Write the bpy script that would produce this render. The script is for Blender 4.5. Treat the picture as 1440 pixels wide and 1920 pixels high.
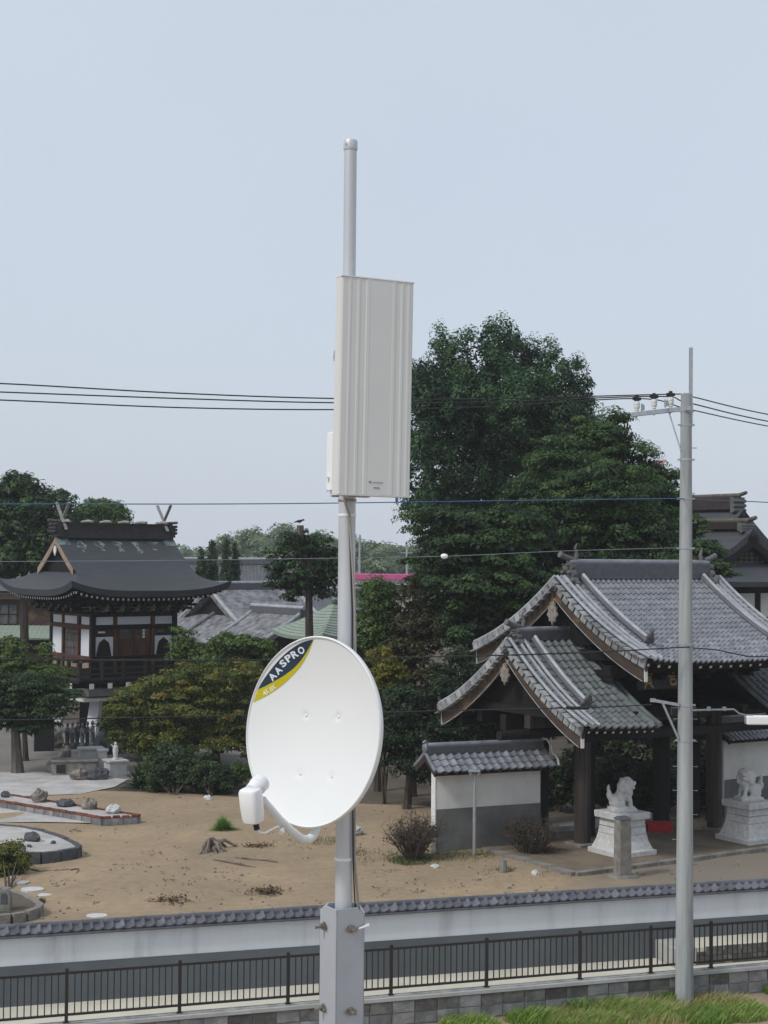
import bpy, bmesh, math, random
import numpy as np
from mathutils import Vector, Matrix

# ------------------------------------------------------------------ scene, camera, sky, sun, exposure
for _o in list(bpy.data.objects):
    bpy.data.objects.remove(_o)
scene = bpy.context.scene
COL = scene.collection
rnd = random.Random(11)
RNG = np.random.default_rng(5)
PI = math.pi

F_PX = 2884.0                      # focal length in pixels of the 1440 x 1920 photograph
CAM_Z = 7.85
PITCH = math.atan(80 / F_PX)
ROLL = math.radians(0.5)
_f = Vector((0, math.cos(PITCH), math.sin(PITCH)))
_r0 = Vector((1, 0, 0)); _u0 = _r0.cross(_f)
CR = _r0 * math.cos(ROLL) + _u0 * math.sin(ROLL)
CU = _u0 * math.cos(ROLL) - _r0 * math.sin(ROLL)
CF = _f
CAM = Vector((0, 0, CAM_Z))
cam_data = bpy.data.cameras.new('camera')
cam_data.sensor_fit = 'VERTICAL'; cam_data.sensor_height = 36.0
cam_data.lens = F_PX / 1920 * 36.0
cam_data.clip_start = 0.1; cam_data.clip_end = 20000
cam = bpy.data.objects.new('camera', cam_data)
m3 = Matrix((CR, CU, -CF)).transposed()
cam.matrix_world = Matrix.Translation(CAM) @ m3.to_4x4()
COL.objects.link(cam); scene.camera = cam

SUN_EL, SUN_AZ = math.radians(46), math.radians(-128)   # azimuth clockwise from +Y (behind the camera, to the left)
world = bpy.data.worlds.new('World'); scene.world = world; world.use_nodes = True
wn = world.node_tree; wn.nodes.clear()
w_out = wn.nodes.new('ShaderNodeOutputWorld'); w_bg = wn.nodes.new('ShaderNodeBackground')
sky = wn.nodes.new('ShaderNodeTexSky'); sky.sky_type = 'NISHITA'; sky.sun_disc = False
sky.sun_elevation = SUN_EL; sky.sun_rotation = SUN_AZ
sky.air_density = 1.0; sky.dust_density = 3.0; sky.ozone_density = 1.5
veil = wn.nodes.new('ShaderNodeMix'); veil.data_type = 'RGBA'        # thin even overcast veil over the clear sky
veil.inputs[0].default_value = 0.82
veil.inputs[7].default_value = (5.15, 5.7, 6.45, 1)
cl_tc = wn.nodes.new('ShaderNodeTexCoord'); cl_nz = wn.nodes.new('ShaderNodeTexNoise'); cl_nz.inputs['Scale'].default_value = 2.2; cl_nz.inputs['Detail'].default_value = 4
cl_mr = wn.nodes.new('ShaderNodeMapRange'); cl_mr.inputs[3].default_value = .70; cl_mr.inputs[4].default_value = .94      # faint unevenness of the veil
wn.links.new(cl_tc.outputs['Generated'], cl_nz.inputs['Vector']); wn.links.new(cl_nz.outputs['Fac'], cl_mr.inputs[0]); wn.links.new(cl_mr.outputs[0], veil.inputs[0])
wn.links.new(sky.outputs[0], veil.inputs[6]); wn.links.new(veil.outputs[2], w_bg.inputs[0])
w_bg.inputs[1].default_value = 0.1
wn.links.new(w_bg.outputs[0], w_out.inputs[0])

sun_d = bpy.data.lights.new('sun', 'SUN'); sun_d.energy = 1.5; sun_d.angle = math.radians(10)
sun_d.color = (1.0, 0.975, 0.94)
sun = bpy.data.objects.new('sun', sun_d); COL.objects.link(sun)
_sd = Vector((math.sin(SUN_AZ) * math.cos(SUN_EL), math.cos(SUN_AZ) * math.cos(SUN_EL), math.sin(SUN_EL)))
sun.rotation_euler = _sd.to_track_quat('Z', 'Y').to_euler()
sun.location = (-30, -30, 60)
scene.view_settings.view_transform = 'Standard'; scene.view_settings.look = 'None'
scene.view_settings.exposure = 0.40; scene.view_settings.gamma = 1.0
scene.view_settings.use_curve_mapping = False
scene.render.engine = 'CYCLES'
scene.cycles.max_bounces = 6; scene.cycles.diffuse_bounces = 2; scene.cycles.glossy_bounces = 2
scene.cycles.transmission_bounces = 3; scene.cycles.transparent_max_bounces = 6; scene.cycles.volume_bounces = 1
scene.cycles.use_denoising = True

# ------------------------------------------------------------------ helpers
def ray(px, py):
    return CR * ((px - 720) / F_PX) - CU * ((py - 960) / F_PX) + CF
def at(px, py, Y):                 # point seen at a photo pixel, Y metres from the camera
    d = ray(px, py); return CAM + d * (Y / d.y)
GZ = 0.2                           # level of the temple ground
def gd(px, py, z=GZ):              # point of a level surface seen at a photo pixel
    d = ray(px, py); return CAM + d * ((z - CAM_Z) / d.z)

def tag(o, label=None, cat=None, group=None, kind=None):
    if label: o['label'] = label
    if cat: o['category'] = cat
    if group: o['group'] = group
    if kind: o['kind'] = kind
    return o
def thing(name, label, cat, loc=(0, 0, 0), rz=0.0, group=None):
    o = bpy.data.objects.new(name, None); COL.objects.link(o)
    o.empty_display_size = 0.2
    o.location = loc; o.rotation_euler = (0, 0, rz)
    return tag(o, label, cat, group)

class MB:
    def __init__(s): s.v = []; s.f = []; s.m = []
    def add(s, vs, fs, mi=0):
        n = len(s.v); s.v.extend([tuple(p) for p in vs])
        for f in fs: s.f.append([n + i for i in f]); s.m.append(mi)
        return s
    def box(s, c, size, rz=0.0, mi=0, R=None, taper=None):
        c = Vector(c); hx, hy, hz = size[0] / 2, size[1] / 2, size[2] / 2
        R = R or Matrix.Rotation(rz, 3, 'Z')
        t = taper or (1, 1)
        vs = []
        for z in (-1, 1):
            k = (t[0], t[1]) if z > 0 else (1, 1)
            for x, y in ((-1, -1), (1, -1), (1, 1), (-1, 1)):
                vs.append(c + R @ Vector((x * hx * k[0], y * hy * k[1], z * hz)))
        return s.add(vs, [(3, 2, 1, 0), (4, 5, 6, 7), (0, 1, 5, 4), (1, 2, 6, 5), (2, 3, 7, 6), (3, 0, 4, 7)], mi)
    def bar(s, a, b, w, h, mi=0, up=(0, 0, 1)):
        a = Vector(a); b = Vector(b); d = b - a; L = d.length; d.normalize()
        x = d.cross(Vector(up))
        if x.length < 1e-4: x = Vector((1, 0, 0))
        x.normalize(); z = x.cross(d)
        R = Matrix((d, x, z)).transposed()
        return s.box((a + b) / 2, (L, w, h), mi=mi, R=R)
    def tube(s, pts, r, n=8, mi=0, cap=True):
        pts = [Vector(p) for p in pts]; k = len(pts)
        rs = r if isinstance(r, (list, tuple)) else [r] * k
        vs = []; px_ = None
        for i, p in enumerate(pts):
            d = (pts[min(i + 1, k - 1)] - pts[max(i - 1, 0)])
            if d.length < 1e-9: d = Vector((0, 0, 1))
            d.normalize()
            if px_ is None:
                px_ = d.cross(Vector((0, 0, 1)))
                if px_.length < 1e-3: px_ = d.cross(Vector((1, 0, 0)))
            px_ = (px_ - d * px_.dot(d)).normalized(); q = d.cross(px_)
            for j in range(n):
                a = 2 * PI * j / n
                vs.append(p + (px_ * math.cos(a) + q * math.sin(a)) * rs[i])
        fs = []
        for i in range(k - 1):
            for j in range(n):
                fs.append((i * n + j, i * n + (j + 1) % n, (i + 1) * n + (j + 1) % n, (i + 1) * n + j))
        if cap:
            fs.append(tuple(reversed(range(n)))); fs.append(tuple((k - 1) * n + j for j in range(n)))
        return s.add(vs, fs, mi)
    def lathe(s, prof, c=(0, 0, 0), n=16, mi=0, sx=1.0, sy=1.0, R=None):
        c = Vector(c); vs = []
        for r, z in prof:
            for j in range(n):
                a = 2 * PI * j / n; p = Vector((r * math.cos(a) * sx, r * math.sin(a) * sy, z))
                vs.append(c + (R @ p if R else p))
        fs = []
        k = len(prof)
        for i in range(k - 1):
            for j in range(n):
                fs.append((i * n + j, i * n + (j + 1) % n, (i + 1) * n + (j + 1) % n, (i + 1) * n + j))
        fs.append(tuple(reversed(range(n)))); fs.append(tuple((k - 1) * n + j for j in range(n)))
        return s.add(vs, fs, mi)
    def prism(s, poly, o, ex, ey, th, mi=0):   # 2-D outline in the plane (ex, ey) at o, extruded th along ex x ey
        o = Vector(o); ex = Vector(ex); ey = Vector(ey); nz = ex.cross(ey).normalized() * th
        n = len(poly)
        vs = [o + ex * x + ey * y for x, y in poly] + [o + ex * x + ey * y + nz for x, y in poly]
        fs = [tuple(reversed(range(n))), tuple(range(n, 2 * n))]
        for i in range(n): fs.append((i, (i + 1) % n, n + (i + 1) % n, n + i))
        return s.add(vs, fs, mi)
    def grid(s, fn, nu, nv, mi=0):
        vs = [fn(i / nu, j / nv) for i in range(nu + 1) for j in range(nv + 1)]
        fs = [(i * (nv + 1) + j, (i + 1) * (nv + 1) + j, (i + 1) * (nv + 1) + j + 1, i * (nv + 1) + j + 1) for i in range(nu) for j in range(nv)]
        return s.add(vs, fs, mi)
    def ell(s, c, r, R=None, n=10, k=7, mi=0):
        prof = [(math.sin(PI * i / k), -math.cos(PI * i / k)) for i in range(k + 1)]
        prof[0] = (0.05, -1); prof[-1] = (0.05, 1)
        c = Vector(c); vs = []
        for rr, z in prof:
            for j in range(n):
                a = 2 * PI * j / n; p = Vector((rr * math.cos(a) * r[0], rr * math.sin(a) * r[1], z * r[2]))
                vs.append(c + (R @ p if R else p))
        fs = [(i * n + j, i * n + (j + 1) % n, (i + 1) * n + (j + 1) % n, (i + 1) * n + j) for i in range(k) for j in range(n)]
        fs.append(tuple(reversed(range(n)))); fs.append(tuple(k * n + j for j in range(n)))
        return s.add(vs, fs, mi)
    def mesh(s, name, mats, smooth=False, origin=None):
        me = bpy.data.meshes.new(name)
        vs = s.v
        if origin is not None: vs = [(p[0] - origin[0], p[1] - origin[1], p[2] - origin[2]) for p in vs]
        me.from_pydata(vs, [], s.f)
        for m in (mats if isinstance(mats, (list, tuple)) else [mats]): me.materials.append(m)
        if any(s.m): me.polygons.foreach_set('material_index', s.m)
        if smooth: me.polygons.foreach_set('use_smooth', [True] * len(me.polygons))
        me.update()
        return me
    def obj(s, name, mats, parent=None, smooth=False, world=False, bevel=0.0, fix=False):
        """world=True: vertices are world coordinates; they are moved to the parent's own frame"""
        org = None
        if world and parent is not None:
            org = Vector((0, 0, 0)); q = parent
            while q is not None: org += q.location; q = q.parent
        me = s.mesh(name, mats, smooth, org)
        if fix:
            b = bmesh.new(); b.from_mesh(me); bmesh.ops.recalc_face_normals(b, faces=b.faces); b.to_mesh(me); b.free()
        o = bpy.data.objects.new(name, me); COL.objects.link(o); o.parent = parent
        if bevel:
            md = o.modifiers.new('bevel', 'BEVEL'); md.width = bevel; md.segments = 2; md.limit_method = 'ANGLE'
            md.angle_limit = math.radians(40)
        if smooth and not bevel:
            try: me.set_sharp_from_angle(angle=math.radians(40))
            except Exception: pass
        return o
    def top(s, name, mats, label, cat, group=None, smooth=False, bevel=0.0, loc=None, kind=None):
        """one-mesh top-level thing; its origin is put at loc (default: the middle of its base)"""
        if loc is None:
            a = np.array(s.v); loc = Vector(((a[:, 0].min() + a[:, 0].max()) / 2, (a[:, 1].min() + a[:, 1].max()) / 2, a[:, 2].min()))
        loc = Vector(loc)
        s.v = [tuple(Vector(p) - loc) for p in s.v]
        o = s.obj(name, mats, None, smooth, bevel=bevel); o.location = loc
        return tag(o, label, cat, group, kind)

def piece(name, me, parent, M):
    o = bpy.data.objects.new(name, me); COL.objects.link(o); o.parent = parent
    o.matrix_basis = M
    return o
def frame(o, ex, ey, ez):
    M = Matrix((Vector(ex), Vector(ey), Vector(ez))).transposed().to_4x4(); M.translation = Vector(o); return M
def copy_tree(o, parent=None):
    c = o.copy(); COL.objects.link(c); c.parent = parent
    for ch in list(o.children): copy_tree(ch, c)
    return c

# ------------------------------------------------------------------ materials
def ramp(nt, stops):
    n = nt.nodes.new('ShaderNodeValToRGB'); e = n.color_ramp.elements
    while len(e) < len(stops): e.new(0.5)
    for i, (p, c) in enumerate(stops):
        e[i].position = p; e[i].color = (c[0], c[1], c[2], 1)
    return n
def mat(name, c1, c2=None, scale=4.0, rough=0.7, bump=0.0, bscale=None, metal=0.0, spec=0.4, rand=0.0, stretch=(1, 1, 1),
        c3=None, mid=(0.38, 0.62), coat=0.0, fine=0.0):
    m = bpy.data.materials.new(name); m.use_nodes = True; nt = m.node_tree
    b = nt.nodes['Principled BSDF']
    b.inputs['Roughness'].default_value = rough; b.inputs['Metallic'].default_value = metal
    b.inputs['Specular IOR Level'].default_value = spec
    if coat: b.inputs['Coat Weight'].default_value = coat
    tc = nt.nodes.new('ShaderNodeTexCoord'); mp = nt.nodes.new('ShaderNodeMapping'); mp.inputs['Scale'].default_value = stretch
    src = tc.outputs['Object']
    oi = None
    if rand:
        oi = nt.nodes.new('ShaderNodeObjectInfo')
        ad = nt.nodes.new('ShaderNodeVectorMath'); ad.operation = 'ADD'
        cb = nt.nodes.new('ShaderNodeCombineXYZ')
        ml = nt.nodes.new('ShaderNodeMath'); ml.operation = 'MULTIPLY'; ml.inputs[1].default_value = 37.0
        nt.links.new(oi.outputs['Random'], ml.inputs[0]); nt.links.new(ml.outputs[0], cb.inputs[0]); nt.links.new(ml.outputs[0], cb.inputs[1])
        nt.links.new(src, ad.inputs[0]); nt.links.new(cb.outputs[0], ad.inputs[1]); src = ad.outputs[0]
    nt.links.new(src, mp.inputs[0])
    nz = nt.nodes.new('ShaderNodeTexNoise'); nz.inputs['Scale'].default_value = scale; nz.inputs['Detail'].default_value = 5
    nz.inputs['Roughness'].default_value = 0.62
    nt.links.new(mp.outputs[0], nz.inputs['Vector'])
    c2 = c2 or tuple(x * 0.8 for x in c1)
    stops = [(mid[0], c1), (mid[1], c2)] if c3 is None else [(mid[0] - .06, c1), ((mid[0] + mid[1]) / 2, c2), (mid[1] + .06, c3)]
    rp = ramp(nt, stops); nt.links.new(nz.outputs['Fac'], rp.inputs[0]); col = rp.outputs[0]
    if fine:
        n2 = nt.nodes.new('ShaderNodeTexNoise'); n2.inputs['Scale'].default_value = scale * 14; n2.inputs['Detail'].default_value = 3
        nt.links.new(mp.outputs[0], n2.inputs['Vector'])
        mr = nt.nodes.new('ShaderNodeMapRange'); mr.inputs[3].default_value = 1 - fine; mr.inputs[4].default_value = 1 + fine
        nt.links.new(n2.outputs['Fac'], mr.inputs[0])
        h = nt.nodes.new('ShaderNodeHueSaturation'); nt.links.new(mr.outputs[0], h.inputs['Value']); nt.links.new(col, h.inputs['Color']); col = h.outputs[0]
    if rand:
        mr = nt.nodes.new('ShaderNodeMapRange'); mr.inputs[3].default_value = 1 - rand; mr.inputs[4].default_value = 1 + rand
        nt.links.new(oi.outputs['Random'], mr.inputs[0])
        h = nt.nodes.new('ShaderNodeHueSaturation'); nt.links.new(mr.outputs[0], h.inputs['Value']); nt.links.new(col, h.inputs['Color']); col = h.outputs[0]
    nt.links.new(col, b.inputs['Base Color'])
    if bump:
        bn = nt.nodes.new('ShaderNodeTexNoise'); bn.inputs['Scale'].default_value = bscale or scale * 6; bn.inputs['Detail'].default_value = 4
        nt.links.new(mp.outputs[0], bn.inputs['Vector'])
        bp = nt.nodes.new('ShaderNodeBump'); bp.inputs['Strength'].default_value = bump; bp.inputs['Distance'].default_value = 0.02
        nt.links.new(bn.outputs['Fac'], bp.inputs['Height']); nt.links.new(bp.outputs[0], b.inputs['Normal'])
    return m
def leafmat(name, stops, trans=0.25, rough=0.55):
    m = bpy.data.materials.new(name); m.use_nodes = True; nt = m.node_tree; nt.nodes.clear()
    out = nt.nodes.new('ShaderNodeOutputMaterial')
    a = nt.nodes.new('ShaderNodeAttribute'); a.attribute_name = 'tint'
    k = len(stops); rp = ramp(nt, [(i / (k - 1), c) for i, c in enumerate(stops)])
    nt.links.new(a.outputs['Fac'], rp.inputs[0])
    p = nt.nodes.new('ShaderNodeBsdfPrincipled'); p.inputs['Roughness'].default_value = rough; p.inputs['Specular IOR Level'].default_value = 0.25
    t = nt.nodes.new('ShaderNodeBsdfTranslucent'); mx = nt.nodes.new('ShaderNodeMixShader'); mx.inputs[0].default_value = trans
    nt.links.new(rp.outputs[0], p.inputs['Base Color']); nt.links.new(rp.outputs[0], t.inputs['Color'])
    nt.links.new(p.outputs[0], mx.inputs[1]); nt.links.new(t.outputs[0], mx.inputs[2]); nt.links.new(mx.outputs[0], out.inputs[0])
    return m

K = {}
K['sand'] = mat('sand', (.35, .264, .172), (.3, .228, .15), scale=.35, rough=.95, bump=.5, bscale=9, c3=(.255, .198, .135), fine=.24, spec=.1)
def _approach(m):                   # the court turns to grey-brown trodden earth towards the gate, right
    nt = m.node_tree; b = nt.nodes['Principled BSDF']; src = b.inputs['Base Color'].links[0].from_socket
    tc = nt.nodes.new('ShaderNodeTexCoord'); sx = nt.nodes.new('ShaderNodeSeparateXYZ'); nt.links.new(tc.outputs['Object'], sx.inputs[0])
    nz = nt.nodes.new('ShaderNodeTexNoise'); nz.inputs['Scale'].default_value = 1.1; nz.inputs['Detail'].default_value = 6; nt.links.new(tc.outputs['Object'], nz.inputs['Vector'])
    ma = nt.nodes.new('ShaderNodeMath'); ma.operation = 'MULTIPLY_ADD'; ma.inputs[1].default_value = 5.0; nt.links.new(nz.outputs['Fac'], ma.inputs[0]); nt.links.new(sx.outputs[0], ma.inputs[2])
    mr = nt.nodes.new('ShaderNodeMapRange'); mr.inputs[1].default_value = 6.2; mr.inputs[2].default_value = 9.2; nt.links.new(ma.outputs[0], mr.inputs[0])
    mx = nt.nodes.new('ShaderNodeMix'); mx.data_type = 'RGBA'; mx.inputs[7].default_value = (.215, .185, .15, 1)
    nt.links.new(mr.outputs[0], mx.inputs[0]); nt.links.new(src, mx.inputs[6])
    # damp, weedy stains of their own shape
    n2 = nt.nodes.new('ShaderNodeTexNoise'); n2.inputs['Scale'].default_value = .55; n2.inputs['Detail'].default_value = 8; n2.inputs['Roughness'].default_value = .7; nt.links.new(tc.outputs['Object'], n2.inputs['Vector'])
    m2 = nt.nodes.new('ShaderNodeMapRange'); m2.inputs[1].default_value = .56; m2.inputs[2].default_value = .72; m2.inputs[4].default_value = .55; nt.links.new(n2.outputs['Fac'], m2.inputs[0])
    my = nt.nodes.new('ShaderNodeMix'); my.data_type = 'RGBA'; my.inputs[7].default_value = (.2, .165, .115, 1)
    nt.links.new(m2.outputs[0], my.inputs[0]); nt.links.new(mx.outputs[2], my.inputs[6]); nt.links.new(my.outputs[2], b.inputs['Base Color'])
_approach(K['sand'])
K['earth'] = mat('earth', (.125, .105, .082), (.09, .077, .06), scale=.5, rough=.95, bump=.4, bscale=10, fine=.12, spec=.1)
K['terrace'] = mat('trodden_earth', (.21, .17, .125), (.15, .125, .095), scale=.9, rough=.95, bump=.4, bscale=12, fine=.18, spec=.1)
K['asphalt'] = mat('grey_earth', (.215, .2, .18), (.17, .16, .145), scale=.4, rough=.95, bump=.3, bscale=14, fine=.08, spec=.1)
K['gravel'] = mat('pale_gravel', (.5, .48, .46), (.36, .345, .33), scale=1.2, rough=.95, bump=.6, bscale=30, fine=.15, spec=.1)
K['lot'] = mat('lot_soil', (.33, .26, .18), (.26, .2, .14), scale=1.2, rough=.95, bump=.5, bscale=16, fine=.15, spec=.1)
K['path'] = mat('path_concrete', (.6, .57, .47), (.52, .49, .4), scale=.8, rough=.9, bump=.15, bscale=20, fine=.06, spec=.15)
K['concrete'] = mat('concrete', (.42, .42, .4), (.34, .34, .33), scale=2.5, rough=.9, bump=.2, bscale=30, fine=.06, spec=.2)
K['pole_c'] = mat('pole_concrete', (.39, .41, .405), (.31, .33, .33), scale=3, rough=.85, bump=.15, bscale=40, stretch=(1.8, 1.8, .12), c3=(.2, .21, .22), spec=.2, fine=.06)
K['block'] = mat('concrete_block', (.31, .31, .30), (.19, .19, .19), scale=2.2, rough=.95, bump=.5, bscale=34, rand=.16, c3=(.11, .11, .115), fine=.12, spec=.15)
K['block_dk'] = mat('mossy_block', (.16, .155, .145), (.08, .078, .075), scale=2.2, rough=.95, bump=.5, bscale=30, rand=.35, c3=(.18, .17, .14), fine=.12, spec=.15)
K['mortar'] = mat('mortar', (.34, .34, .32), (.2, .2, .19), scale=5, rough=.95)
K['plaster'] = mat('white_plaster', (.66, .67, .7), (.6, .615, .65), scale=.7, rough=.9, bump=.06, bscale=24, fine=.025, spec=.2)
K['plaster_p'] = mat('streaked_plaster', (.66, .675, .705), (.62, .635, .67), scale=1.6, rough=.9, bump=.06, bscale=24, fine=.03, spec=.2, stretch=(1.2, 1.2, .16), c3=(.44, .45, .465), mid=(.4, .68))
K['finial'] = mat('bleached_wood', (.3, .285, .27), (.2, .19, .18), scale=5, rough=.85, fine=.15)
K['ridge_wood'] = mat('old_ridge_wood', (.046, .042, .041), (.03, .028, .028), scale=4, rough=.85, fine=.15)
K['plaster_w'] = mat('worn_plaster', (.68, .67, .64), (.56, .55, .51), scale=.9, rough=.9, bump=.08, bscale=24, fine=.03, spec=.2)
K['dado'] = mat('grey_render', (.115, .13, .14), (.095, .107, .116), scale=.8, rough=.9, bump=.2, bscale=36, fine=.06, spec=.2)
K['dado2'] = mat('grey_render_old', (.17, .17, .165), (.12, .12, .115), scale=1.1, rough=.92, bump=.2, bscale=30, fine=.08, spec=.2)
K['tile'] = mat('kawara_tile', (.205, .215, .24), (.13, .138, .157), scale=3, rough=.33, spec=.6, rand=.22, fine=.06)
K['tile_old'] = mat('kawara_tile_old', (.135, .15, .155), (.085, .097, .1), scale=3, rough=.5, spec=.45, rand=.25, fine=.08)
K['tile_dk'] = mat('kawara_dark', (.10, .103, .118), (.07, .072, .082), scale=4, rough=.42, spec=.5, rand=.2, fine=.06)
K['tile_cop'] = mat('coping_tile', (.115, .115, .135), (.075, .075, .09), scale=4, rough=.3, spec=.55, rand=.3, fine=.06)
K['tile_lt'] = mat('pale_ridge_tile', (.36, .37, .39), (.25, .26, .28), scale=3, rough=.4, spec=.5, rand=.15, fine=.08)
K['tile_edge'] = mat('verge_tile', (.33, .335, .34), (.17, .175, .18), scale=4, rough=.6, spec=.35, rand=.22, fine=.1)
K['tile_house'] = mat('house_tile', (.065, .067, .077), (.17, .172, .182), scale=2.6, rough=.6, spec=.35, c3=(.28, .28, .29), fine=.15)
K['ridge'] = mat('ridge_tile', (.115, .12, .135), (.085, .09, .1), scale=6, rough=.5, spec=.4, fine=.08)
K['oni'] = mat('onigawara', (.135, .135, .135), (.09, .09, .09), scale=8, rough=.65, spec=.3, bump=.4, bscale=30)
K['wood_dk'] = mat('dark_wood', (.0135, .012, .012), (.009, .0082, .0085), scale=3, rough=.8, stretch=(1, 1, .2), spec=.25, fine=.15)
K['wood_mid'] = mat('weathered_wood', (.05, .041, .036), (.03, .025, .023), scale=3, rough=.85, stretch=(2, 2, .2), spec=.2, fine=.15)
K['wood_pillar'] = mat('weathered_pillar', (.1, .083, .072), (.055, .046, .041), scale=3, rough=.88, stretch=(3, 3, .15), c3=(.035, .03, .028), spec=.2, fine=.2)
K['wood_red'] = mat('reddish_wood', (.11, .05, .03), (.06, .03, .02), scale=3, rough=.75, stretch=(1, 1, .3), spec=.25, fine=.12)
K['wood_br'] = mat('brown_bargeboard', (.085, .06, .043), (.05, .036, .028), scale=1.3, rough=.75, c3=(.2, .115, .06), spec=.25, fine=.15, mid=(.36, .7))
K['wood_pale'] = mat('pale_new_wood', (.33, .25, .185), (.25, .19, .14), scale=3, rough=.75, spec=.25)
K['white'] = mat('white_paint', (.72, .72, .70), (.64, .64, .62), scale=5, rough=.6, spec=.35)
K['copper'] = mat('aged_copper_roof', (.052, .057, .064), (.04, .045, .051), scale=1.6, rough=.6, spec=.35, stretch=(.5, 6, 6), fine=.12, bump=.12, bscale=30)
K['copper2'] = mat('hall_copper_roof', (.062, .066, .073), (.047, .051, .058), scale=1.0, rough=.65, spec=.3, stretch=(.5, 4, 4), fine=.12)
K['patina'] = mat('patina_copper', (.19, .255, .24), (.075, .088, .09), scale=3.5, rough=.7, spec=.25)
K['green_roof'] = mat('green_copper_roof', (.27, .325, .27), (.22, .27, .225), scale=2, rough=.65, spec=.3, stretch=(.4, 4, 4), fine=.06)
K['grey_roof'] = mat('grey_metal_roof', (.1, .105, .115), (.08, .083, .09), scale=2, rough=.55, spec=.35)
K['pink'] = mat('pink_roof', (.55, .07, .24), (.5, .06, .21), scale=1, rough=.6)
K['stone'] = mat('pale_granite', (.56, .56, .55), (.44, .44, .43), scale=9, rough=.85, bump=.25, bscale=50, fine=.12, spec=.25)
K['stone_old'] = mat('old_stone', (.25, .235, .21), (.16, .15, .135), scale=5, rough=.92, bump=.45, bscale=30, fine=.15, spec=.15)
K['stone_dk'] = mat('dark_stone', (.085, .09, .10), (.05, .055, .06), scale=6, rough=.85, bump=.35, bscale=30, fine=.15)
K['rock'] = mat('garden_rock', (.26, .23, .2), (.13, .11, .095), scale=5, rough=.9, bump=.6, bscale=16, fine=.15, spec=.2, rand=.3)
K['brick'] = mat('red_brick', (.2, .068, .05), (.14, .055, .045), scale=5, rough=.9, rand=.2, spec=.2)
K['steel'] = mat('galvanised_steel', (.42, .45, .48), (.34, .36, .39), scale=14, rough=.42, metal=.55, spec=.5)
K['steel_d'] = mat('galvanised_pipe', (.6, .61, .63), (.52, .53, .55), scale=10, rough=.45, metal=.3, spec=.5, stretch=(1, 1, .3))
K['bracket'] = mat('grey_coated_steel', (.46, .48, .52), (.42, .44, .48), scale=6, rough=.5, metal=.25, spec=.4)
K['bolt'] = mat('bolt_metal', (.42, .39, .36), (.2, .17, .15), scale=60, rough=.4, metal=.7)
K['dish'] = mat('dish_white', (.75, .76, .75), (.735, .745, .735), scale=3, rough=.38, spec=.4, fine=.006)
K['plastic'] = mat('white_plastic', (.8, .8, .79), (.78, .78, .77), scale=8, rough=.35, spec=.45)
K['panel'] = mat('antenna_grey_plastic', (.66, .655, .635), (.64, .635, .615), scale=5, rough=.5, spec=.35, fine=.008)
K['navy'] = mat('logo_navy', (.022, .045, .075), (.02, .04, .07), scale=20, rough=.4)
K['yellow'] = mat('logo_yellow', (.52, .45, .015), (.5, .43, .013), scale=20, rough=.4)
K['logo_w'] = mat('logo_white', (.72, .75, .8), (.7, .73, .78), scale=20, rough=.4)
K['logo_y'] = mat('logo_cream', (.8, .79, .6), (.7, .68, .4), scale=20, rough=.4)
K['grey_ink'] = mat('grey_ink', (.22, .225, .225), (.24, .24, .24), scale=20, rough=.5)
K['black'] = mat('black_plastic', (.016, .016, .018), (.012, .012, .013), scale=8, rough=.5)
K['wire'] = mat('black_wire', (.022, .024, .027), (.018, .02, .022), scale=8, rough=.55)
K['blue'] = mat('blue_wire', (.05, .12, .24), (.04, .1, .2), scale=8, rough=.5)
K['wire_g'] = mat('grey_wire', (.2, .22, .24), (.17, .19, .2), scale=8, rough=.5)
K['cable'] = mat('beige_cable', (.34, .32, .29), (.29, .27, .25), scale=20, rough=.5)
K['porcelain'] = mat('white_porcelain', (.75, .75, .73), (.7, .7, .69), scale=6, rough=.2, spec=.6)
K['fence'] = mat('brown_fence_metal', (.028, .022, .021), (.022, .018, .017), scale=10, rough=.5, spec=.4)
K['gold'] = mat('dull_gold', (.36, .26, .11), (.24, .17, .08), scale=20, rough=.5, metal=.3)
K['glass'] = mat('window_glass', (.12, .13, .135), (.05, .055, .06), scale=2.5, rough=.1, spec=.6)
K['bark'] = mat('bark', (.075, .062, .052), (.038, .032, .028), scale=5, rough=.95, bump=.9, bscale=14, stretch=(2, 2, .35), spec=.1)
K['bark_g'] = mat('grey_bark', (.16, .14, .12), (.085, .075, .066), scale=5, rough=.95, bump=.9, bscale=14, stretch=(2, 2, .35), spec=.1)
K['twig'] = mat('dry_twig', (.11, .088, .074), (.065, .053, .046), scale=6, rough=.95, spec=.1)
K['drift'] = mat('grey_deadwood', (.24, .2, .165), (.11, .09, .075), scale=6, rough=.95, bump=.6, bscale=20, spec=.1)
K['litter'] = mat('leaf_litter', (.15, .095, .06), (.09, .06, .042), scale=4, rough=.95, spec=.1)
K['wood_ridge'] = mat('red_brown_ridge', (.05, .034, .031), (.034, .025, .023), scale=3, rough=.8, fine=.15)
K['red'] = mat('red_cloth', (.42, .03, .035), (.3, .02, .025), scale=6, rough=.8)
K['crow'] = mat('crow_black', (.015, .015, .018), (.012, .012, .014), scale=6, rough=.5)
K['red_hazed'] = mat('hazed_red_steel', (.55, .22, .2), (.5, .2, .18), scale=2, rough=.6)  # red paled in the colour itself to imitate haze over distance

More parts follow.
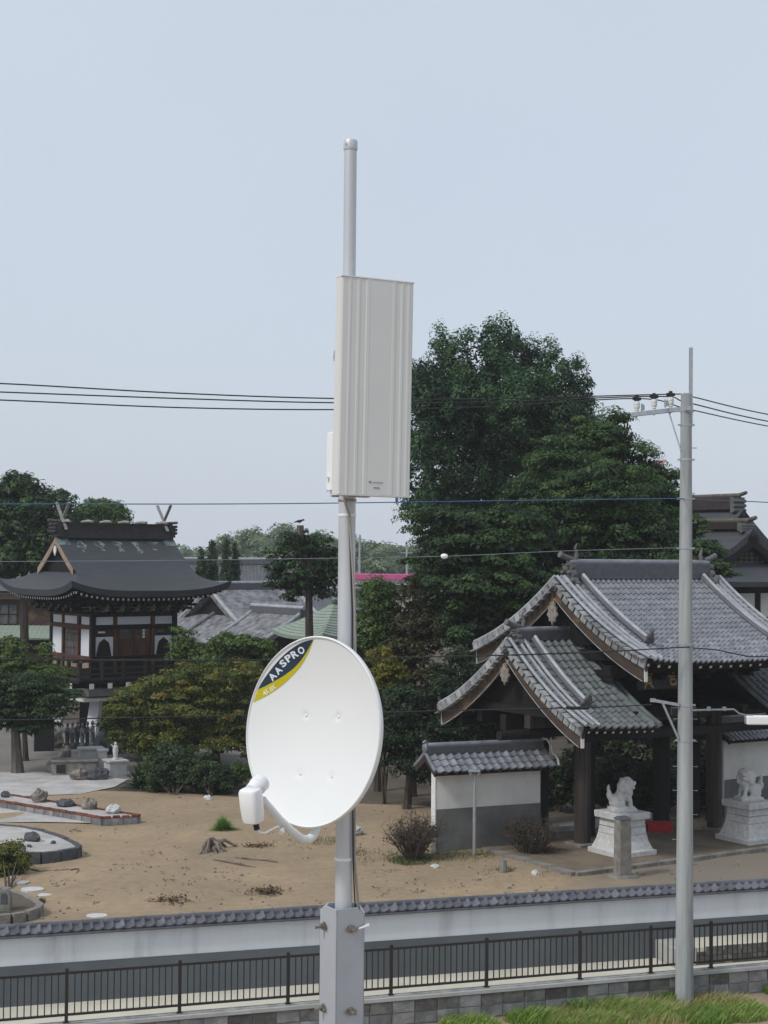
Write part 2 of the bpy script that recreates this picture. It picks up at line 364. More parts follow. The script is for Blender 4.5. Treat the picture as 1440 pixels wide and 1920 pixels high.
L_GINKGO = leafmat('ginkgo_leaf', [(.012, .034, .018), (.026, .066, .03), (.05, .115, .046), (.09, .175, .066)])
L_BROAD = leafmat('broad_leaf', [(.012, .032, .011), (.028, .064, .018), (.052, .105, .027), (.1, .16, .042)])
L_CEDAR = leafmat('cedar_leaf', [(.010, .024, .010), (.022, .048, .017), (.044, .088, .024), (.08, .15, .036)])
L_DARK = leafmat('dark_leaf', [(.008, .018, .009), (.017, .036, .015), (.032, .062, .022), (.055, .1, .034)])
L_BRONZE = leafmat('bronze_leaf', [(.022, .032, .013), (.05, .047, .02), (.075, .06, .028), (.032, .055, .018)])
L_MAPLE = leafmat('maple_leaf', [(.022, .045, .01), (.065, .1, .016), (.14, .165, .026), (.2, .145, .03)])
L_YELLOW = leafmat('yellow_leaf', [(.09, .1, .015), (.16, .15, .02), (.22, .19, .025)])
L_FRESH = leafmat('fresh_leaf', [(.03, .06, .016), (.055, .10, .022), (.09, .145, .032), (.14, .19, .045)])
L_FAR_HAZED = leafmat('hazed_far_leaf', [(.06, .105, .05), (.1, .16, .07), (.15, .21, .1), (.2, .26, .135)])  # leaf colours paled to stand in for distance haze; the haze volume is thin
L_PINE = leafmat('pine_needle', [(.010, .026, .010), (.02, .05, .017), (.04, .088, .026), (.07, .135, .04)])
L_GRASS = leafmat('grass_blade', [(.08, .16, .028), (.16, .29, .05), (.26, .37, .085), (.42, .34, .16)])
L_WEED = leafmat('court_weed', [(.045, .085, .02), (.085, .125, .035), (.14, .14, .055), (.24, .19, .1)])
L_DRYLEAF = leafmat('dry_shrub_leaf', [(.04, .036, .025), (.065, .055, .036), (.05, .06, .03)])
# ------------------------------------------------------------------ foliage
def leaf_mesh(name, P, N, S, T, m, asp=0.55, rng=RNG):
    n = len(P); N = N / np.maximum(np.linalg.norm(N, axis=1, keepdims=True), 1e-6)
    r = rng.normal(size=(n, 3)); A = r - N * np.sum(r * N, axis=1, keepdims=True)
    A /= np.maximum(np.linalg.norm(A, axis=1, keepdims=True), 1e-6); B = np.cross(N, A)
    S = S[:, None]; a = A * S; b = B * S * asp
    bend = N * S * 0.12
    V = np.empty((n, 4, 3)); V[:, 0] = P - a * .5; V[:, 1] = P + b * .5 + bend - a * .05; V[:, 2] = P + a * .5; V[:, 3] = P - b * .5 + bend - a * .05
    me = bpy.data.meshes.new(name)
    me.vertices.add(n * 4); me.vertices.foreach_set('co', V.astype(np.float32).ravel())
    me.loops.add(n * 4); me.loops.foreach_set('vertex_index', np.arange(n * 4, dtype=np.int32))
    me.polygons.add(n); me.polygons.foreach_set('loop_start', np.arange(n, dtype=np.int32) * 4)
    at_ = me.attributes.new('tint', 'FLOAT', 'FACE'); at_.data.foreach_set('value', np.clip(T, 0, 1).astype(np.float32))
    me.materials.append(m); me.update(calc_edges=True)
    return me
def cloud(lobes, nclump, per, csize, leaf, flat=0.6, shell=0.72, up=0.5, tint=(.15, .75), tip=0.0, rng=RNG, droop=0.0, core=0.12):
    """leaf positions in clumps spread over the outer part of a union of ellipsoids"""
    Lb = np.array([list(c) + list(r) for c, r in lobes]); C = Lb[:, :3]; Rr = Lb[:, 3:]
    wgt = (Rr[:, 0] * Rr[:, 2] + Rr[:, 0] * Rr[:, 1]); wgt = wgt / wgt.sum()
    out = []; outd = []
    while len(out) < nclump:
        i = rng.choice(len(Lb), p=wgt); d = rng.normal(size=3); d /= np.linalg.norm(d)
        if d[2] < -.35 and rng.random() < .6: continue
        rr = shell + (1.04 - shell) * rng.random() ** .7 + (rng.random() < .22) * rng.uniform(0, .2)
        p = C[i] + d * Rr[i] * rr
        q = np.linalg.norm((p - C) / Rr, axis=1); q[i] = 9
        if (q < .68).any(): continue
        out.append(p); outd.append(d)
    cc = np.array(out); cd = np.array(outd)
    cs = rng.uniform(csize[0], csize[1], nclump); ct = rng.uniform(tint[0], tint[1], nclump)
    k = rng.poisson(per, nclump) + 4; idx = np.repeat(np.arange(nclump), k); n = len(idx)
    d = rng.normal(size=(n, 3)); d /= np.linalg.norm(d, axis=1, keepdims=True)
    rad = rng.random(n) ** .45
    d[:, 2] = np.where(d[:, 2] < -.25, -d[:, 2], d[:, 2])
    off = d * (cs[idx] * rad)[:, None]; off[:, 2] *= flat
    if droop: off[:, 2] -= droop * (off[:, 0] ** 2 + off[:, 1] ** 2) / cs[idx]
    P = cc[idx] + off
    N = d * 1.0 + cd[idx] * .35 + rng.normal(size=(n, 3)) * .38; N[:, 2] += up * .6
    T = ct[idx] + rng.normal(size=n) * .13 + tip * off[:, 2] / cs[idx]  # tip: clump tops tinted lighter, imitating light from above
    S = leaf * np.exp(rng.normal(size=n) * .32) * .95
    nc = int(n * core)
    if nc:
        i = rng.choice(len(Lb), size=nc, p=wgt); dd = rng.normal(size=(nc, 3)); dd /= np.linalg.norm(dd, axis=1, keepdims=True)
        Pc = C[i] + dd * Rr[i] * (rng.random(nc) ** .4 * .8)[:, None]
        P = np.vstack([P, Pc]); N = np.vstack([N, rng.normal(size=(nc, 3))]); T = np.concatenate([T, rng.uniform(0, .3, nc)])  # inner leaves tinted darker, crown shade put into their colour
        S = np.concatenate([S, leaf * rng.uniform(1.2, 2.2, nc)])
    return P, N, S, T
def lobe(px, py, rx, ry, Y, ky=1.0):
    c = at(px, py, Y); s = Y / F_PX
    return (tuple(c), (rx * s, rx * s * ky, ry * s))
def limbs_mesh(base, lobes, r0, trunk_top, mb=None, n=8, lean=.3):
    mb = mb or MB(); base = Vector(base); top = Vector(trunk_top)
    mid = (base + top) / 2 + Vector((rnd.uniform(-lean, lean), rnd.uniform(-lean, lean), 0)) * r0
    mb.tube([base - Vector((0, 0, .15)), base + Vector((0, 0, .12)), base.lerp(mid, .5), mid, top], [r0 * 1.5, r0 * 1.12, r0 * .95, r0 * .85, r0 * .5], n)
    for c, r in lobes:
        c = Vector(c); t = rnd.uniform(.45, .95); s = mid.lerp(top, t) if c.z > mid.z else base.lerp(mid, .85)
        e = c + Vector((0, 0, r[2] * .3)); mm = s.lerp(e, .5) + Vector((0, 0, -.12 * (e - s).length))
        mb.tube([s, mm, e], [r0 * .42, r0 * .27, r0 * .08], 6)
        for _ in range(3):
            q = c + Vector((rnd.uniform(-1, 1) * r[0], rnd.uniform(-1, 1) * r[1], rnd.uniform(-.3, 1) * r[2])) * .75
            mb.tube([mm.lerp(e, rnd.uniform(0, .7)), mm.lerp(q, .6), q], [r0 * .18, r0 * .1, r0 * .03], 5)
    return mb
def tree(name, label, base, lobes, r0, top, leaves, m, bark='bark', group=None, crown_name='crown', cat='tree', **kw):
    base = Vector(base); t = thing(name, label, cat, base, group=group)
    limbs_mesh(base, lobes, r0, top).obj('trunk', K[bark], t, smooth=True, world=True)
    ncl, per, cs, lf = leaves
    P, N, S, T = cloud(lobes, ncl, per, cs, lf, **kw)
    P = P - np.array(base)
    o = bpy.data.objects.new(crown_name, leaf_mesh(crown_name, P, N, S, T, m)); COL.objects.link(o); o.parent = t
    return t
def bush(name, label, base, lobes, leaves, m, group=None, cat='shrub', stems=5, **kw):
    base = Vector(base); t = thing(name, label, cat, base, group=group)
    mb = MB()
    for i in range(stems):
        c, r = lobes[i % len(lobes)]; c = Vector(c); a = rnd.uniform(0, 2 * PI)
        e = c + Vector((math.cos(a) * r[0] * .6, math.sin(a) * r[1] * .6, r[2] * .2))
        b = base + Vector((rnd.uniform(-.08, .08), rnd.uniform(-.08, .08), -.05))
        mb.tube([b, b.lerp(e, .5) + Vector((0, 0, .05)), e], [.028, .02, .006], 5)
    mb.obj('stems', K['twig'], t, smooth=True, world=True)
    ncl, per, cs, lf = leaves
    P, N, S, T = cloud(lobes, ncl, per, cs, lf, **kw); P = P - np.array(base)
    P[:, 2] = np.maximum(P[:, 2], .02)
    o = bpy.data.objects.new('foliage', leaf_mesh('foliage', P, N, S, T, m)); COL.objects.link(o); o.parent = t
    return t

# ------------------------------------------------------------------ ground, path, near lot
def sheet(name, pts, m, kind='structure', z=None):
    me = bpy.data.meshes.new(name); me.from_pydata([tuple(p) for p in pts], [], [tuple(range(len(pts)))]); me.materials.append(m)
    o = bpy.data.objects.new(name, me); COL.objects.link(o); o['kind'] = kind
    return o
# lines of the walls (plan): temple wall and fence run parallel, rising away to the right
WA = Vector((-6.66, 27.11, 0)); WB = Vector((7.9, 31.59, 0)); WD = (WB - WA).normalized(); WN = Vector((WD.y, -WD.x, 0))  # WN: towards the camera
WANG = math.atan2(WD.y, WD.x)
_fa = gd(125, 1917, .5); _fb = gd(1333, 1815, .5)
FA = Vector((_fa.x, _fa.y, 0)); FD = Vector((_fb.x - _fa.x, _fb.y - _fa.y, 0)).normalized(); FN = Vector((FD.y, -FD.x, 0)); FANG = math.atan2(FD.y, FD.x)
def wpt(s, off, z): p = WA + WD * s + WN * off; return Vector((p.x, p.y, z))
def fpt(s, off, z): p = FA + FD * s + FN * off; return Vector((p.x, p.y, z))
PATH_Z = -0.12
# one big temple-side ground out to the horizon, the sunken concrete path, the near lot
a = wpt(-400, -.1, GZ); b = wpt(400, -.1, GZ)
sheet('temple_ground', [a, b, b + Vector((-600, 3000, 0)), a + Vector((-600, 3000, 0))], K['earth'])
sheet('path', [fpt(-60, -.12, PATH_Z), fpt(60, -.12, PATH_Z), wpt(60, .02, PATH_Z), wpt(-60, .02, PATH_Z)], K['path'])
sheet('lot_ground', [Vector((-200, -60, 0)), Vector((200, -60, 0)), fpt(200, .06, 0), fpt(-200, .06, 0)], K['lot'])
def poly_sheet(name, pxs, m, dz, z=GZ, kind='structure'):
    return sheet(name, [gd(x, y, z) + Vector((0, 0, dz)) for x, y in pxs], m, kind)
# bare sandy court with a softly uneven surface
def sand_court():
    mb = MB()
    left = [gd(-260, y) for y in (1770, 1700, 1600, 1520, 1497)]
    P0, P1 = wpt(-4.5, -.16, 0), wpt(19.5, -.16, 0)
    back = [(-260, 1500), (120, 1490), (170, 1483), (330, 1487), (460, 1496), (640, 1506), (800, 1512), (1000, 1552), (1240, 1572), (1500, 1578), (1700, 1578)]
    bp = [gd(x, y) for x, y in back]
    nx, ny = 60, 36
    def fn(u, v):
        a_ = P0.lerp(P1, u); k = u * (len(bp) - 1); i = min(int(k), len(bp) - 2); b_ = bp[i].lerp(bp[i + 1], k - i)
        p = a_.lerp(b_, v)
        h = .018 * math.sin(p.x * 1.1 + p.y * .6) + .014 * math.sin(p.x * 2.3 - p.y * 1.7 + 1) + .012 * math.sin(p.y * 3.1 + p.x * .5)
        e = min(1, min(v, 1 - v) * 8)
        return Vector((p.x, p.y, GZ + .012 + max(0, (h + .03)) * e))
    mb.grid(fn, nx, ny)
    o = mb.obj('sandy_ground', K['sand'], None, smooth=True); o['kind'] = 'structure'
sand_court()
poly_sheet('grey_yard', [(-300, 1447), (-300, 1352), (520, 1362), (520, 1452), (330, 1463), (240, 1463), (110, 1449)], K['asphalt'], .006)
poly_sheet('gravel_strip', [(-300, 1447), (110, 1449), (240, 1463), (215, 1477), (150, 1490), (60, 1494), (-300, 1500)], K['gravel'], .03)
poly_sheet('gravel_apron', [(-300, 1517), (30, 1513), (150, 1534), (185, 1547), (60, 1545), (-300, 1552)], K['gravel'], .062)

# ------------------------------------------------------------------ temple perimeter wall with tile coping
def temple_wall():
    L0, L1 = -3.5, 20.0; LEN = L1 - L0
    base = wpt(L0, 0, PATH_Z)
    t = thing('perimeter_wall', 'long low white plaster temple wall with grey base and tiled coping behind the fence', 'wall', base, WANG)
    z0 = PATH_Z - .1 - base.z; zw = .58 - base.z; zt = 1.09 - base.z
    # local: x along, -y towards the camera
    MB().box((LEN / 2, .12, (z0 + zw) / 2), (LEN, .24, zw - z0)).obj('grey_base', K['dado'], t)
    MB().box((LEN / 2, .12, (zw + zt) / 2), (LEN, .21, zt - zw)).obj('plaster_face', K['plaster_p'], t)
    # coping: bed, individually laid tiles, ridge caps
    zc = zt
    MB().prism([(-.14, 0), (.38, 0), (.38, .02), (.16, .12), (.08, .12), (-.14, .02)], (0, 0, zc + .001), (0, 1, 0), (0, 0, 1), LEN).obj('coping_bed', K['tile_dk'], t)
    w = .183
    tm = tile_mesh('coping_tile', w, .21, .055, K['tile_cop'], lip=.05)
    n = int(LEN / w)
    sl = math.atan2(.10, .22)
    for i in range(n):
        M = Matrix.Translation((i * w, -.115 + .2, zc + .135)) @ Matrix.Rotation(sl + rnd.uniform(-.02, .02), 4, 'X') @ Matrix.Rotation(rnd.uniform(-.012, .012), 4, 'Z')
        piece('coping_tile', tm, t, M)
    # ridge caps
    rm = MB()
    prof = [(math.cos(a) * .062, math.sin(a) * .05) for a in [PI * k / 6 for k in range(7)]]
    rm.prism([(x, y) for x, y in prof] + [(-.062, -.03), (.062, -.03)], (0, 0, 0), (0, 1, 0), (0, 0, 1), .285)
    rme = rm.mesh('ridge_cap', K['tile_dk'])
    for i in range(int(LEN / .29)):
        piece('ridge_cap', rme, t, Matrix.Translation((i * .29, .12, zc + .155 + rnd.uniform(-.003, .003))))
    back = MB().box((LEN / 2, .27, zc + .085), (LEN, .2, .03), R=Matrix.Rotation(-sl, 3, 'X')); back.obj('rear_coping', K['tile_dk'], t)
def tile_mesh(name, w, l, h, m, lip=.022):
    """one pantile: S-shaped section across x, laid from y=0 (upper end) down to y=-l, with a front lip"""
    xs = [0, .16, .34, .52, .64, .76, .88, 1.0]; zs = [.30, .08, 0, .10, .45, .85, 1.0, .62]
    mb = MB(); vs = []
    for y, dz in ((0, 0), (-l, .014)):
        for x, z in zip(xs, zs): vs.append((x * w * 1.06 - .03 * w, y, z * h + dz))
    for x, z in zip(xs, zs): vs.append((x * w * 1.06 - .03 * w, -l, z * h + .014 - lip))
    k = len(xs)
    fs = [(i + k, i + k + 1, i + 1, i) for i in range(k - 1)] + [(i + 2 * k, i + 2 * k + 1, i + k + 1, i + k) for i in range(k - 1)]
    mb.add(vs, fs)
    return mb.mesh(name, m)
temple_wall()

# raised concrete ledge at the right, in front of the temple wall
def ledge():
    s0 = (gd(1226, 1780, 0) - WA).dot(WD); t = thing('concrete_ledge', 'raised concrete ledge with stained block face at the foot of the temple wall, right', 'ledge', wpt(s0, .004, PATH_Z), WANG)
    L = 9.0; zt = .22 - PATH_Z; d = .74
    MB().box((L / 2 + .46, -d / 2, zt - .04), (L, d, .08)).obj('ledge_top', K['path'], t)
    MB().box((L / 2 + .46, -d / 2 + .03, zt / 2 - .06), (L, d - .08, zt - .04)).obj('ledge_core', K['mortar'], t)
    bm_ = MB().box((0, 0, 0), (.385, .05, .165)).mesh('stained_block', K['block_dk'])
    for r in range(2):
        for i in range(22):
            piece('stained_block', bm_, t, Matrix.Translation((.46 + .2 + i * .395 + (.19 if r else 0), -d + .022 + rnd.uniform(-.004, .004), .09 + r * .175 - .005)))
    e = MB().box((.2, -d / 2, zt / 2 + .01), (.5, d + .03, zt + .02)).obj('end_block', K['concrete'], t, bevel=.012)
ledge()

# ------------------------------------------------------------------ block retaining wall and steel fence
def block_wall():
    S0, S1 = -4.2, 22.0; base = fpt(S0, 0, 0); LEN = S1 - S0
    t = thing('block_wall', 'low concrete block retaining wall carrying the brown steel fence', 'wall', base, FANG)
    MB().box((LEN / 2, .0, .1), (LEN, .14, .8)).obj('mortar_core', K['mortar'], t)
    MB().box((LEN / 2, .0, .455), (LEN, .23, .07)).obj('coping', K['concrete'], t, bevel=.01)
    bme = MB().box((0, 0, 0), (.378, .04, .18)).mesh('concrete_block', K['block'])
    bme2 = MB().box((0, 0, 0), (.378, .04, .18)).mesh('concrete_block', K['block_dk'])
    for r in range(3):
        z = .32 - r * .197
        for i in range(int(LEN / .397)):
            x = i * .397 + (0 if r % 2 else .0) + .2
            dark = (r == 0 and rnd.random() < .55) or rnd.random() < .04
            piece('concrete_block', bme2 if dark else bme, t, Matrix.Translation((x, -.075 + rnd.uniform(-.004, .004), z)))
    return t
block_wall()
def fence():
    t = thing('steel_fence', 'dark brown steel picket fence on the block wall along the path', 'fence', fpt(-3.6, 0, .49), FANG)
    tops = [(-87, 0), (125, 1826), (337, 1810), (540, 1792), (733, 1778), (912, 1765), (1087, 1753), (1220, 1746), (1333, 1738), (1505, 0), (1680, 0)]
    ss = []
    for px, _ in tops:
        d = ray(px, 1850); # where the vertical plane of the fence is met
        k = ((FA - CAM).dot(FN)) / d.dot(FN); p = CAM + d * k
        ss.append((p - FA).dot(FD) + 3.6)
    H = .81
    pm = MB().box((0, 0, H / 2 + .01), (.05, .05, H + .02)); pm.box((0, 0, .012), (.09, .09, .02))
    pm.lathe([(.028, H + .02), (.03, H + .035), (.012, H + .045)], n=10)
    pme = pm.mesh('post', K['fence'])
    bme = MB().box((0, 0, .455), (.017, .017, .63)).mesh('baluster', K['fence'])
    for i, s in enumerate(ss): piece('post', pme, t, Matrix.Translation((s, 0, 0)))
    for i in range(len(ss) - 1):
        a_, b_ = ss[i] + .025, ss[i + 1] - .025
        r = MB().box(((a_ + b_) / 2, 0, H - .03), (b_ - a_, .045, .04)); r.obj('top_rail', K['fence'], t)
        r = MB().box(((a_ + b_) / 2, 0, .13), (b_ - a_, .035, .035)); r.obj('bottom_rail', K['fence'], t)
        n = max(3, round((b_ - a_) / .104))
        for k in range(1, n): piece('baluster', bme, t, Matrix.Translation((a_ + (b_ - a_) * k / n, 0, 0)))
fence()
# ------------------------------------------------------------------ antenna mast with panel antenna and dish (near)
MY = 4.383                                    # distance of the mast
mast_x = at(646, 1200, MY).x + .006
def mz(py): return at(646, py, MY).z
MX = at(644, 1690, MY).x
def mast():
    zt = mz(264)
    t = thing('antenna_mast', 'galvanised steel antenna mast on a square grey base post, nearest the camera', 'mast', (MX, MY, 0))
    P = lambda z, dx=0, dy=0: (MX + dx, MY + dy, z)
    r1, r2 = .0243, .0182
    MB().tube([P(4.0), P(mz(900))], r1, 24).obj('lower_pipe', K['steel_d'], t, smooth=True, world=True)
    MB().tube([P(mz(905)), P(zt - .005)], r2, 24).obj('upper_pipe', K['steel_d'], t, smooth=True, world=True)
    zc = zt
    c = MB(); c.lathe([(.0195, zc - .028), (.0202, zc - .026), (.0202, zc - .003), (.0185, zc + .001), (.004, zc + .002)], (MX, MY, 0), 24)
    cap = c.obj('top_cap', K['steel_d'], t, smooth=True, world=True)
    sc = MB(); sc.lathe([(.003, 0), (.003, .002)], (MX - .012, MY - .0165, zc - .014), 8, R=Matrix.Rotation(PI / 2, 3, 'X'))
    sc.obj('cap_screw', K['bolt'], cap, world=True)
    # base post: folded steel channel, corner towards the camera
    s = .0925; phi = math.atan2(.049, .078); zb = mz(1697)
    R = Matrix.Rotation(phi, 3, 'Z'); cx = at(641.5, 1750, MY).x
    h = s / 2; post = MB()
    # two visible faces with clipped top corners, closed behind
    def face(o, ex, ln, chL, chR):
        post.prism([(0, -6.6 + .0), (ln, -6.6), (ln, -.012 - chR), (ln - chR * 1.5, -.0), (chL * 1.5, 0), (0, -.0 - chL)], o, ex, (0, 0, 1), -.004)
    C0 = Vector((cx, MY, zb))
    A_ = C0 + R @ Vector((-h, -h, 0)); B_ = C0 + R @ Vector((h, -h, 0)); D_ = C0 + R @ Vector((-h, h, 0)); E_ = C0 + R @ Vector((h, h, 0))
    face(A_, (B_ - A_).normalized(), s, .0, .016)
    face(D_, (A_ - D_).normalized(), s, .016, .0)
    face(B_, (E_ - B_).normalized(), s, .016, .016); face(E_, (D_ - E_).normalized(), s, .016, .016)
    post.obj('base_post', K['bracket'], t, world=True, fix=True, bevel=.0022)
    for py in (1735, 1888):
        z = mz(py)
        for o, n, tx in ((A_.lerp(B_, .5), R @ Vector((0, -1, 0)), R @ Vector((1, 0, 0))), (D_.lerp(A_, .3), R @ Vector((-1, 0, 0)), R @ Vector((0, 1, 0)))):
            o = Vector((o.x, o.y, z)); b = MB()
            b.tube([o + n * .0005, o + n * .003], .0125, 14); b.tube([o + n * .003, o + n * .011], .0085, 6); b.tube([o + n * .011, o + n * .03], .0048, 10)
            b.bar(o + n * .008 - tx * .017, o + n * .008 + tx * .017, .004, .008)
            b.obj('bolt', K['bolt'], t, world=True)
    z = mz(1735); o = A_.lerp(B_, .5) + R @ Vector((.02, -.012, 0)); o.z = z
    c = MB(); c.tube([o, o + R @ Vector((.012, -.004, .004)), o + R @ Vector((.03, -.004, .007))], [.0025, .0035, .006], 8); c.obj('plastic_tie', K['plastic'], t, world=True, smooth=True)
    for py, mm, rr in ((938, 'bolt', .0262), (966, 'plastic', .0256), (1610, 'plastic', .0256)):
        z = mz(py); b = MB(); b.lathe([(rr, z - .004), (rr + .001, z), (rr, z + .004)], (MX, MY, 0), 24); q = b.obj('band', K[mm], t, world=True, smooth=True)
    return A_
mast()
def mast_cable():
    r = .0036
    pts = []
    for px, py, dy in ((644, 926, -.033), (648, 945, -.034), (655, 965, -.031), (658, 1010, -.03), (661, 1060, -.026), (665, 1130, -.02), (666.5, 1250, -.012), (666.5, 1400, -.012), (665, 1560, -.012), (665, 1610, -.012), (668, 1650, -.008), (672, 1700, .0), (672, 1760, .03)):
        pts.append(at(px, py, MY + dy))
    MB().tube(pts, r, 8).top('coaxial_cable', K['cable'], 'thin beige coaxial cable strapped down the right side of the mast', 'cable', smooth=True)
    pts = [at(px, py, MY + dy) for px, py, dy in ((655, 968, -.026), (656, 1010, -.026), (658, 1060, -.025), (661, 1150, -.02), (661.5, 1560, -.018), (662, 1615, -.016), (664, 1660, -.01), (666, 1700, .01), (666, 1760, .03))]
    MB().tube(pts, .0018, 8).top('coaxial_cable', K['black'], 'thin black coaxial cable running between mast and beige cable', 'cable', smooth=True)
mast_cable()

def glyphs(s, bold=.0):
    cu = bpy.data.curves.new('glyph', 'FONT'); cu.body = s; cu.size = 1.0; cu.align_x = 'CENTER'; cu.offset = bold; cu.resolution_u = 3
    ob = bpy.data.objects.new('glyph', cu); COL.objects.link(ob)
    bpy.context.view_layer.update(); dg = bpy.context.evaluated_depsgraph_get()
    me = bpy.data.meshes.new_from_object(ob.evaluated_get(dg))
    vs = [tuple(v.co) for v in me.vertices]; fs = [tuple(p.vertices) for p in me.polygons]
    bpy.data.objects.remove(ob); bpy.data.curves.remove(cu); bpy.data.meshes.remove(me)
    return vs, fs

def panel_antenna():
    W, H, D = .2235, .604, .038; ang = math.radians(25)
    c = at(700, 727, MY - .082)
    t = thing('panel_antenna', 'tall flat light grey panel antenna with vertical ribs mounted on the mast', 'antenna', c, ang)
    t.rotation_euler = (0, math.radians(.72), ang)
    # front shell: ribbed profile extruded upwards
    rb = lambda q: q
    prof = [(-.5, .0), (-.5, .9), (-.475, 1.0), (-.40, 1.0), (-.385, 1.07), (-.365, 1.07), (-.35, 1.0), (-.285, 1.0), (-.27, 1.08), (-.245, 1.08), (-.23, 1.0), (-.165, 1.0), (-.15, 1.1), (-.11, 1.1), (-.10, 1.06),
            (.20, 1.06), (.21, 1.1), (.245, 1.1), (.26, 1.0), (.315, 1.0), (.33, 1.08), (.355, 1.08), (.37, 1.0), (.41, 1.0), (.425, 1.06), (.445, 1.06), (.46, 1.0), (.475, 1.0), (.5, .9), (.5, 0)]
    poly = [(x * W, -((y if y < .95 else 1 + (y - 1) * .36) - .5) * D) for x, y in prof]
    MB().prism(poly, (0, 0, -H / 2), (1, 0, 0), (0, 1, 0), H).obj('radome', K['panel'], t, bevel=.0012, fix=True)
    MB().box((0, 0, H / 2 + .0015), (W + .002, D + .004, .003)).obj('top_lid', K['plastic'], t)
    MB().box((0, 0, -H / 2 - .0015), (W + .002, D + .004, .003)).obj('bottom_lid', K['panel'], t)
    MB().box((-.045, D / 2 + .022, -.21), (.135, .042, .165)).obj('rear_box', K['plastic'], t, bevel=.004)
    m = MB(); 
    loc = t.matrix_basis.inverted() @ Vector((MX, MY, c.z))
    for z in (-.29, .1):
        m.box((loc.x, D / 2 + .012, z), (.07, .024, .035)); m.box((loc.x, loc.y + .024, z), (.07, .012, .03))
        for sx in (-.028, .028): m.tube([(loc.x + sx, D / 2 + .02, z), (loc.x + sx, loc.y + .045, z)], .003, 8)
    m.obj('mast_clamp', K['steel'], t)
    for k, zz in enumerate((-.255, -.292)):
        s_ = MB(); s_.box((-.118, D / 2 + .02, zz), (.012, .012, .004)); s_.obj('rear_tab', K['plastic'], t)
    # printed marks near the foot of the radome (too small to read in the photograph)
    yf = -.522 * D - .0009
    mk = MB(); mk.lathe([(.0036, 0), (.0036, .0004)], (-.0135, yf, -H / 2 + .036), 14, R=Matrix.Rotation(PI / 2, 3, 'X'))
    x = -.006
    for i in range(9):                         # illegible small line of print: a row of short strokes
        w_ = rnd.choice((.0022, .0028, .0034)); mk.box((x + w_ / 2, yf, -H / 2 + .0352), (w_, .0004, .0024)); x += w_ + .0008
    x = -.003
    for i in range(5):
        w_ = rnd.choice((.003, .0036)); mk.box((x + w_ / 2, yf, -H / 2 + .0205), (w_, .0004, .0036)); x += w_ + .0009
    mk.obj('printed_mark', K['grey_ink'], t)
panel_antenna()

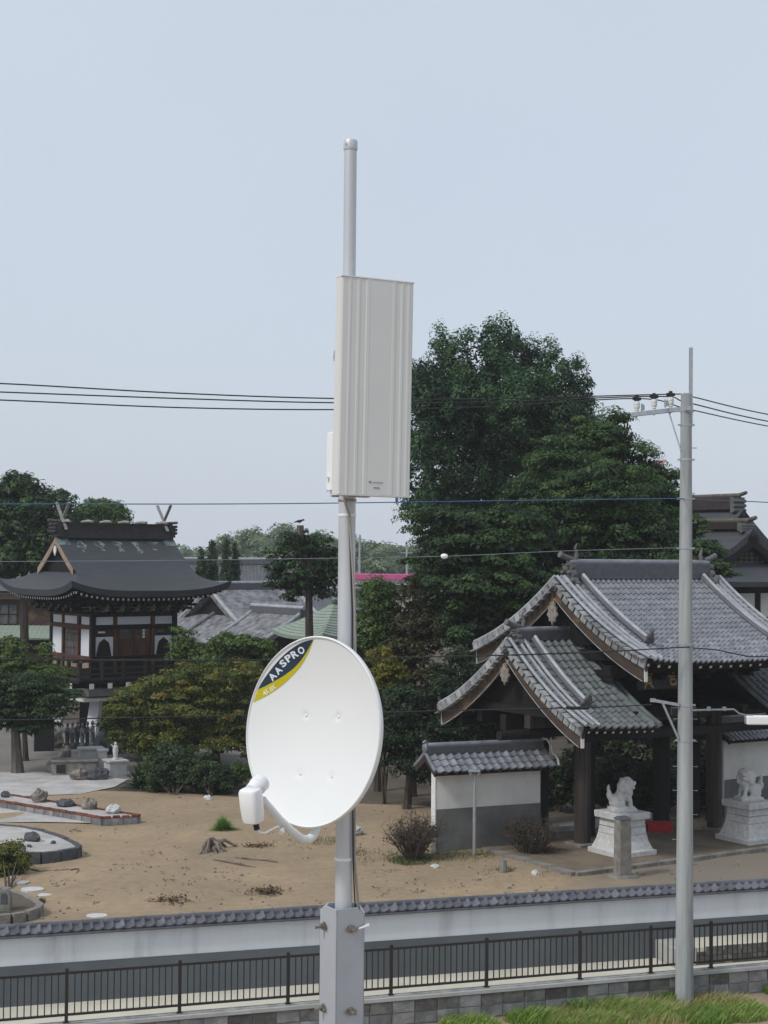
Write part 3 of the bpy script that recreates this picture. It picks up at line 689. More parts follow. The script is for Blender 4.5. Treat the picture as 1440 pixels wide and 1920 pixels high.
def dish():
    yaw = math.radians(38); tilt = math.radians(6.7)
    nh = Vector((-math.sin(yaw), -math.cos(yaw), 0)); n = (nh * math.cos(tilt) + Vector((0, 0, 1)) * math.sin(tilt)).normalized()
    hx = Vector((math.cos(yaw), -math.sin(yaw), 0)); up = (Vector((0, 0, 1)) * math.cos(tilt) - nh * math.sin(tilt)).normalized()
    c = at(583.5, 1371, 4.25); A, B, DEP = .2395, .259, .05
    t = thing('satellite_dish', 'white oval satellite dish with a navy and yellow logo clamped to the mast', 'satellite dish', c)
    def S(u, w, off=0.0): return c + hx * u + up * w + n * (-DEP * (1 - (u / A) ** 2 - (w / B) ** 2) + off)
    def uv(px, py):
        d = ray(px, py); k = (c - CAM).dot(n) / d.dot(n); p = CAM + d * k
        for _ in range(4):
            q = p - c; u, w = q.dot(hx), q.dot(up); z = -DEP * (1 - (u / A) ** 2 - (w / B) ** 2)
            k = (c + n * z - CAM).dot(n) / d.dot(n); p = CAM + d * k
        q = p - c; return q.dot(hx), q.dot(up)
    dimp = [uv(573, 1341), uv(634, 1344), uv(562, 1451), uv(621, 1456)]
    mb = MB(); NR, NA = 36, 96
    rs = [0.0] + [(i / NR) for i in range(1, NR + 1)]
    def dd(u, w):
        z = 0
        for a_, b_ in dimp:
            q = math.hypot(u - a_, w - b_)
            if q < .016: z += -.0035 * (math.cos(PI * q / .016) * .5 + .5)
        return z
    vs = [S(0, 0)]
    for r in rs[1:]:
        for j in range(NA):
            a_ = 2 * PI * j / NA; u, w = A * r * math.cos(a_) * .985, B * r * math.sin(a_) * .985
            vs.append(S(u, w, dd(u, w)))
    fs = [(0, 1 + j, 1 + (j + 1) % NA) for j in range(NA)]
    for i in range(NR - 1):
        for j in range(NA): fs.append((1 + i * NA + j, 1 + (i + 1) * NA + j, 1 + (i + 1) * NA + (j + 1) % NA, 1 + i * NA + (j + 1) % NA))
    # rolled rim and back skin
    rim = [(.985, .0), (.99, .003), (1.0, .0035), (1.012, .0005), (1.014, -.006), (1.008, -.0125), (.992, -.0115)]
    base = len(vs)
    def ring(k, off):
        return [c + hx * (A * k * math.cos(2 * PI * j / NA)) + up * (B * k * math.sin(2 * PI * j / NA)) + n * (-DEP * (1 - min(k, 1) ** 2) + off) for j in range(NA)]
    prev = 1 + (NR - 1) * NA
    for k, off in rim[1:] + [(.9, -.004), (.6, -.004), (.3, -.004), (.04, -.004)]:
        b0 = len(vs); vs += ring(k, off)
        for j in range(NA): fs.append((prev + j, b0 + j, b0 + (j + 1) % NA, prev + (j + 1) % NA))
        prev = b0
    fs.append(tuple(prev + j for j in range(NA)))
    mb.add(vs, fs); refl = mb.obj('reflector', K['dish'], t, smooth=True, world=True, fix=True)
    for a_, b_ in dimp:
        b = MB(); p = S(a_, b_, -.002)
        b.tube([p - n * .002, p + n * .0015, p + n * .0022], [.0042, .0042, .002], 12); b.obj('bolt_head', K['dish'], refl, world=True, smooth=True)
    # logo print
    def smooth_curve(pts, N):
        out = []; k = len(pts)
        for i in range(N + 1):
            f = i / N * (k - 1); j = min(int(f), k - 2); s = f - j
            p = [pts[max(j - 1, 0)], pts[j], pts[j + 1], pts[min(j + 2, k - 1)]]
            out.append(tuple(.5 * (2 * p[1][q] + (p[2][q] - p[0][q]) * s + (2 * p[0][q] - 5 * p[1][q] + 4 * p[2][q] - p[3][q]) * s * s + (3 * p[1][q] - p[0][q] - 3 * p[2][q] + p[3][q]) * s ** 3) for q in (0, 1)))
        return out
    outer = [(483.5, 1293), (492, 1278), (504, 1261), (518, 1243.5), (533, 1228), (547, 1216.5), (562, 1207), (575, 1202), (588, 1199)]
    midl = [(483.5, 1293), (498, 1286.5), (513.6, 1278), (531, 1268), (547.6, 1256), (558.5, 1245.5), (568, 1233.6), (578, 1218), (588, 1199)]
    low = [(475, 1317), (496, 1307), (515, 1295.5), (533, 1282), (549, 1266.5), (562, 1252), (572, 1236), (581, 1218.5), (588, 1199)]
    left = [(475, 1317), (478.5, 1306), (483.5, 1293)]
    def strip(name, c1, c2, m, off):
        N, Q = 40, 6; m1 = smooth_curve(c1, N); m2 = smooth_curve(c2, N); vs = []; fs = []
        for i in range(N + 1):
            for q in range(Q + 1):
                x = m1[i][0] * (1 - q / Q) + m2[i][0] * q / Q; y = m1[i][1] * (1 - q / Q) + m2[i][1] * q / Q
                u, w = uv(x, y); vs.append(S(u, w, off))
        for i in range(N):
            for q in range(Q): fs.append((i * (Q + 1) + q, (i + 1) * (Q + 1) + q, (i + 1) * (Q + 1) + q + 1, i * (Q + 1) + q + 1))
        b = MB(); b.add(vs, fs); b.obj(name, m, refl, world=True, smooth=True)
    strip('logo_band', outer, midl, K['navy'], .0009)
    strip('logo_band', midl, low, K['yellow'], .0009)
    lw = MB()
    for ch, zx, zy, W, Hh, ang in (('A', 478, 858, 13.5, 13.5, 47), ('A', 588, 740, 12.5, 13.5, 45), ('S', 682, 606, 11, 13.5, 42), ('P', 788, 505, 11.5, 13.5, 38), ('R', 905, 428, 12.5, 14, 32), ('O', 1032, 356, 12, 14, 28)):
        vs, fs = glyphs(ch, .035); a_ = np.array(vs); mn = a_.min(0); mx = a_.max(0)
        px0, py0 = 465 + zx / 10.286, 1185 + zy / 10.286; ca, sa = math.cos(math.radians(ang)), math.sin(math.radians(ang))
        out = []
        for v in vs:
            gx = ((v[0] - mn[0]) / (mx[0] - mn[0]) - .5) * W; gy = ((v[1] - mn[1]) / (mx[1] - mn[1]) - .5) * Hh
            u, w = uv(px0 + gx * ca - gy * sa, py0 - gx * sa - gy * ca); out.append(S(u, w, .0016))
        lw.add(out, fs)
    lw.obj('logo_lettering', K['logo_w'], refl, world=True)
    lw = MB()
    for ch, zx, zy, W, Hh, ang in (('4', 325, 1178, 6.5, 10, 32), ('K', 385, 1135, 6.5, 10, 32), ('8', 455, 1100, 6.5, 10, 32), ('K', 520, 1055, 6.5, 10, 32)):
        vs, fs = glyphs(ch, .02); a_ = np.array(vs); mn = a_.min(0); mx = a_.max(0)
        px0, py0 = 465 + zx / 10.286, 1185 + zy / 10.286; ca, sa = math.cos(math.radians(ang)), math.sin(math.radians(ang))
        out = []
        for v in vs:
            gx = ((v[0] - mn[0]) / (mx[0] - mn[0]) - .5) * W; gy = ((v[1] - mn[1]) / (mx[1] - mn[1]) - .5) * Hh
            u, w = uv(px0 + gx * ca - gy * sa, py0 - gx * sa - gy * ca); out.append(S(u, w, .0016))
        lw.add(out, fs)
    lw.obj('logo_lettering', K['logo_y'], refl, world=True)
    # back bracket to the mast
    mp = Vector((MX, MY, c.z - .02)); bk = c - n * .078
    b = MB(); b.box(bk, (.12, .02, .15), R=Matrix((hx, -n, up)).transposed()); b.bar(bk - n * .01, mp, .06, .09); b.lathe([(.031, mp.z - .05), (.031, mp.z + .05)], (MX, MY, 0), 20)
    b.obj('mast_bracket', K['steel'], t, world=True)
    # feed arm
    arm = [at(px, py, Y) for px, py, Y in ((596, 1535, 4.255), (592, 1556, 4.25), (586, 1569, 4.24), (577, 1575, 4.225), (565, 1573, 4.205), (548, 1560, 4.175), (523, 1536, 4.13), (492, 1500, 4.075))]
    MB().tube(arm, [.0125] * 5 + [.0118] * 3, 16).obj('feed_arm', K['dish'], t, smooth=True, world=True)
    e = at(531, 1552, 4.14); b = MB(); b.tube([e - Vector((0, .005, 0)), e + Vector((-.004, -.012, -.008))], .0052, 10); b.tube([e + Vector((-.002, -.012, -.006)), e + Vector((-.004, -.02, -.01))], .007, 6); b.obj('arm_screw', K['plastic'], t, world=True, smooth=True)
    # feed (LNB): rounded body hanging down, round horn facing the reflector
    to = (c - up * .02 - at(478, 1490, 4.04)).normalized()
    lc = at(472, 1511, 4.03)
    ex = Vector((to.x, to.y, 0)).normalized(); ey = Vector((-ex.y, ex.x, 0))
    lean = Matrix.Rotation(math.radians(-11), 3, ey)
    body = MB(); k = 20
    secs = [(.047, .012, .020), (.044, .020, .026), (.037, .0235, .0285), (.0, .0235, .0285), (-.033, .022, .0265), (-.042, .020, .0245), (-.046, .013, .017)]
    vs = []; fs = []
    for z, a_, b_ in secs:
        for j in range(k):
            th = 2 * PI * j / k; cx, sx = math.cos(th), math.sin(th)
            x = a_ * math.copysign(abs(cx) ** .55, cx); y = b_ * math.copysign(abs(sx) ** .55, sx)
            vs.append(lc + lean @ (ex * x + ey * y + Vector((0, 0, 1)) * z))
    for i in range(len(secs) - 1):
        for j in range(k): fs.append((i * k + j, i * k + (j + 1) % k, (i + 1) * k + (j + 1) % k, (i + 1) * k + j))
    fs += [tuple(reversed(range(k))), tuple((len(secs) - 1) * k + j for j in range(k))]
    body.add(vs, fs); fo = body.obj('feed_housing', K['plastic'], t, smooth=True, world=True, fix=True)
    hc = lc + Vector((0, 0, .042)) + ex * .01
    h = MB(); h.tube([hc - to * .012, hc + to * .012, hc + to * .013, hc + to * .034, hc + to * .038, hc + to * .039], [.0205, .0225, .0245, .0245, .022, .012], 24)
    h.obj('feed_horn', K['plastic'], fo, smooth=True, world=True)
    b = MB(); p = at(479, 1541, 4.03); q = at(482, 1556, 4.03); b.tube([p, q], .0078, 12); b.obj('connector', K['black'], t, world=True, smooth=True)
    ca = [at(px, py, Y) for px, py, Y in ((482, 1556, 4.03), (487, 1561, 4.035), (497, 1562, 4.06), (508, 1556, 4.09), (520, 1550, 4.12), (531, 1551, 4.15), (560, 1573, 4.2), (585, 1573, 4.25), (610, 1540, 4.33), (640, 1500, 4.37))]
    MB().tube(ca, .0028, 8).obj('feed_cable', K['plastic'], t, smooth=True, world=True)
dish()

# ------------------------------------------------------------------ utility pole
UB = gd(1283, 1884, 0); UX, UY = UB.x, UB.y
def uz(py): return at(1286, py, UY).z
def utility_pole():
    zt = uz(739)
    t = thing('utility_pole', 'tall pale concrete utility pole with a steel crossarm and three white insulators', 'utility pole', (UX, UY, 0))
    ax = at(1287, 739, UY).x
    n = 12
    MB().tube([(UX, UY, -.5), (UX, UY, 0)] + [(UX + 0 * (ax - UX) * i / n, UY, zt * i / n) for i in range(1, n + 1)], [.163, .16] + [.16 - (.16 - .096) * i / n for i in range(1, n + 1)], 28).obj('shaft', K['pole_c'], t, smooth=True, world=True)
    rad = lambda z: .16 - (.16 - .096) * z / zt
    MB().lathe([(rad(zt) + .001, zt - .002), (rad(zt) - .006, zt + .012), (.02, zt + .02)], (UX, UY, 0), 28).obj('cap', K['concrete'], t, world=True)
    for py in (771, 797, 862, 935, 1028, 1208, 1322, 1388):
        z = uz(py); b = MB(); r = rad(z) + .003; b.lathe([(r, z - .022), (r + .003, z - .02), (r + .003, z + .02), (r, z + .022)], (UX, UY, 0), 24)
        for sx in (-1, 1): b.box((UX + sx * (r + .02), UY - .01, z), (.05, .03, .03))
        b.obj('band', K['steel'], t, world=True)
    for k, py in enumerate((1348, 1390, 1437, 1482, 1527, 1574, 1620, 1666, 840, 900, 980)):
        z = uz(py); r = rad(z); sgn = (-1 if k % 2 else 1)
        for s_ in ((-1, 1) if k < 4 else (sgn,)):
            b = MB(); b.tube([(UX + s_ * (r - .01), UY - .01, z), (UX + s_ * (r + .075), UY - .012, z)], .007, 8); b.tube([(UX + s_ * (r + .07), UY - .012, z), (UX + s_ * (r + .078), UY - .012, z)], .012, 8)
            b.obj('step_bolt', K['wire_g'], t, world=True)
    # steel extension channel behind the top
    z0, z1 = uz(800), uz(652); ex = at(1297.5, 700, UY).x
    b = MB(); b.box((ex, UY - .02, (z0 + z1) / 2), (.012, .055, z1 - z0)); b.box((ex - .028, UY - .042, (z0 + z1) / 2), (.05, .01, z1 - z0)); b.box((ex - .028, UY + .002, (z0 + z1) / 2), (.05, .01, z1 - z0))
    b.obj('extension_channel', K['steel'], t, world=True)
    # crossarm reaching back to the left
    A_ = Vector((UX, UY - .13, uz(767))); dirc = Vector((-.61, .79, 0)); e = at(1186, 778, UY + 1.16)
    d = (Vector((e.x, e.y, A_.z)) - A_); E_ = A_ + d; d.normalize()
    b = MB(); b.bar(A_ - d * .1, E_, .075, .075); b.obj('crossarm', K['steel'], t, world=True)
    mid = A_.lerp(E_, .33); b = MB(); b.tube([mid + Vector((0, 0, -.03)), Vector((UX - .1, UY - .05, uz(846)))], .013, 8); b.obj('arm_brace', K['steel'], t, world=True)
    out = []
    for f in (.30, .60, .92):
        p = A_.lerp(E_, f) + Vector((0, 0, .038))
        b = MB(); b.lathe([(.03, 0), (.03, .03), (.045, .035), (.045, .06), (.03, .065), (.05, .07), (.058, .09), (.058, .115), (.05, .12), (.056, .128), (.058, .16), (.054, .19), (.04, .2)], p, 16)
        ins = b.obj('insulator', K['porcelain'], t, world=True, smooth=True)
        b = MB(); b.lathe([(.03, .2), (.047, .205), (.047, .26), (.036, .27), (.036, .30), (.02, .31)], p, 12); b.bar(p + Vector((-.07, -.02, .245)), p + Vector((.07, .02, .245)), .06, .05)
        b.obj('wire_cover', K['black'], ins, world=True)
        b = MB(); b.tube([p + Vector((0, 0, -.1)), p + Vector((0, 0, .01))], .012, 8); b.obj('pin', K['steel'], ins, world=True)
        out.append(p + Vector((0, 0, .25)))
    for f, s_ in ((.92, .09), (.3, -.1)):
        p = A_.lerp(E_, f) + Vector((s_, -.03, .06)); b = MB(); b.box(p + Vector((0, 0, .06)), (.03, .05, .14)); b.box(p + Vector((.035, 0, .06)), (.025, .03, .1)); b.obj('surge_arrester', K['steel'], t, world=True)
    # side bracket for the low cables
    p = at(1224, 1313, UY - .1); q = Vector((UX - .12, UY - .08, uz(1321))); r = Vector((UX - .13, UY - .08, uz(1385)))
    b = MB(); b.bar(p, q, .04, .05); b.tube([p.lerp(q, .35), r], .02, 8); b.box(p, (.09, .06, .06)); b.obj('side_bracket', K['steel'], t, world=True)
    b = MB(); b.box(at(1286, 1336, UY - .0) + Vector((0, .2, 0)), (.44, .16, .13)); b.obj('junction_box', K['black'], t, world=True)
    return out
INS = utility_pole()
def street_lamp():
    a_ = Vector((UX + .1, UY - .1, uz(1331))); t = thing('street_lamp', 'white box-shaped street lamp on an arm from the utility pole, right edge', 'street lamp', a_)
    pts = [a_, at(1330, 1331, UY - .12), at(1376, 1330, UY - .15), at(1386, 1338, UY - .16), at(1398, 1341, UY - .17), at(1412, 1342, UY - .17)]
    MB().tube(pts, .017, 8).obj('arm', K['wire_g'], t, world=True, smooth=True)
    c = at(1428, 1350, UY - .17)
    b = MB(); b.box(c, (.56, .2, .15)); b.obj('lamp_head', K['plastic'], t, world=True, bevel=.02)
    MB().box(c + Vector((0, 0, -.079)), (.48, .15, .012)).obj('diffuser', K['glass'], t, world=True)
    b = MB(); b.box(c + Vector((-.283, 0, 0)), (.012, .13, .1)); b.obj('end_plate', K['grey_ink'], t, world=True)
    for px in (1329, 1358): MB().box(at(px, 1329, UY - .12), (.06, .06, .07)).obj('arm_clamp', K['wire_g'], t, world=True)
street_lamp()
def marker_stake():
    p = gd(1303, 1872, 0); MB().box(p + Vector((0, 0, .13)), (.075, .06, .3), rz=.2).top('marker_stake', K['white'], 'small white marker stake in the grass right of the utility pole', 'stake', bevel=.012)
marker_stake()

# ------------------------------------------------------------------ overhead wires
def wire(pts, r, m, label, name='overhead_wire', nseg=10):
    P = [Vector(p) for p in pts]; out = []; k = len(P)
    for i in range(k - 1):
        for s in range(nseg):
            u = s / nseg; p = [P[max(i - 1, 0)], P[i], P[i + 1], P[min(i + 2, k - 1)]]
            out.append(.5 * (2 * p[1] + (p[2] - p[0]) * u + (2 * p[0] - 5 * p[1] + 4 * p[2] - p[3]) * u * u + (3 * p[1] - p[0] - 3 * p[2] + p[3]) * u ** 3))
    out.append(P[-1])
    return MB().tube(out, r, 6).top(name, m, label, 'wire', 'overhead wires', smooth=True, loc=out[0])
def wY(px): return UY - .25 + (px - 1285) / 1285 * 3.4
for ip, ys, right, lab in ((INS[2], ((-260, 742), (0, 750), (330, 764), (620, 768), (900, 763)), (1290, 767, 1440, 799), 'black power line, lowest of the upper three, across the sky'),
                           (INS[1], ((-260, 726), (0, 735), (330, 747), (620, 755), (900, 754)), (1290, 755, 1440, 790), 'black power line, middle of the upper three, across the sky'),
                           (INS[0], ((-260, 711), (0, 719), (330, 737), (620, 747), (900, 748)), (1290, 742, 1440, 777), 'black power line, highest of the upper three, across the sky')):
    pts = [at(px, py, wY(px) + (ip.y - UY) * .7) for px, py in ys] + [ip, at(right[0], right[1], UY + .45), at(right[2], right[3], UY + 3), at(1720, right[3] + 50, UY + 8)]
    wire(pts, .012, K['wire'], lab)
w_b = wire([at(px, py, wY(px)) for px, py in ((-260, 947), (0, 945), (400, 945), (650, 943), (1000, 938), (1240, 935), (1275, 935))] + [at(px, py, UY + (px - 1285) / 155 * 1.5) for px, py in ((1300, 936), (1440, 942), (1700, 958))], .0095, K['blue'], 'blue sheathed messenger wire passing below the panel antenna')
for px in (744, 757):
    p = at(px, 936, wY(px)); MB().box(p, (.05, .04, .11)).obj('wire_clip', K['blue'], w_b, world=True)
w_g = wire([at(px, py, wY(px)) for px, py in ((-260, 1055), (0, 1053), (300, 1051), (600, 1047), (833, 1043), (1060, 1033), (1275, 1027))], .0065, K['wire_g'], 'thin grey wire with a white marker ball, crossing above the gate roof')
p = at(833, 1043, wY(833)); b = MB(); b.ell(p, (.065, .05, .045)); b.obj('marker_ball', K['plastic'], w_g, world=True, smooth=True)
wire([at(px, py, wY(px)) for px, py in ((-260, 1240), (0, 1236), (230, 1238), (480, 1238), (700, 1234), (960, 1228), (1130, 1222), (1275, 1214))] + [at(px, py, UY + (px - 1285) / 155 * 1.5) for px, py in ((1300, 1215), (1345, 1219), (1390, 1228), (1440, 1231), (1700, 1225))], .0125, K['wire'], 'thick black telephone cable crossing the temple gate roof')
wire([at(px, py, wY(px)) for px, py in ((-260, 1354), (0, 1350), (230, 1346), (600, 1338), (900, 1331), (1120, 1326), (1222, 1321))], .0105, K['wire'], 'lowest black cable, tied to the side bracket of the utility pole')
wire([at(px, py, wY(px)) for px, py in ((1062, 1327), (1075, 1327.5), (1088, 1327.5), (1104, 1327))], .032, K['black'], 'short black splice closure on the lowest cable', name='cable_splice')
# ------------------------------------------------------------------ temple gate
def tile_vf(w, l, h, lip=.04):
    xs = [0, .16, .34, .52, .64, .76, .88, 1.0]; zs = [.30, .08, 0, .10, .45, .85, 1.0, .62]; k = len(xs); vs = []
    for y, dz in ((0, 0), (-l, .03)):
        for x, z in zip(xs, zs): vs.append(Vector((x * w * 1.06 - .03 * w, y, z * h + dz)))
    for x, z in zip(xs, zs): vs.append(Vector((x * w * 1.06 - .03 * w, -l, z * h + .03 - lip)))
    fs = [(i + k, i + k + 1, i + 1, i) for i in range(k - 1)] + [(i + 2 * k, i + 2 * k + 1, i + k + 1, i + k) for i in range(k - 1)]
    return vs, fs
class Roof:
    """two-sided tiled roof, ridge along local x; profile hollow, eaves lifted at the ends"""
    def __init__(s, u0, u1, r, zr, ze, k=.34, lift=.14):
        s.u0, s.u1, s.r, s.zr, s.ze, s.k, s.lift = u0, u1, r, zr, ze, k, lift
    def pt(s, u, t, side=-1, off=0.0):
        um, h = (s.u0 + s.u1) / 2, (s.u1 - s.u0) / 2
        q = abs(u - um) / h
        z = s.zr - (s.zr - s.ze) * ((1 + s.k) * t - s.k * t * t) + s.lift * (q ** 3) * t * t
        dv = s.r; dz = -(s.zr - s.ze) * ((1 + s.k) - 2 * s.k * t); n = math.hypot(dv, dz)
        # off: along the outward normal of the slope
        return Vector((u, side * (s.r * t + off * (-dz) / n), z + off * dv / n))
    def fr(s, u, t, side=-1, off=0.0):
        p = s.pt(u, t, side, off); q = s.pt(u, t + .02, side, off)
        ey = (p - q).normalized(); ex = Vector((-side, 0, 0)); ez = ex.cross(ey).normalized(); ex = ey.cross(ez)
        return p, ex, ey, ez
def tiled(roof, part, u0, u1, w, rows, mt, nsingle, h=.062, sides=(-1, 1), name='tile'):
    ncol = max(1, int(round((u1 - u0) / w))); w = (u1 - u0) / ncol
    L = math.hypot(roof.r, roof.zr - roof.ze) * 1.02; l = L / rows * 1.14
    vs, fs = tile_vf(w, l, h); mb = MB(); mb.add(vs, fs); tm = mb.mesh(name, mt)
    field = MB(); left = nsingle
    for side in sides:
        for r in range(rows - 1, -1, -1):
            t = (r - .02) / rows
            for c in range(ncol):
                u = u0 + c * w
                p, ex, ey, ez = roof.fr(u + w / 2, max(t, 0) , side, .012)
                p = p - ex * (w / 2) if side < 0 else p - ex * (w / 2)
                # chord down to the lower end
                q = roof.pt(u + w / 2, t + 1.0 / rows, side, .012)
                ey = (roof.pt(u + w / 2, t, side, .012) - q).normalized(); ez = ex.cross(ey).normalized()
                if side == -1 and left > 0:
                    j = rnd.uniform(-.004, .004)
                    M = frame(p + ez * j, ex, ey, ez); piece(name, tm, part, M); left -= 1
                else:
                    M = frame(p, ex, ey, ez); field.add([M @ v for v in vs], fs)
    if field.v:
        o = field.obj('tile_field', mt, part); o['kind'] = 'stuff'
def along(roof, u, t0, t1, off, side=-1, n=14):
    return [roof.pt(u, t0 + (t1 - t0) * i / n, side, off) for i in range(n + 1)]
def gable_trim(roof, part, u, sgn, mts, full=True, gegyo_z=.62, plate=.27, board=.3):
    """verge tiles, round verge ridges, bargeboards and pendant of the gable at u (sgn: outward direction)"""
    L = math.hypot(roof.r, roof.zr - roof.ze)
    for side in (-1, 1):
        n = int(L / plate)
        for i in range(n):
            t = (i + .5) / n; p, ex, ey, ez = roof.fr(u, t, side, 0)
            mb = MB(); 
            M = frame(Vector((u + sgn * .0, 0, 0)) + Vector((0, p.y, p.z)) - ez * .1 + Vector((sgn * .02, 0, 0)), Vector((1, 0, 0)) , ey, Vector((1, 0, 0)).cross(ey))
            key = 'verge' + str(round(plate, 2))
            if key not in _cache:
                _cache[key] = MB().box((0, 0, 0), (.05, L / n * .8, .27)).box((-.07 * 1, 0, .12), (.16, L / n * .8, .03)).mesh('verge_tile', K['tile_edge'])
            o = piece('verge_tile', _cache[key], part, M)
            if sgn > 0: o.scale = (1, 1, 1)
        for k, du in enumerate((.06, .30, .48)):
            pts = along(roof, u - sgn * du, 0, 1.0, .075, side); MB().tube(pts, .043 if k < 2 else .04, 8).obj('verge_ridge', mts, part, smooth=True)
        # bargeboard: polygon band below the verge tiles
        N = 16; up_ = [roof.pt(u, i / N, side, -.2) for i in range(N + 1)]
        lo = [roof.pt(u, i / N, side, -.2 - board * (.8 + .45 * (i / N))) for i in range(N + 1)]
        lo[0] = Vector((u, 0, up_[0].z - board * 1.35)); up_[0] = Vector((u, 0, up_[0].z - .02))
        x0 = u - sgn * .03; x1 = u - sgn * .11
        mb = MB(); nn = N + 1
        vs = [(x0, p.y, p.z) for p in up_] + [(x0, p.y, p.z) for p in lo] + [(x1, p.y, p.z) for p in up_] + [(x1, p.y, p.z) for p in lo]
        fs = []
        for i in range(N):
            fs += [(i, i + 1, nn + i + 1, nn + i), (2 * nn + i, 3 * nn + i, 3 * nn + i + 1, 2 * nn + i + 1), (nn + i, nn + i + 1, 3 * nn + i + 1, 3 * nn + i), (i, 2 * nn + i, 2 * nn + i + 1, i + 1)]
        fs += [(N, 2 * nn + N, 3 * nn + N, nn + N)]
        mb.add(vs, fs); bb = mb.obj('bargeboard', K['wood_br'], part, fix=True)
        e = (up_[-1] + lo[-1]) / 2; hgt = (up_[-1] - lo[-1]).length
        ee = MB(); ee.box((u - sgn * .07, e.y + side * .012, e.z), (.1, .02, hgt * 1.02))
        ee.obj('bargeboard_end', K['white'], bb)
        edge = MB(); edge.tube([(u - sgn * .028, p.y, p.z - .005) for p in lo], .014, 6); edge.obj('bargeboard_edge', K['tile_edge'], bb)
    # pendant
    z = roof.zr - gegyo_z; s_ = board / .3
    out = [(0, .30), (.10, .26), (.13, .14), (.22, .16), (.20, .02), (.27, -.06), (.17, -.14), (.15, -.24), (.06, -.22), (0, -.34)]
    out = [(x * s_ * .82, y * s_) for x, y in out]; poly = out + [(-x, y) for x, y in reversed(out[1:-1])]
    mb = MB(); mb.prism(poly, (u + sgn * .02, 0, z), (0, sgn, 0), (0, 0, 1), .05); g = mb.obj('pendant_ornament', K['stone_old'], part, fix=True)
    mb = MB(); mb.lathe([(.075 * s_, 0), (.07 * s_, .02), (.02, .03)], (u + sgn * .06, 0, z + .12 * s_), 12, R=Matrix.Rotation(sgn * PI / 2, 3, 'Y')); mb.obj('pendant_boss', K['wood_pale'], g)
_cache = {}
def ridge_piece(part, u0, u1, z, hgt, w, m, oni=.0, ends=(1, 1)):
    mb = MB(); mb.box(((u0 + u1) / 2, 0, z + hgt / 2), (u1 - u0, w, hgt))
    nl = 5
    for i in range(nl):
        mb.box(((u0 + u1) / 2, 0, z + hgt * (i + .5) / nl), (u1 - u0 + .004, w + .035, hgt / nl * .45))
    rd = mb.obj('ridge', m, part)
    MB().tube([(u0 - .02, 0, z + hgt + .02), (u1 + .02, 0, z + hgt + .02)], .085 * w / .3 + .01, 10).obj('ridge_cap', K['tile'], rd, smooth=True)
    if oni:
        for s_, e, uu in ((-1, ends[0], u0), (1, ends[1], u1)):
            if not e: continue
            half = [(0, .62), (.12, .60), (.2, .50), (.30, .55), (.33, .42), (.25, .34), (.36, .26), (.42, .12), (.36, 0), (.50, -.06), (.62, -.24), (.54, -.36), (.40, -.30), (.30, -.16), (.16, -.06), (0, -.02)]
            half = [(x * oni, y * oni) for x, y in half]; poly = half + [(-x, y) for x, y in reversed(half[1:-1])]
            mb = MB(); mb.prism(poly, (uu - .06 + (0 if s_ > 0 else -.0), 0, z + .05), (0, 1, 0), (0, 0, 1), .13)
            for y_, z_, r_ in ((0, .36, .17), (.2, .2, .1), (-.2, .2, .1), (.42, -.14, .12), (-.42, -.14, .12), (.12, .52, .07), (-.12, .52, .07)):
                mb.ell((uu + s_ * .09, y_ * oni, z + .05 + z_ * oni), (.1, r_ * oni, r_ * oni))
            od = mb.obj('ridge_end_tile', K['oni'], part, fix=True)
            mb = MB(); p = Vector((uu - s_ * .1, 0, z + hgt + .1))
            mb.tube([p, p + Vector((s_ * .22, 0, .05)), p + Vector((s_ * .42, 0, .13))], [.07, .075, .085], 10)
            mb.tube([p + Vector((-s_ * .12, 0, 0)), p + Vector((-s_ * .16, 0, .16)), p + Vector((-s_ * .1, 0, .3)), p + Vector((-s_ * .16, 0, .42))], [.06, .05, .03, .012], 8)
            mb.obj('ridge_finial', K['oni'], od, smooth=True)
def descending_ridge(roof, part, u, t1, m, side=-1):
    pts = along(roof, u, .02, t1, .11, side)
    MB().tube(pts, .075, 8).obj('descending_ridge', m, part, smooth=True)
    pts2 = along(roof, u, .02, t1, .2, side); MB().tube(pts2, .045, 8).obj('descending_ridge', K['tile_lt'], part, smooth=True)
    p, ex, ey, ez = roof.fr(u, t1, side, .1)
    mb = MB(); R = Matrix((ex, ey, ez)).transposed()
    mb.box(p - ey * .03, (.26, .06, .3), R=R); mb.ell(p + ez * .17 - ey * .04, (.11, .06, .12), R=R); mb.ell(p + ex * .12 + ez * .05 - ey * .04, (.07, .05, .07), R=R); mb.ell(p - ex * .12 + ez * .05 - ey * .04, (.07, .05, .07), R=R)
    mb.tube([p + ez * .25, p + ez * .33 - ey * .08], [.04, .05], 8)
    mb.obj('small_end_tile', K['oni'], part)
def eave_rafters(roof, part, u0, u1, step, t0=.55, side=-1, s_=.075):
    n = int((u1 - u0) / step)
    for i in range(n + 1):
        u = u0 + (u1 - u0) * i / n
        a_ = roof.pt(u, t0, side, -.2); b_ = roof.pt(u, .965, side, -.17)
        mb = MB(); mb.bar(a_, b_, s_, s_ * 1.2); d = (b_ - a_).normalized(); mb.bar(b_ + d * .0005, b_ + d * .012, s_ * .98, s_ * 1.18, mi=1)
        mb.obj('rafter', [K['wood_dk'], K['white']], part)
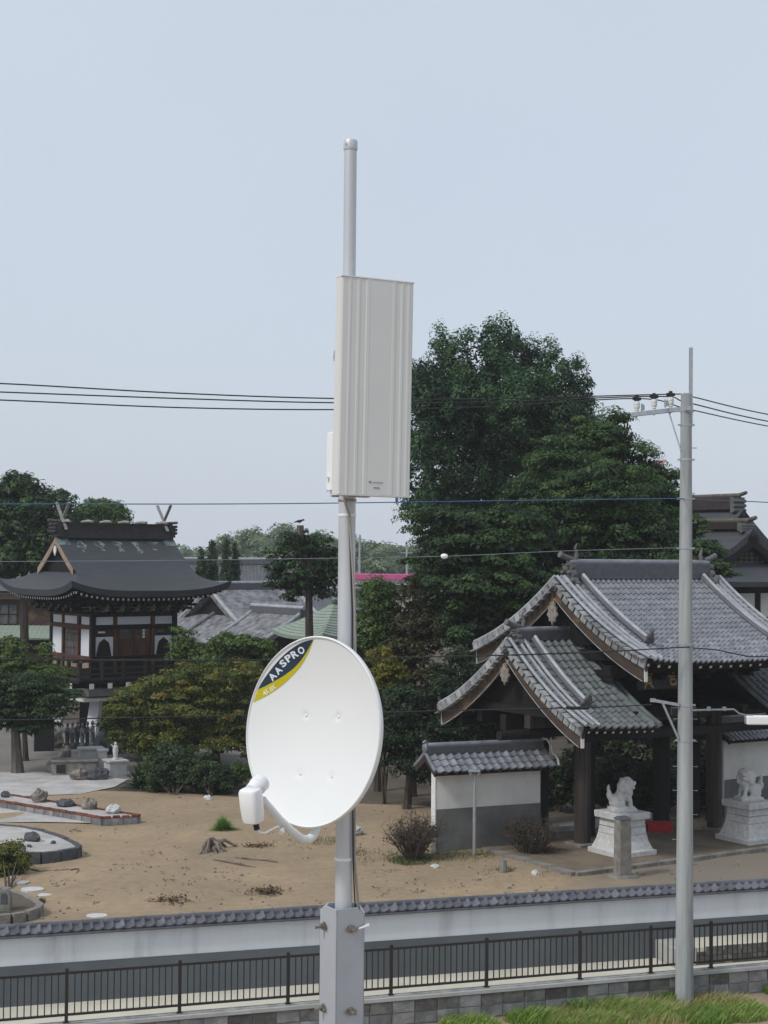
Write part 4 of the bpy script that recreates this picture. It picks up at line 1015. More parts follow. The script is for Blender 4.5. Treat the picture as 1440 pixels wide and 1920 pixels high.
def deck(roof, part, u0, u1):
    for side in (-1, 1):
        mb = MB()
        mb.grid(lambda a_, b_: roof.pt(u0 + (u1 - u0) * a_, b_ * .995, side, -.02), 10, 14)
        mb.grid(lambda a_, b_: roof.pt(u0 + (u1 - u0) * a_, b_ * .985, side, -.12), 10, 14)
        for a_ in (u0, u1):
            mb.grid(lambda p, q, a_=a_: roof.pt(a_, p * .99, side, -.02 - .1 * q), 14, 1)
        mb.grid(lambda p, q: roof.pt(u0 + (u1 - u0) * p, .995 - .01 * q, side, -.02 - .1 * q), 10, 1)
        mb.obj('roof_deck', K['wood_dk'], part)
GX, GY, GTH = 7.02, 42.08, math.radians(32.5)
def gl(u, v, z=GZ): return Vector((GX + u * math.cos(GTH) - v * math.sin(GTH), GY + u * math.sin(GTH) + v * math.cos(GTH), z))
def empty_part(name, parent):
    o = bpy.data.objects.new(name, None); COL.objects.link(o); o.parent = parent; o.empty_display_size = .1; return o
def gate():
    t = thing('temple_gate', 'large wooden temple gate with curved grey tiled roofs and brown gables', 'gate', (GX, GY, GZ), GTH)
    # upper roof
    mr = empty_part('main_roof', t); R1 = Roof(-3.0, 3.0, 3.6, 7.07, 5.02)
    deck(R1, mr, -2.98, 2.98)
    tiled(R1, mr, -2.86, 2.86, .178, 18, K['tile'], 200, h=.055)
    for u, s_ in ((-3.0, -1), (3.0, 1)): gable_trim(R1, mr, u, s_, K['tile_lt'], gegyo_z=.9)
    for u in (-2.18, 2.18):
        for side in (-1, 1): descending_ridge(R1, mr, u, .74, K['ridge'], side)
    ridge_piece(mr, -2.5, 2.5, 7.05, .42, .3, K['ridge'], oni=.62)
    for side in (-1, 1): eave_rafters(R1, mr, -2.8, 2.8, .33, side=side)
    # lower roofs on both sides
    for sg in (-1, 1):
        lr = empty_part('side_roof', t)
        u0, u1 = (-4.55, -2.07) if sg < 0 else (2.07, 4.55)
        R2 = Roof(-4.55, 4.55 - .0, 3.09, 5.48, 3.42, lift=.12)
        deck(R2, lr, u0 + .02, u1 - .02)
        tiled(R2, lr, u0 + .14, u1 - .02, .235, 14, K['tile_old'], 100 if sg < 0 else 0)
        gable_trim(R2, lr, -4.55 if sg < 0 else 4.55, sg, K['tile_lt'], gegyo_z=.85, plate=.25, board=.27)
        ue = -3.78 if sg < 0 else 3.78
        for side in (-1, 1): descending_ridge(R2, lr, ue, .70, K['ridge'], side)
        for du in (.05, .25):
            for side in (-1, 1):
                MB().tube(along(R2, (-2.07 - du) if sg < 0 else (2.07 + du), 0, 1, .08, side), .055, 8).obj('flank_ridge', K['tile_old'], lr, smooth=True)
        if sg < 0: ridge_piece(lr, -4.25, -2.0, 5.46, .26, .24, K['ridge'], oni=.42, ends=(1, 0))
        else: ridge_piece(lr, 2.0, 4.25, 5.46, .26, .24, K['ridge'], oni=.42, ends=(0, 1))
        for side in (-1, 1): eave_rafters(R2, lr, u0 + .3, u1 - .12, .25, side=side, s_=.062)
        # closed gable board set back behind the bargeboards
        uu = sg * 4.1
        MB().prism([(-2.5, 3.75), (2.5, 3.75), (1.2, 4.55), (0, 5.25), (-1.2, 4.55)], (uu, 0, 0), (0, 1, 0), (0, 0, 1), .05).obj('gable_board', K['wood_dk'], lr, fix=True)
        MB().prism([(-2.9, 5.35), (2.9, 5.35), (1.4, 6.1), (0, 6.85), (-1.4, 6.1)], (sg * 2.5, 0, 0), (0, 1, 0), (0, 0, 1), .05).obj('gable_board', K['wood_dk'], mr, fix=True)
    # pillars on stone feet
    for u in (-2.36, 2.36):
        for v in (-.43, 1.65):
            o = MB().lathe([(.225, .12), (.22, .3), (.215, 3.6)], (u, v, 0), 16).obj('pillar', K['wood_pillar'], t, smooth=True)
            MB().box((u, v, .09), (.66, .66, .18)).obj('foot_stone', K['stone_old'], o, bevel=.02)
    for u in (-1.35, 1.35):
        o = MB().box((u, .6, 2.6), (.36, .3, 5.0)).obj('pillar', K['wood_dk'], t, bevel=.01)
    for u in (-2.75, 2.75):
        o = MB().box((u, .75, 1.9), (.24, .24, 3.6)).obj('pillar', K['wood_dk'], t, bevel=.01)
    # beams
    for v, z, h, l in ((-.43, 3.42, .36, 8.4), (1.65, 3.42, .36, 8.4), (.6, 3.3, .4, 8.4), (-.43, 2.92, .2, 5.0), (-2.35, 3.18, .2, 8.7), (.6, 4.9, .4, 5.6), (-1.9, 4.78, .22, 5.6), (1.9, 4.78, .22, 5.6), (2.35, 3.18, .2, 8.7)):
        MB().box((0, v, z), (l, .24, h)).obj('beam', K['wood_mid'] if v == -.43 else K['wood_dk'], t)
    for u in (-4.1, -2.36, -1.35, 1.35, 2.36, 4.1):
        MB().box((u, 0, 3.68), (.2, 5.2, .2)).obj('cross_beam', K['wood_dk'], t)
        if abs(u) < 3: MB().box((u, 0, 5.1), (.2, 5.0, .24)).obj('cross_beam', K['wood_dk'], t)
    MB().box((0, .62, 4.1), (5.0, .1, 1.7)).obj('wall_board', K['wood_dk'], t)
    MB().box((0, .62, 6.1), (5.0, .1, 2.0), taper=None).obj('wall_board', K['wood_dk'], t)
    # brackets below the upper eave
    for i in range(7):
        u = -2.4 + .8 * i
        mb = MB(); mb.box((u, -1.2, 4.66), (.22, 1.6, .14)); mb.box((u, -1.55, 4.52), (.2, .5, .12)); mb.box((u, -.6, 4.4), (.22, .8, .14)); mb.obj('bracket', K['wood_dk'], t)
    # tie beam reaching out to the left, round log ends
    MB().tube([(-5.1, -.43, 3.1), (-2.3, -.43, 3.1)], .12, 12).obj('log_beam', K['wood_dk'], t, smooth=True)
    # plaque with dull gold characters
    c = Vector((-.62, -1.5, 4.5)); R = Matrix.Rotation(math.radians(-12), 3, 'X')
    pl = MB().box(c, (1.75, .06, .62), R=R).obj('name_plaque', K['black'], t)
    st = [[((-.5, .22), (-.36, .2)), ((-.56, .13), (-.28, .15)), ((-.56, .13), (-.58, .04)), ((-.28, .15), (-.3, .05)), ((-.5, .08), (-.36, .09)), ((-.52, 0), (-.34, .01)), ((-.52, 0), (-.54, -.14)), ((-.34, .01), (-.35, -.14)), ((-.52, -.06), (-.35, -.05)), ((-.54, -.13), (-.35, -.12)), ((-.5, -.15), (-.58, -.24)), ((-.38, -.15), (-.3, -.24))],
          [((.2, .16), (.42, .18)), ((.31, .24), (.3, .08)), ((.22, .08), (.4, .09)), ((.2, 0), (.44, .01)), ((.24, -.06), (.24, -.18)), ((.4, -.06), (.4, -.18)), ((.24, -.06), (.4, -.06)), ((.24, -.18), (.4, -.18))]]
    for g in st:
        mb = MB()
        for a_, b_ in g:
            p = c + R @ Vector((a_[0] * 1.15, -.036, a_[1] * 1.15)); q = c + R @ Vector((b_[0] * 1.15, -.036, b_[1] * 1.15)); mb.bar(p, q, .055, .03, up=(0, -1, 0))
        mb.obj('plaque_character', K['gold'], pl)
    return t
gate()
# gate terrace: low kerbed platform
def terrace():
    t = thing('gate_terrace', 'low earth terrace with a worn stone kerb in front of the gate', 'terrace', (GX, GY, GZ), GTH)
    MB().box((.8, .2, .03), (11.2, 6.6, .14)).obj('terrace_floor', K['terrace'], t)
    mb = MB().box((0, 0, 0), (.86, .22, .17)).mesh('kerb_stone', K['stone_old'])
    for i in range(13): piece('kerb_stone', mb, t, Matrix.Translation((-4.4 + i * .88, -3.15 + rnd.uniform(-.015, .015), .05)) @ Matrix.Rotation(rnd.uniform(-.015, .015), 4, 'Z'))
    for i in range(4): piece('kerb_stone', mb, t, Matrix.Translation((-4.85, -2.7 + i * .88, .05)) @ Matrix.Rotation(PI / 2, 4, 'Z'))
terrace()

# ------------------------------------------------------------------ sleeve walls beside the gate
def sleeve(label, p, q, ncol, ht=2.1, hd=1.14, single=True):
    p = Vector((p[0], p[1], GZ)); q = Vector((q[0], q[1], GZ)); L = (q - p).length; ang = math.atan2(q.y - p.y, q.x - p.x)
    t = thing('sleeve_wall', label, 'wall', p, ang)
    MB().box((L / 2, .12, hd / 2 - .05), (L, .25, hd + .1)).obj('grey_base', K['dado2'], t)
    MB().box((L / 2, .12, (hd + ht) / 2), (L, .21, ht - hd)).obj('plaster_face', K['plaster_w'], t)
    MB().box((-.015, .12, ht / 2 + .3), (.03, .23, ht - .62)).obj('corner_strip', K['white'], t)
    rf = empty_part('wall_roof', t); R = Roof(-.28, L + .2, .62, ht + .46, ht + .06, k=.2, lift=.0)
    # shift roof centre over the wall
    rf.location = (0, .12, 0)
    deck(R, rf, -.26, L + .18)
    tiled(R, rf, -.24, L + .16, (L + .4) / ncol, 3, K['tile'], 60 if single else 0, h=.05)
    ridge_piece(rf, -.22, L + .1, ht + .45, .2, .2, K['ridge'], oni=.0)
    mb = MB(); mb.ell((-.26, 0, ht + .6), (.08, .13, .15)); mb.tube([(-.24, 0, ht + .7), (-.3, 0, ht + .78)], .06, 8); mb.obj('ridge_end_tile', K['tile'], rf, smooth=True)
    for side in (-1, 1):
        MB().tube(along(R, -.26, 0, 1, .03, side, 6), .05, 8).obj('verge_ridge', K['tile'], rf, smooth=True)
        MB().bar(R.pt(-.24, 0, side, -.1), R.pt(-.24, 1, side, -.08), .05, .12).obj('verge_board', K['wood_mid'], rf)
    # white mortar scroll along the right end
    uu = L + .2
    pts = [Vector((uu - .12, -.02, ht + .72)), Vector((uu + .02, -.06, ht + .7)), Vector((uu + .06, -.2, ht + .55)), Vector((uu + .05, -.32, ht + .36)), Vector((uu + .06, -.42, ht + .33)), Vector((uu + .07, -.55, ht + .24)), Vector((uu + .06, -.62, ht + .08))]
    MB().tube(pts, .03, 8).obj('mortar_scroll', K['white'], rf, smooth=True)
    n = int(L / .3)
    for i in range(n + 1):
        MB().box((i * L / n, -.42, ht + .03), (.05, .3, .06)).obj('rafter', K['wood_mid'], t)
    return t
_a, _b = gd(817, 1602), gd(1013, 1587)
sleeve('short white plaster wall with a tiled roof left of the gate', (_a.x, _a.y), (_b.x, _b.y), 15)
_a, _b = gl(3.95, .75), gl(6.8, .75)
sleeve('short white plaster wall with a tiled roof right of the gate, behind the right lion-dog', (_a.x, _a.y), (_b.x, _b.y), 18, ht=2.35, hd=1.2, single=False)

# ------------------------------------------------------------------ guardian lion-dogs on pedestals
def pedestal_mesh(mb, w=.5):
    secs = [(0, .62, 0), (.13, .62, 0), (.131, .56, 0), (.2, .53, 0), (.35, .47, 0), (.55, .43, 0), (.75, .41, 0), (.9, .405, 0), (.901, .5, 0), (1.06, .51, 0), (1.07, .49, 0)]
    vs = []; fs = []
    for z, r, _ in secs:
        for x, y in ((-1, -1), (1, -1), (1, 1), (-1, 1)): vs.append((x * r, y * r, z))
    for i in range(len(secs) - 1):
        for j in range(4): fs.append((i * 4 + j, i * 4 + (j + 1) % 4, (i + 1) * 4 + (j + 1) % 4, (i + 1) * 4 + j))
    fs += [(3, 2, 1, 0), tuple((len(secs) - 1) * 4 + j for j in range(4))]
    mb.add(vs, fs)
def lion(label_s, label_p, pos, rz, turn, mirror=1):
    tp = thing('stone_pedestal', label_p, 'pedestal', pos, GTH, 'lion-dog pedestals')
    mb = MB(); pedestal_mesh(mb); mb.obj('plinth', K['stone'], tp, bevel=.012)
    jm = MB()
    for z in (.33, .52, .71): 
        r = .415 + (.9 - z) * .07
        jm.box((0, 0, z), (r * 2 + .004, r * 2 + .004, .008))
    jm.obj('joint', K['stone_old'], tp)
    b = MB(); b.box((0, 0, .04), (.66, .5, .1)); 
    Y_ = lambda p, q=0: (p[0], p[1] * mirror, p[2])
    E = lambda c, r, ry=0: b.ell(Y_(c), r, R=Matrix.Rotation(math.radians(ry), 3, 'Y'))
    # faces +x, sitting: haunches, back, chest, mane, head turned, legs, tail
    E((-.16, 0, .26), (.2, .19, .19)); E((-.02, 0, .38), (.19, .16, .25), 30); E((.1, 0, .42), (.13, .15, .22), 10)
    for s_ in (-1, 1):
        E((-.12, .16 * s_, .19), (.17, .08, .14)); E((-.0, .17 * s_, .1), (.13, .06, .05))
        b.tube([(.1, .11 * s_, .46), (.17, .12 * s_, .28), (.19, .12 * s_, .1)], [.085, .06, .055], 8); E((.23, .12 * s_, .09), (.09, .06, .045))
    hx, hy = (.12, -.06 * turn)
    E((hx, hy, .67), (.19, .19, .18)); E((hx - .07, hy, .6), (.2, .23, .2)); E((.16, 0, .47), (.12, .15, .14))
    th = math.radians(-55 * turn); d = Vector((math.cos(th), math.sin(th), 0)); sd = Vector((-d.y, d.x, 0)); hc = Vector((hx, hy, .67))
    def H(f, l, z, r): 
        p = hc + d * f + sd * l + Vector((0, 0, z)); E((p.x, p.y, p.z), r)
    H(.16, 0, .02, (.07, .1, .05)); H(.15, 0, -.085, (.065, .085, .03)); H(.2, 0, .06, (.035, .055, .03))
    for s_ in (-1, 1):
        H(.11, .075 * s_, .085, (.05, .045, .05)); H(.0, .17 * s_, .08, (.055, .04, .06)); H(-.02, .19 * s_, -.06, (.085, .07, .09)); H(-.11, .13 * s_, .07, (.09, .08, .09)); H(.03, .17 * s_, -.17, (.07, .07, .08)); H(-.12, .16 * s_, -.12, (.08, .07, .1))
    H(0, 0, .15, (.1, .1, .05)); H(-.13, 0, -.02, (.09, .1, .12)); H(.05, 0, -.2, (.08, .09, .07))
    E((-.33, 0, .42), (.06, .09, .17), -14); E((-.37, 0, .58), (.04, .05, .1), 8); E((-.33, .09, .36), (.06, .05, .12), -20); E((-.33, -.09, .36), (.06, .05, .12), -20); E((-.28, 0, .22), (.07, .12, .1))
    o = b.top('lion_dog', K['stone'], label_s, 'statue', 'guardian lion-dogs', smooth=True, loc=(0, 0, 0))
    md = o.modifiers.new('remesh', 'REMESH'); md.mode = 'VOXEL'; md.voxel_size = .021; md.use_smooth_shade = True
    md = o.modifiers.new('smooth', 'SMOOTH'); md.iterations = 2; md.factor = .5
    o.location = (pos[0], pos[1], pos[2] + 1.071); o.rotation_euler = (0, 0, rz)
_p = gl(-2.15, -1.75, GZ + .1); lion('pale stone lion-dog in profile facing right, left of the gate passage', 'stepped pale stone pedestal left, behind the rough stone pillar', _p, math.radians(8), .2)
_p = gl(2.0, -2.1, GZ + .1); lion('pale stone lion-dog looking towards the camera, right of the gate passage', 'stepped pale stone pedestal at the right edge of the photo', _p, math.radians(172 + 25), -.75, mirror=1)

def stone_post():
    p = gd(1167, 1648)
    t = thing('stone_pillar', 'rough square grey stone pillar on a spread base before the left lion-dog', 'stone pillar', p, math.radians(24))
    MB().box((0, 0, .75), (.33, .3, 1.36), taper=(.93, .93)).obj('shaft', K['stone_old'], t, bevel=.02)
    MB().box((0, 0, 1.455), (.36, .33, .06), taper=(.6, .6)).obj('cap', K['stone_dk'], t, bevel=.015)
    mb = MB(); mb.box((0, 0, .04), (.72, .56, .14), taper=(.82, .8)); mb.obj('base', K['stone_old'], t, bevel=.03)
stone_post()
# ------------------------------------------------------------------ bell tower
def hip_gable_roof(A, B, Gx, zr, ze, zg, th=.2, lift=.45, k=.42, ks=.3, nx=48, ny=40):
    """height field of a hip-and-gable roof; ridge along x, A/B half lengths of the eaves, gables at |x| = Gx"""
    def front(y):
        t = min(abs(y) / B, 1); return zr - (zr - ze) * ((1 + k) * t - k * t * t)
    def sidef(x):
        t = max(0, (abs(x) - Gx) / (A - Gx)); return zg - (zg - ze) * ((1 + ks) * t - ks * t * t)
    def lf(x, y): return lift * (abs(x) / A) ** 3.5 * (abs(y) / B) ** 3.5 + .12 * lift * ((abs(x) / A) ** 3 * (abs(y) / B > .9) * 0)
    def h(x, y, inner):
        z = front(y) if inner else min(front(y), sidef(x))
        return z + lf(x, y)
    return h
def field_mesh(mb, h, xs, ys, inner, mi=0):
    n, m = len(xs), len(ys)
    vs = [(x, y, h(x, y, inner)) for x in xs for y in ys]
    mb.add(vs, [(i * m + j, (i + 1) * m + j, (i + 1) * m + j + 1, i * m + j + 1) for i in range(n - 1) for j in range(m - 1)], mi)
def lin(a, b, n): return [a + (b - a) * i / n for i in range(n + 1)]
def roof_edges(mb, h, A, B, th, n=40, mi=0):
    pts = [(x, -B) for x in lin(-A, A, n)] + [(A, y) for y in lin(-B, B, n)][1:] + [(x, B) for x in lin(A, -A, n)][1:] + [(-A, y) for y in lin(B, -B, n)][1:-1]
    k = len(pts); vs = []
    for x, y in pts: vs.append((x, y, h(x, y, False)))
    for x, y in pts: vs.append((x * .985, y * .985, h(x, y, False) - th))
    for x, y in pts: vs.append((x * .5, y * .5, h(x, y, False) - th + .25))
    fs = []
    for i in range(k):
        j = (i + 1) % k; fs += [(i, k + i, k + j, j), (k + i, 2 * k + i, 2 * k + j, k + j)]
    mb.add(vs, fs, mi)
def tower():
    TX, TY, TTH = -11.37, 64.88, math.radians(36.6)
    t = thing('bell_tower', 'two-storey wooden bell tower with a dark curved copper roof and crossed ridge finials', 'tower', (TX, TY, GZ), TTH)
    A = B = 3.62; Gx = 2.55; zr, ze, zg = 8.35, 6.12, 6.82
    h = hip_gable_roof(A, B, Gx, zr, ze, zg, lift=.42)
    roof = MB(); ys = lin(-B, B, 44)
    field_mesh(roof, h, lin(-Gx - .16, Gx + .16, 30), ys, True)
    for s_ in (-1, 1): field_mesh(roof, h, lin(s_ * Gx, s_ * A, 14), ys, False)
    roof_edges(roof, h, A, B, .26)
    rf = roof.obj('roof', K['copper'], t, smooth=True)
    # gables: bargeboards, dark boarding, pendant
    for s_ in (-1, 1):
        yy = [i / 12 * 1.9 for i in range(13)]
        tri = [(-1.9, zg - .12)] + [(y, h(0, y, True) - .05) for y in lin(-1.75, 1.75, 20)] + [(1.9, zg - .12)]
        MB().prism(tri, (s_ * (Gx - .1), 0, 0), (0, 1, 0), (0, 0, 1), .04).obj('gable_board', K['wood_dk'], rf, fix=True)
        for sd in (-1, 1):
            up_ = [Vector((s_ * (Gx + .12), sd * y, h(0, y, True) - .06)) for y in lin(0, 1.72, 12)]
            lo = [p - Vector((0, 0, .30)) for p in up_]; n_ = 13; x1 = s_ * (Gx + .05)
            vs = [tuple(p) for p in up_] + [tuple(p) for p in lo] + [(x1, p.y, p.z) for p in up_] + [(x1, p.y, p.z) for p in lo]
            fs = []
            for i in range(12): fs += [(i, i + 1, n_ + i + 1, n_ + i), (n_ + i, n_ + i + 1, 3 * n_ + i + 1, 3 * n_ + i), (2 * n_ + i, 3 * n_ + i, 3 * n_ + i + 1, 2 * n_ + i + 1)]
            b = MB(); b.add(vs, fs); b.obj('bargeboard', K['wood_pale'], rf, fix=True)
        b = MB(); b.prism([(0, .18), (.1, .1), (.13, -.05), (0, -.25), (-.13, -.05), (-.1, .1)], (s_ * (Gx + .14), 0, zr - .62), (0, 1, 0), (0, 0, 1), .04); b.obj('pendant_ornament', K['white'], rf, fix=True)
        b = MB(); b.grid(lambda p, q: Vector((s_ * (Gx - .35 + .55 * p), -.5 + q, h(0, -.5 + q, True) + .012)), 3, 8); b.obj('patina_cap', K['patina'], rf)
    # verdigris runs below the ridge, worn patches of the sheet itself
    for x in (-1.75, -.9, -.05, .8, 1.65):
        b = MB(); w = rnd.uniform(.14, .2); y0, y1 = -.3, -rnd.uniform(.75, .95)
        vs = []; n_ = 6
        for i in range(n_ + 1):
            y = y0 + (y1 - y0) * i / n_; ww = w * (1 + .6 * math.sin(i * 1.3 + x)) * (1 - .5 * i / n_)
            for sx in (-1, -.3, .3, 1): vs.append((x + sx * ww + rnd.uniform(-.03, .03), y + (rnd.uniform(-.05, .05) if 0 < i else 0), h(0, y, True) + .006))
        b.add(vs, [(i * 4 + j, i * 4 + j + 1, (i + 1) * 4 + j + 1, (i + 1) * 4 + j) for i in range(n_) for j in range(3)])
        b.obj('verdigris_patch', K['patina'], rf, smooth=True)
    # ridge box, logs across it and crossed finials
    b = MB(); b.box((0, 0, zr + .05), (5.3, .62, .34)); b.box((0, 0, zr + .33), (5.1, .4, .26)); b.box((0, 0, zr + .49), (5.3, .48, .06))
    for s_ in (-1, 1):
        b.box((s_ * 2.62, 0, zr + .2), (.2, .72, .5)); b.box((s_ * 2.72, 0, zr + .3), (.1, .5, .3))
        for zz in (.14, .28, .42): b.tube([(s_ * 2.78, -.34, zr + zz), (s_ * 2.78, .34, zr + zz)], .06, 8)
    rb = b.obj('ridge_box', K['ridge_wood'], rf)
    for x in (-2.25, -1.25, -.4, .45, 1.25, 2.25):
        MB().tube([(x, -.5, zr + .56), (x, -.1, zr + .59), (x, .5, zr + .56)], [.055, .065, .055], 10).obj('ridge_log', K['finial'], rb, smooth=True)
    for s_ in (-1, 1):
        MB().tube([(s_ * 2.4, 0, zr + .56), (s_ * 3.0, 0, zr + .6)], .06, 8).obj('ridge_log', K['bark_g'], rb)
        for sd in (-1, 1):
            p = Vector((s_ * 2.35 + sd * .03, sd * .42, zr + .22)); q = Vector((s_ * 2.35 + sd * .03, -sd * .55, zr + 1.34))
            b = MB(); b.bar(p, q, .05, .12, up=(1, 0, 0)); b.obj('crossed_finial', K['finial'], rb)
    # eave rafters: two white-tipped tiers
    n = 30
    rme = MB(); rme.box((0, .55, 0), (.075, 1.1, .09)); rme.box((0, -.006, 0), (.074, .014, .088), mi=1); rme = rme.mesh('rafter', [K['wood_dk'], K['white']])
    for fc in range(2):                            # the two faces the photograph shows
        rz = 0 if fc == 0 else -PI / 2
        for i in range(n):
            x = -3.3 + 6.6 * i / (n - 1)
            z = h(x, -B, False) - .36
            M = Matrix.Rotation(rz, 4, 'Z') @ Matrix.Translation((x, -3.36, z)) @ Matrix.Rotation(.06, 4, 'X'); piece('rafter', rme, t, M)
    for fc in range(4):
        M3 = Matrix.Rotation(fc * PI / 2, 3, 'Z')
        b = MB(); b.box(M3 @ Vector((0, -2.75, 5.86)), (5.9, .16, .14), R=M3); b.box(M3 @ Vector((0, -2.35, 5.66)), (5.0, .14, .14), R=M3); b.obj('eave_purlin', K['wood_dk'], t)
    # bracket clusters
    bm_ = MB(); bm_.box((0, -.02, 0), (.3, .3, .12)); bm_.box((0, -.3, .14), (.12, .95, .11)); bm_.box((0, -.3, .14), (.5, .1, .1)); bm_.box((0, -.55, .28), (.12, .9, .1)); bm_.box((0, -.62, .28), (.62, .1, .1))
    for sx in (-.24, 0, .24): bm_.box((sx, -.62, .37), (.13, .13, .09))
    bm_.box((0, -.80, .13), (.10, .06, .14), mi=1); bm_.box((0, -1.02, .27), (.10, .06, .13), mi=1)
    bme = bm_.mesh('bracket_cluster', [K['wood_dk'], K['bark_g']])
    for fc in range(4):
        for x in (-1.75, -1.05, -.35, .35, 1.05, 1.75):
            piece('bracket_cluster', bme, t, Matrix.Rotation(fc * PI / 2, 4, 'Z') @ Matrix.Translation((x, -1.95, 5.2)))
        b = MB(); M3 = Matrix.Rotation(fc * PI / 2, 3, 'Z'); b.box(M3 @ Vector((0, -1.93, 5.33)), (3.7, .03, .2), R=M3); b.obj('bracket_board', K['plaster_w'], t)
    # upper storey: core, posts, beams, panels
    w = 1.94; z0, z1 = 2.7, 5.16
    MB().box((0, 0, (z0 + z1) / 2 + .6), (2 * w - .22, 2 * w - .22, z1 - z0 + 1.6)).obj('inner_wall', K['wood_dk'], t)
    def on(fc, s, z, out, size, name, m, bev=0):
        M3 = Matrix.Rotation(fc * PI / 2, 3, 'Z'); return MB().box(M3 @ Vector((s, -w + .1 - out, z)), size, R=M3).obj(name, K[m], t, bevel=bev)
    for fc in (0, 3, 1, 2):
        red = fc == 3
        for s in (-w + .08, w - .08) if fc in (0, 2) else (): on(fc, s, (z0 + z1) / 2, .06, (.2, .2, z1 - z0), 'post', 'wood_dk')
        for s in ((-.86, .86) if fc in (0, 2) else (-.72, .72)): on(fc, s, (z0 + z1) / 2, .04, (.15, .16, z1 - z0), 'post', 'wood_red')
        for z, hh in ((5.1, .14), (4.6, .16), (3.36, .14)): on(fc, 0, z, .075, (2 * w - (.0 if red else .3), .1, hh), 'beam', 'wood_red' if red else 'wood_dk')
        for s, ww in ((-1.36, .82), (0, 1.5), (1.36, .82)): on(fc, s, 4.86, .03, (ww, .06, .32), 'plaster_panel', 'plaster')
        if fc in (3, 1):
            for s in (-1.36, 1.36): on(fc, s, 3.98, .03, (.86, .06, 1.1), 'plaster_panel', 'plaster'); on(fc, s, 3.1, .03, (.86, .06, .38), 'lower_panel', 'wood_pale')
            d = on(fc, 0, 3.9, .03, (1.2, .05, 1.24), 'sliding_door', 'wood_red')
            M3 = Matrix.Rotation(fc * PI / 2, 3, 'Z')
            for s in (-.42, -.14, .14, .42):
                for z in (3.55, 3.85, 4.15, 4.38):
                    MB().box(M3 @ Vector((s, -w + .1 - .062, z)), (.23, .012, .24 if z < 4.3 else .12), R=M3).obj('pane', K['glass'] if z > 3.5 else K['wood_pale'], d)
            on(fc, 0, 3.1, .03, (1.2, .05, .36), 'lower_panel', 'wood_pale')
        else:
            for s in (-1.36, 1.36):
                on(fc, s, 3.82, .03, (.84, .06, .78), 'plaster_panel', 'plaster')
                on(fc, s, 4.38, .03, (.84, .05, .3), 'vent_panel', 'wood_mid'); on(fc, s - .1, 4.4, .06, (.3, .02, .07), 'vent_slit', 'white' if s < 0 else 'bark_g')
                # bell-shaped window
                M3 = Matrix.Rotation(fc * PI / 2, 3, 'Z')
                half = [(.34, -.36), (.31, -.2), (.27, 0), (.24, .12), (.2, .2), (.12, .25), (.05, .3), (0, .35)]
                poly = half + [(-x, y) for x, y in reversed(half[:-1])]
                o = M3 @ Vector((s, -w + .1 - .078, 3.8)); b = MB(); b.prism(poly, o, M3 @ Vector((1, 0, 0)), (0, 0, 1), .012); b.obj('bell_window', K['wood_dk'], t, fix=True)
            for s in (-.38, .38):
                d = on(fc, s, 3.98, .03, (.73, .05, 1.1), 'door_leaf', 'wood_red')
                M3 = Matrix.Rotation(fc * PI / 2, 3, 'Z')
                for i in range(4):
                    for j in range(3):
                        MB().box(M3 @ Vector((s + (i - 1.5) * .13, -w + .1 - .06, 4.18 + j * .13)), (.1, .012, .1), R=M3).obj('pane', K['glass'] if (s < 0 or i != 2) else K['plaster_w'], d)
    # balcony: floor, joists with white ends, railing
    rd = 2.92
    MB().box((0, 0, 2.5), (2 * rd, 2 * rd, .12)).obj('balcony_floor', K['wood_dk'], t)
    for fc in range(4):
        M3 = Matrix.Rotation(fc * PI / 2, 3, 'Z')
        for x in (-2.4, -1.6, -.8, 0, .8, 1.6, 2.4):
            b = MB(); b.box(M3 @ Vector((x, -2.55, 2.33)), (.17, .9, .2), R=M3); b.box(M3 @ Vector((x, -3.01, 2.33)), (.18, .03, .21), R=M3, mi=1); b.obj('joist', [K['wood_dk'], K['white']], t)
        for z, hh in ((3.32, .09), (3.02, .07), (2.8, .06), (2.6, .1)):
            MB().box(M3 @ Vector((0, -rd + .04, z)), (2 * rd + (.5 if z > 3.3 else .1), .08, hh), R=M3).obj('rail', K['wood_mid'], t)
        for x in (-rd + .06, -1.9, -.95, 0, .95, 1.9):
            b = MB(); b.box(M3 @ Vector((x, -rd + .04, 2.95)), (.13, .13, .86), R=M3); b.obj('rail_post', K['wood_mid'], t)
    # base: pale slab, stepped beam ends, splayed white legs
    MB().box((0, 0, 2.0), (4.2, 4.2, .34)).obj('base_slab', K['concrete'], t, bevel=.03)
    MB().box((0, 0, 1.72), (4.9, 4.9, .12)).obj('base_eave', K['plaster_w'], t, bevel=.02)
    for sx in (-1, 1):
        for sy in (-1, 1):
            b = MB(); b.bar((sx * 1.35, sy * 1.35, 1.7), (sx * 1.85, sy * 1.85, 0.0), .42, .42, up=(sx, -sy, 0)); b.obj('splayed_leg', K['plaster'], t)
            b = MB(); b.box((sx * 1.9, sy * 1.9, .06), (.9, .9, .22)); b.obj('leg_footing', K['stone'], t, bevel=.03)
    MB().box((0, 0, .85), (2.0, 2.0, 1.7)).obj('lower_wall', K['wood_dk'], t)
tower()

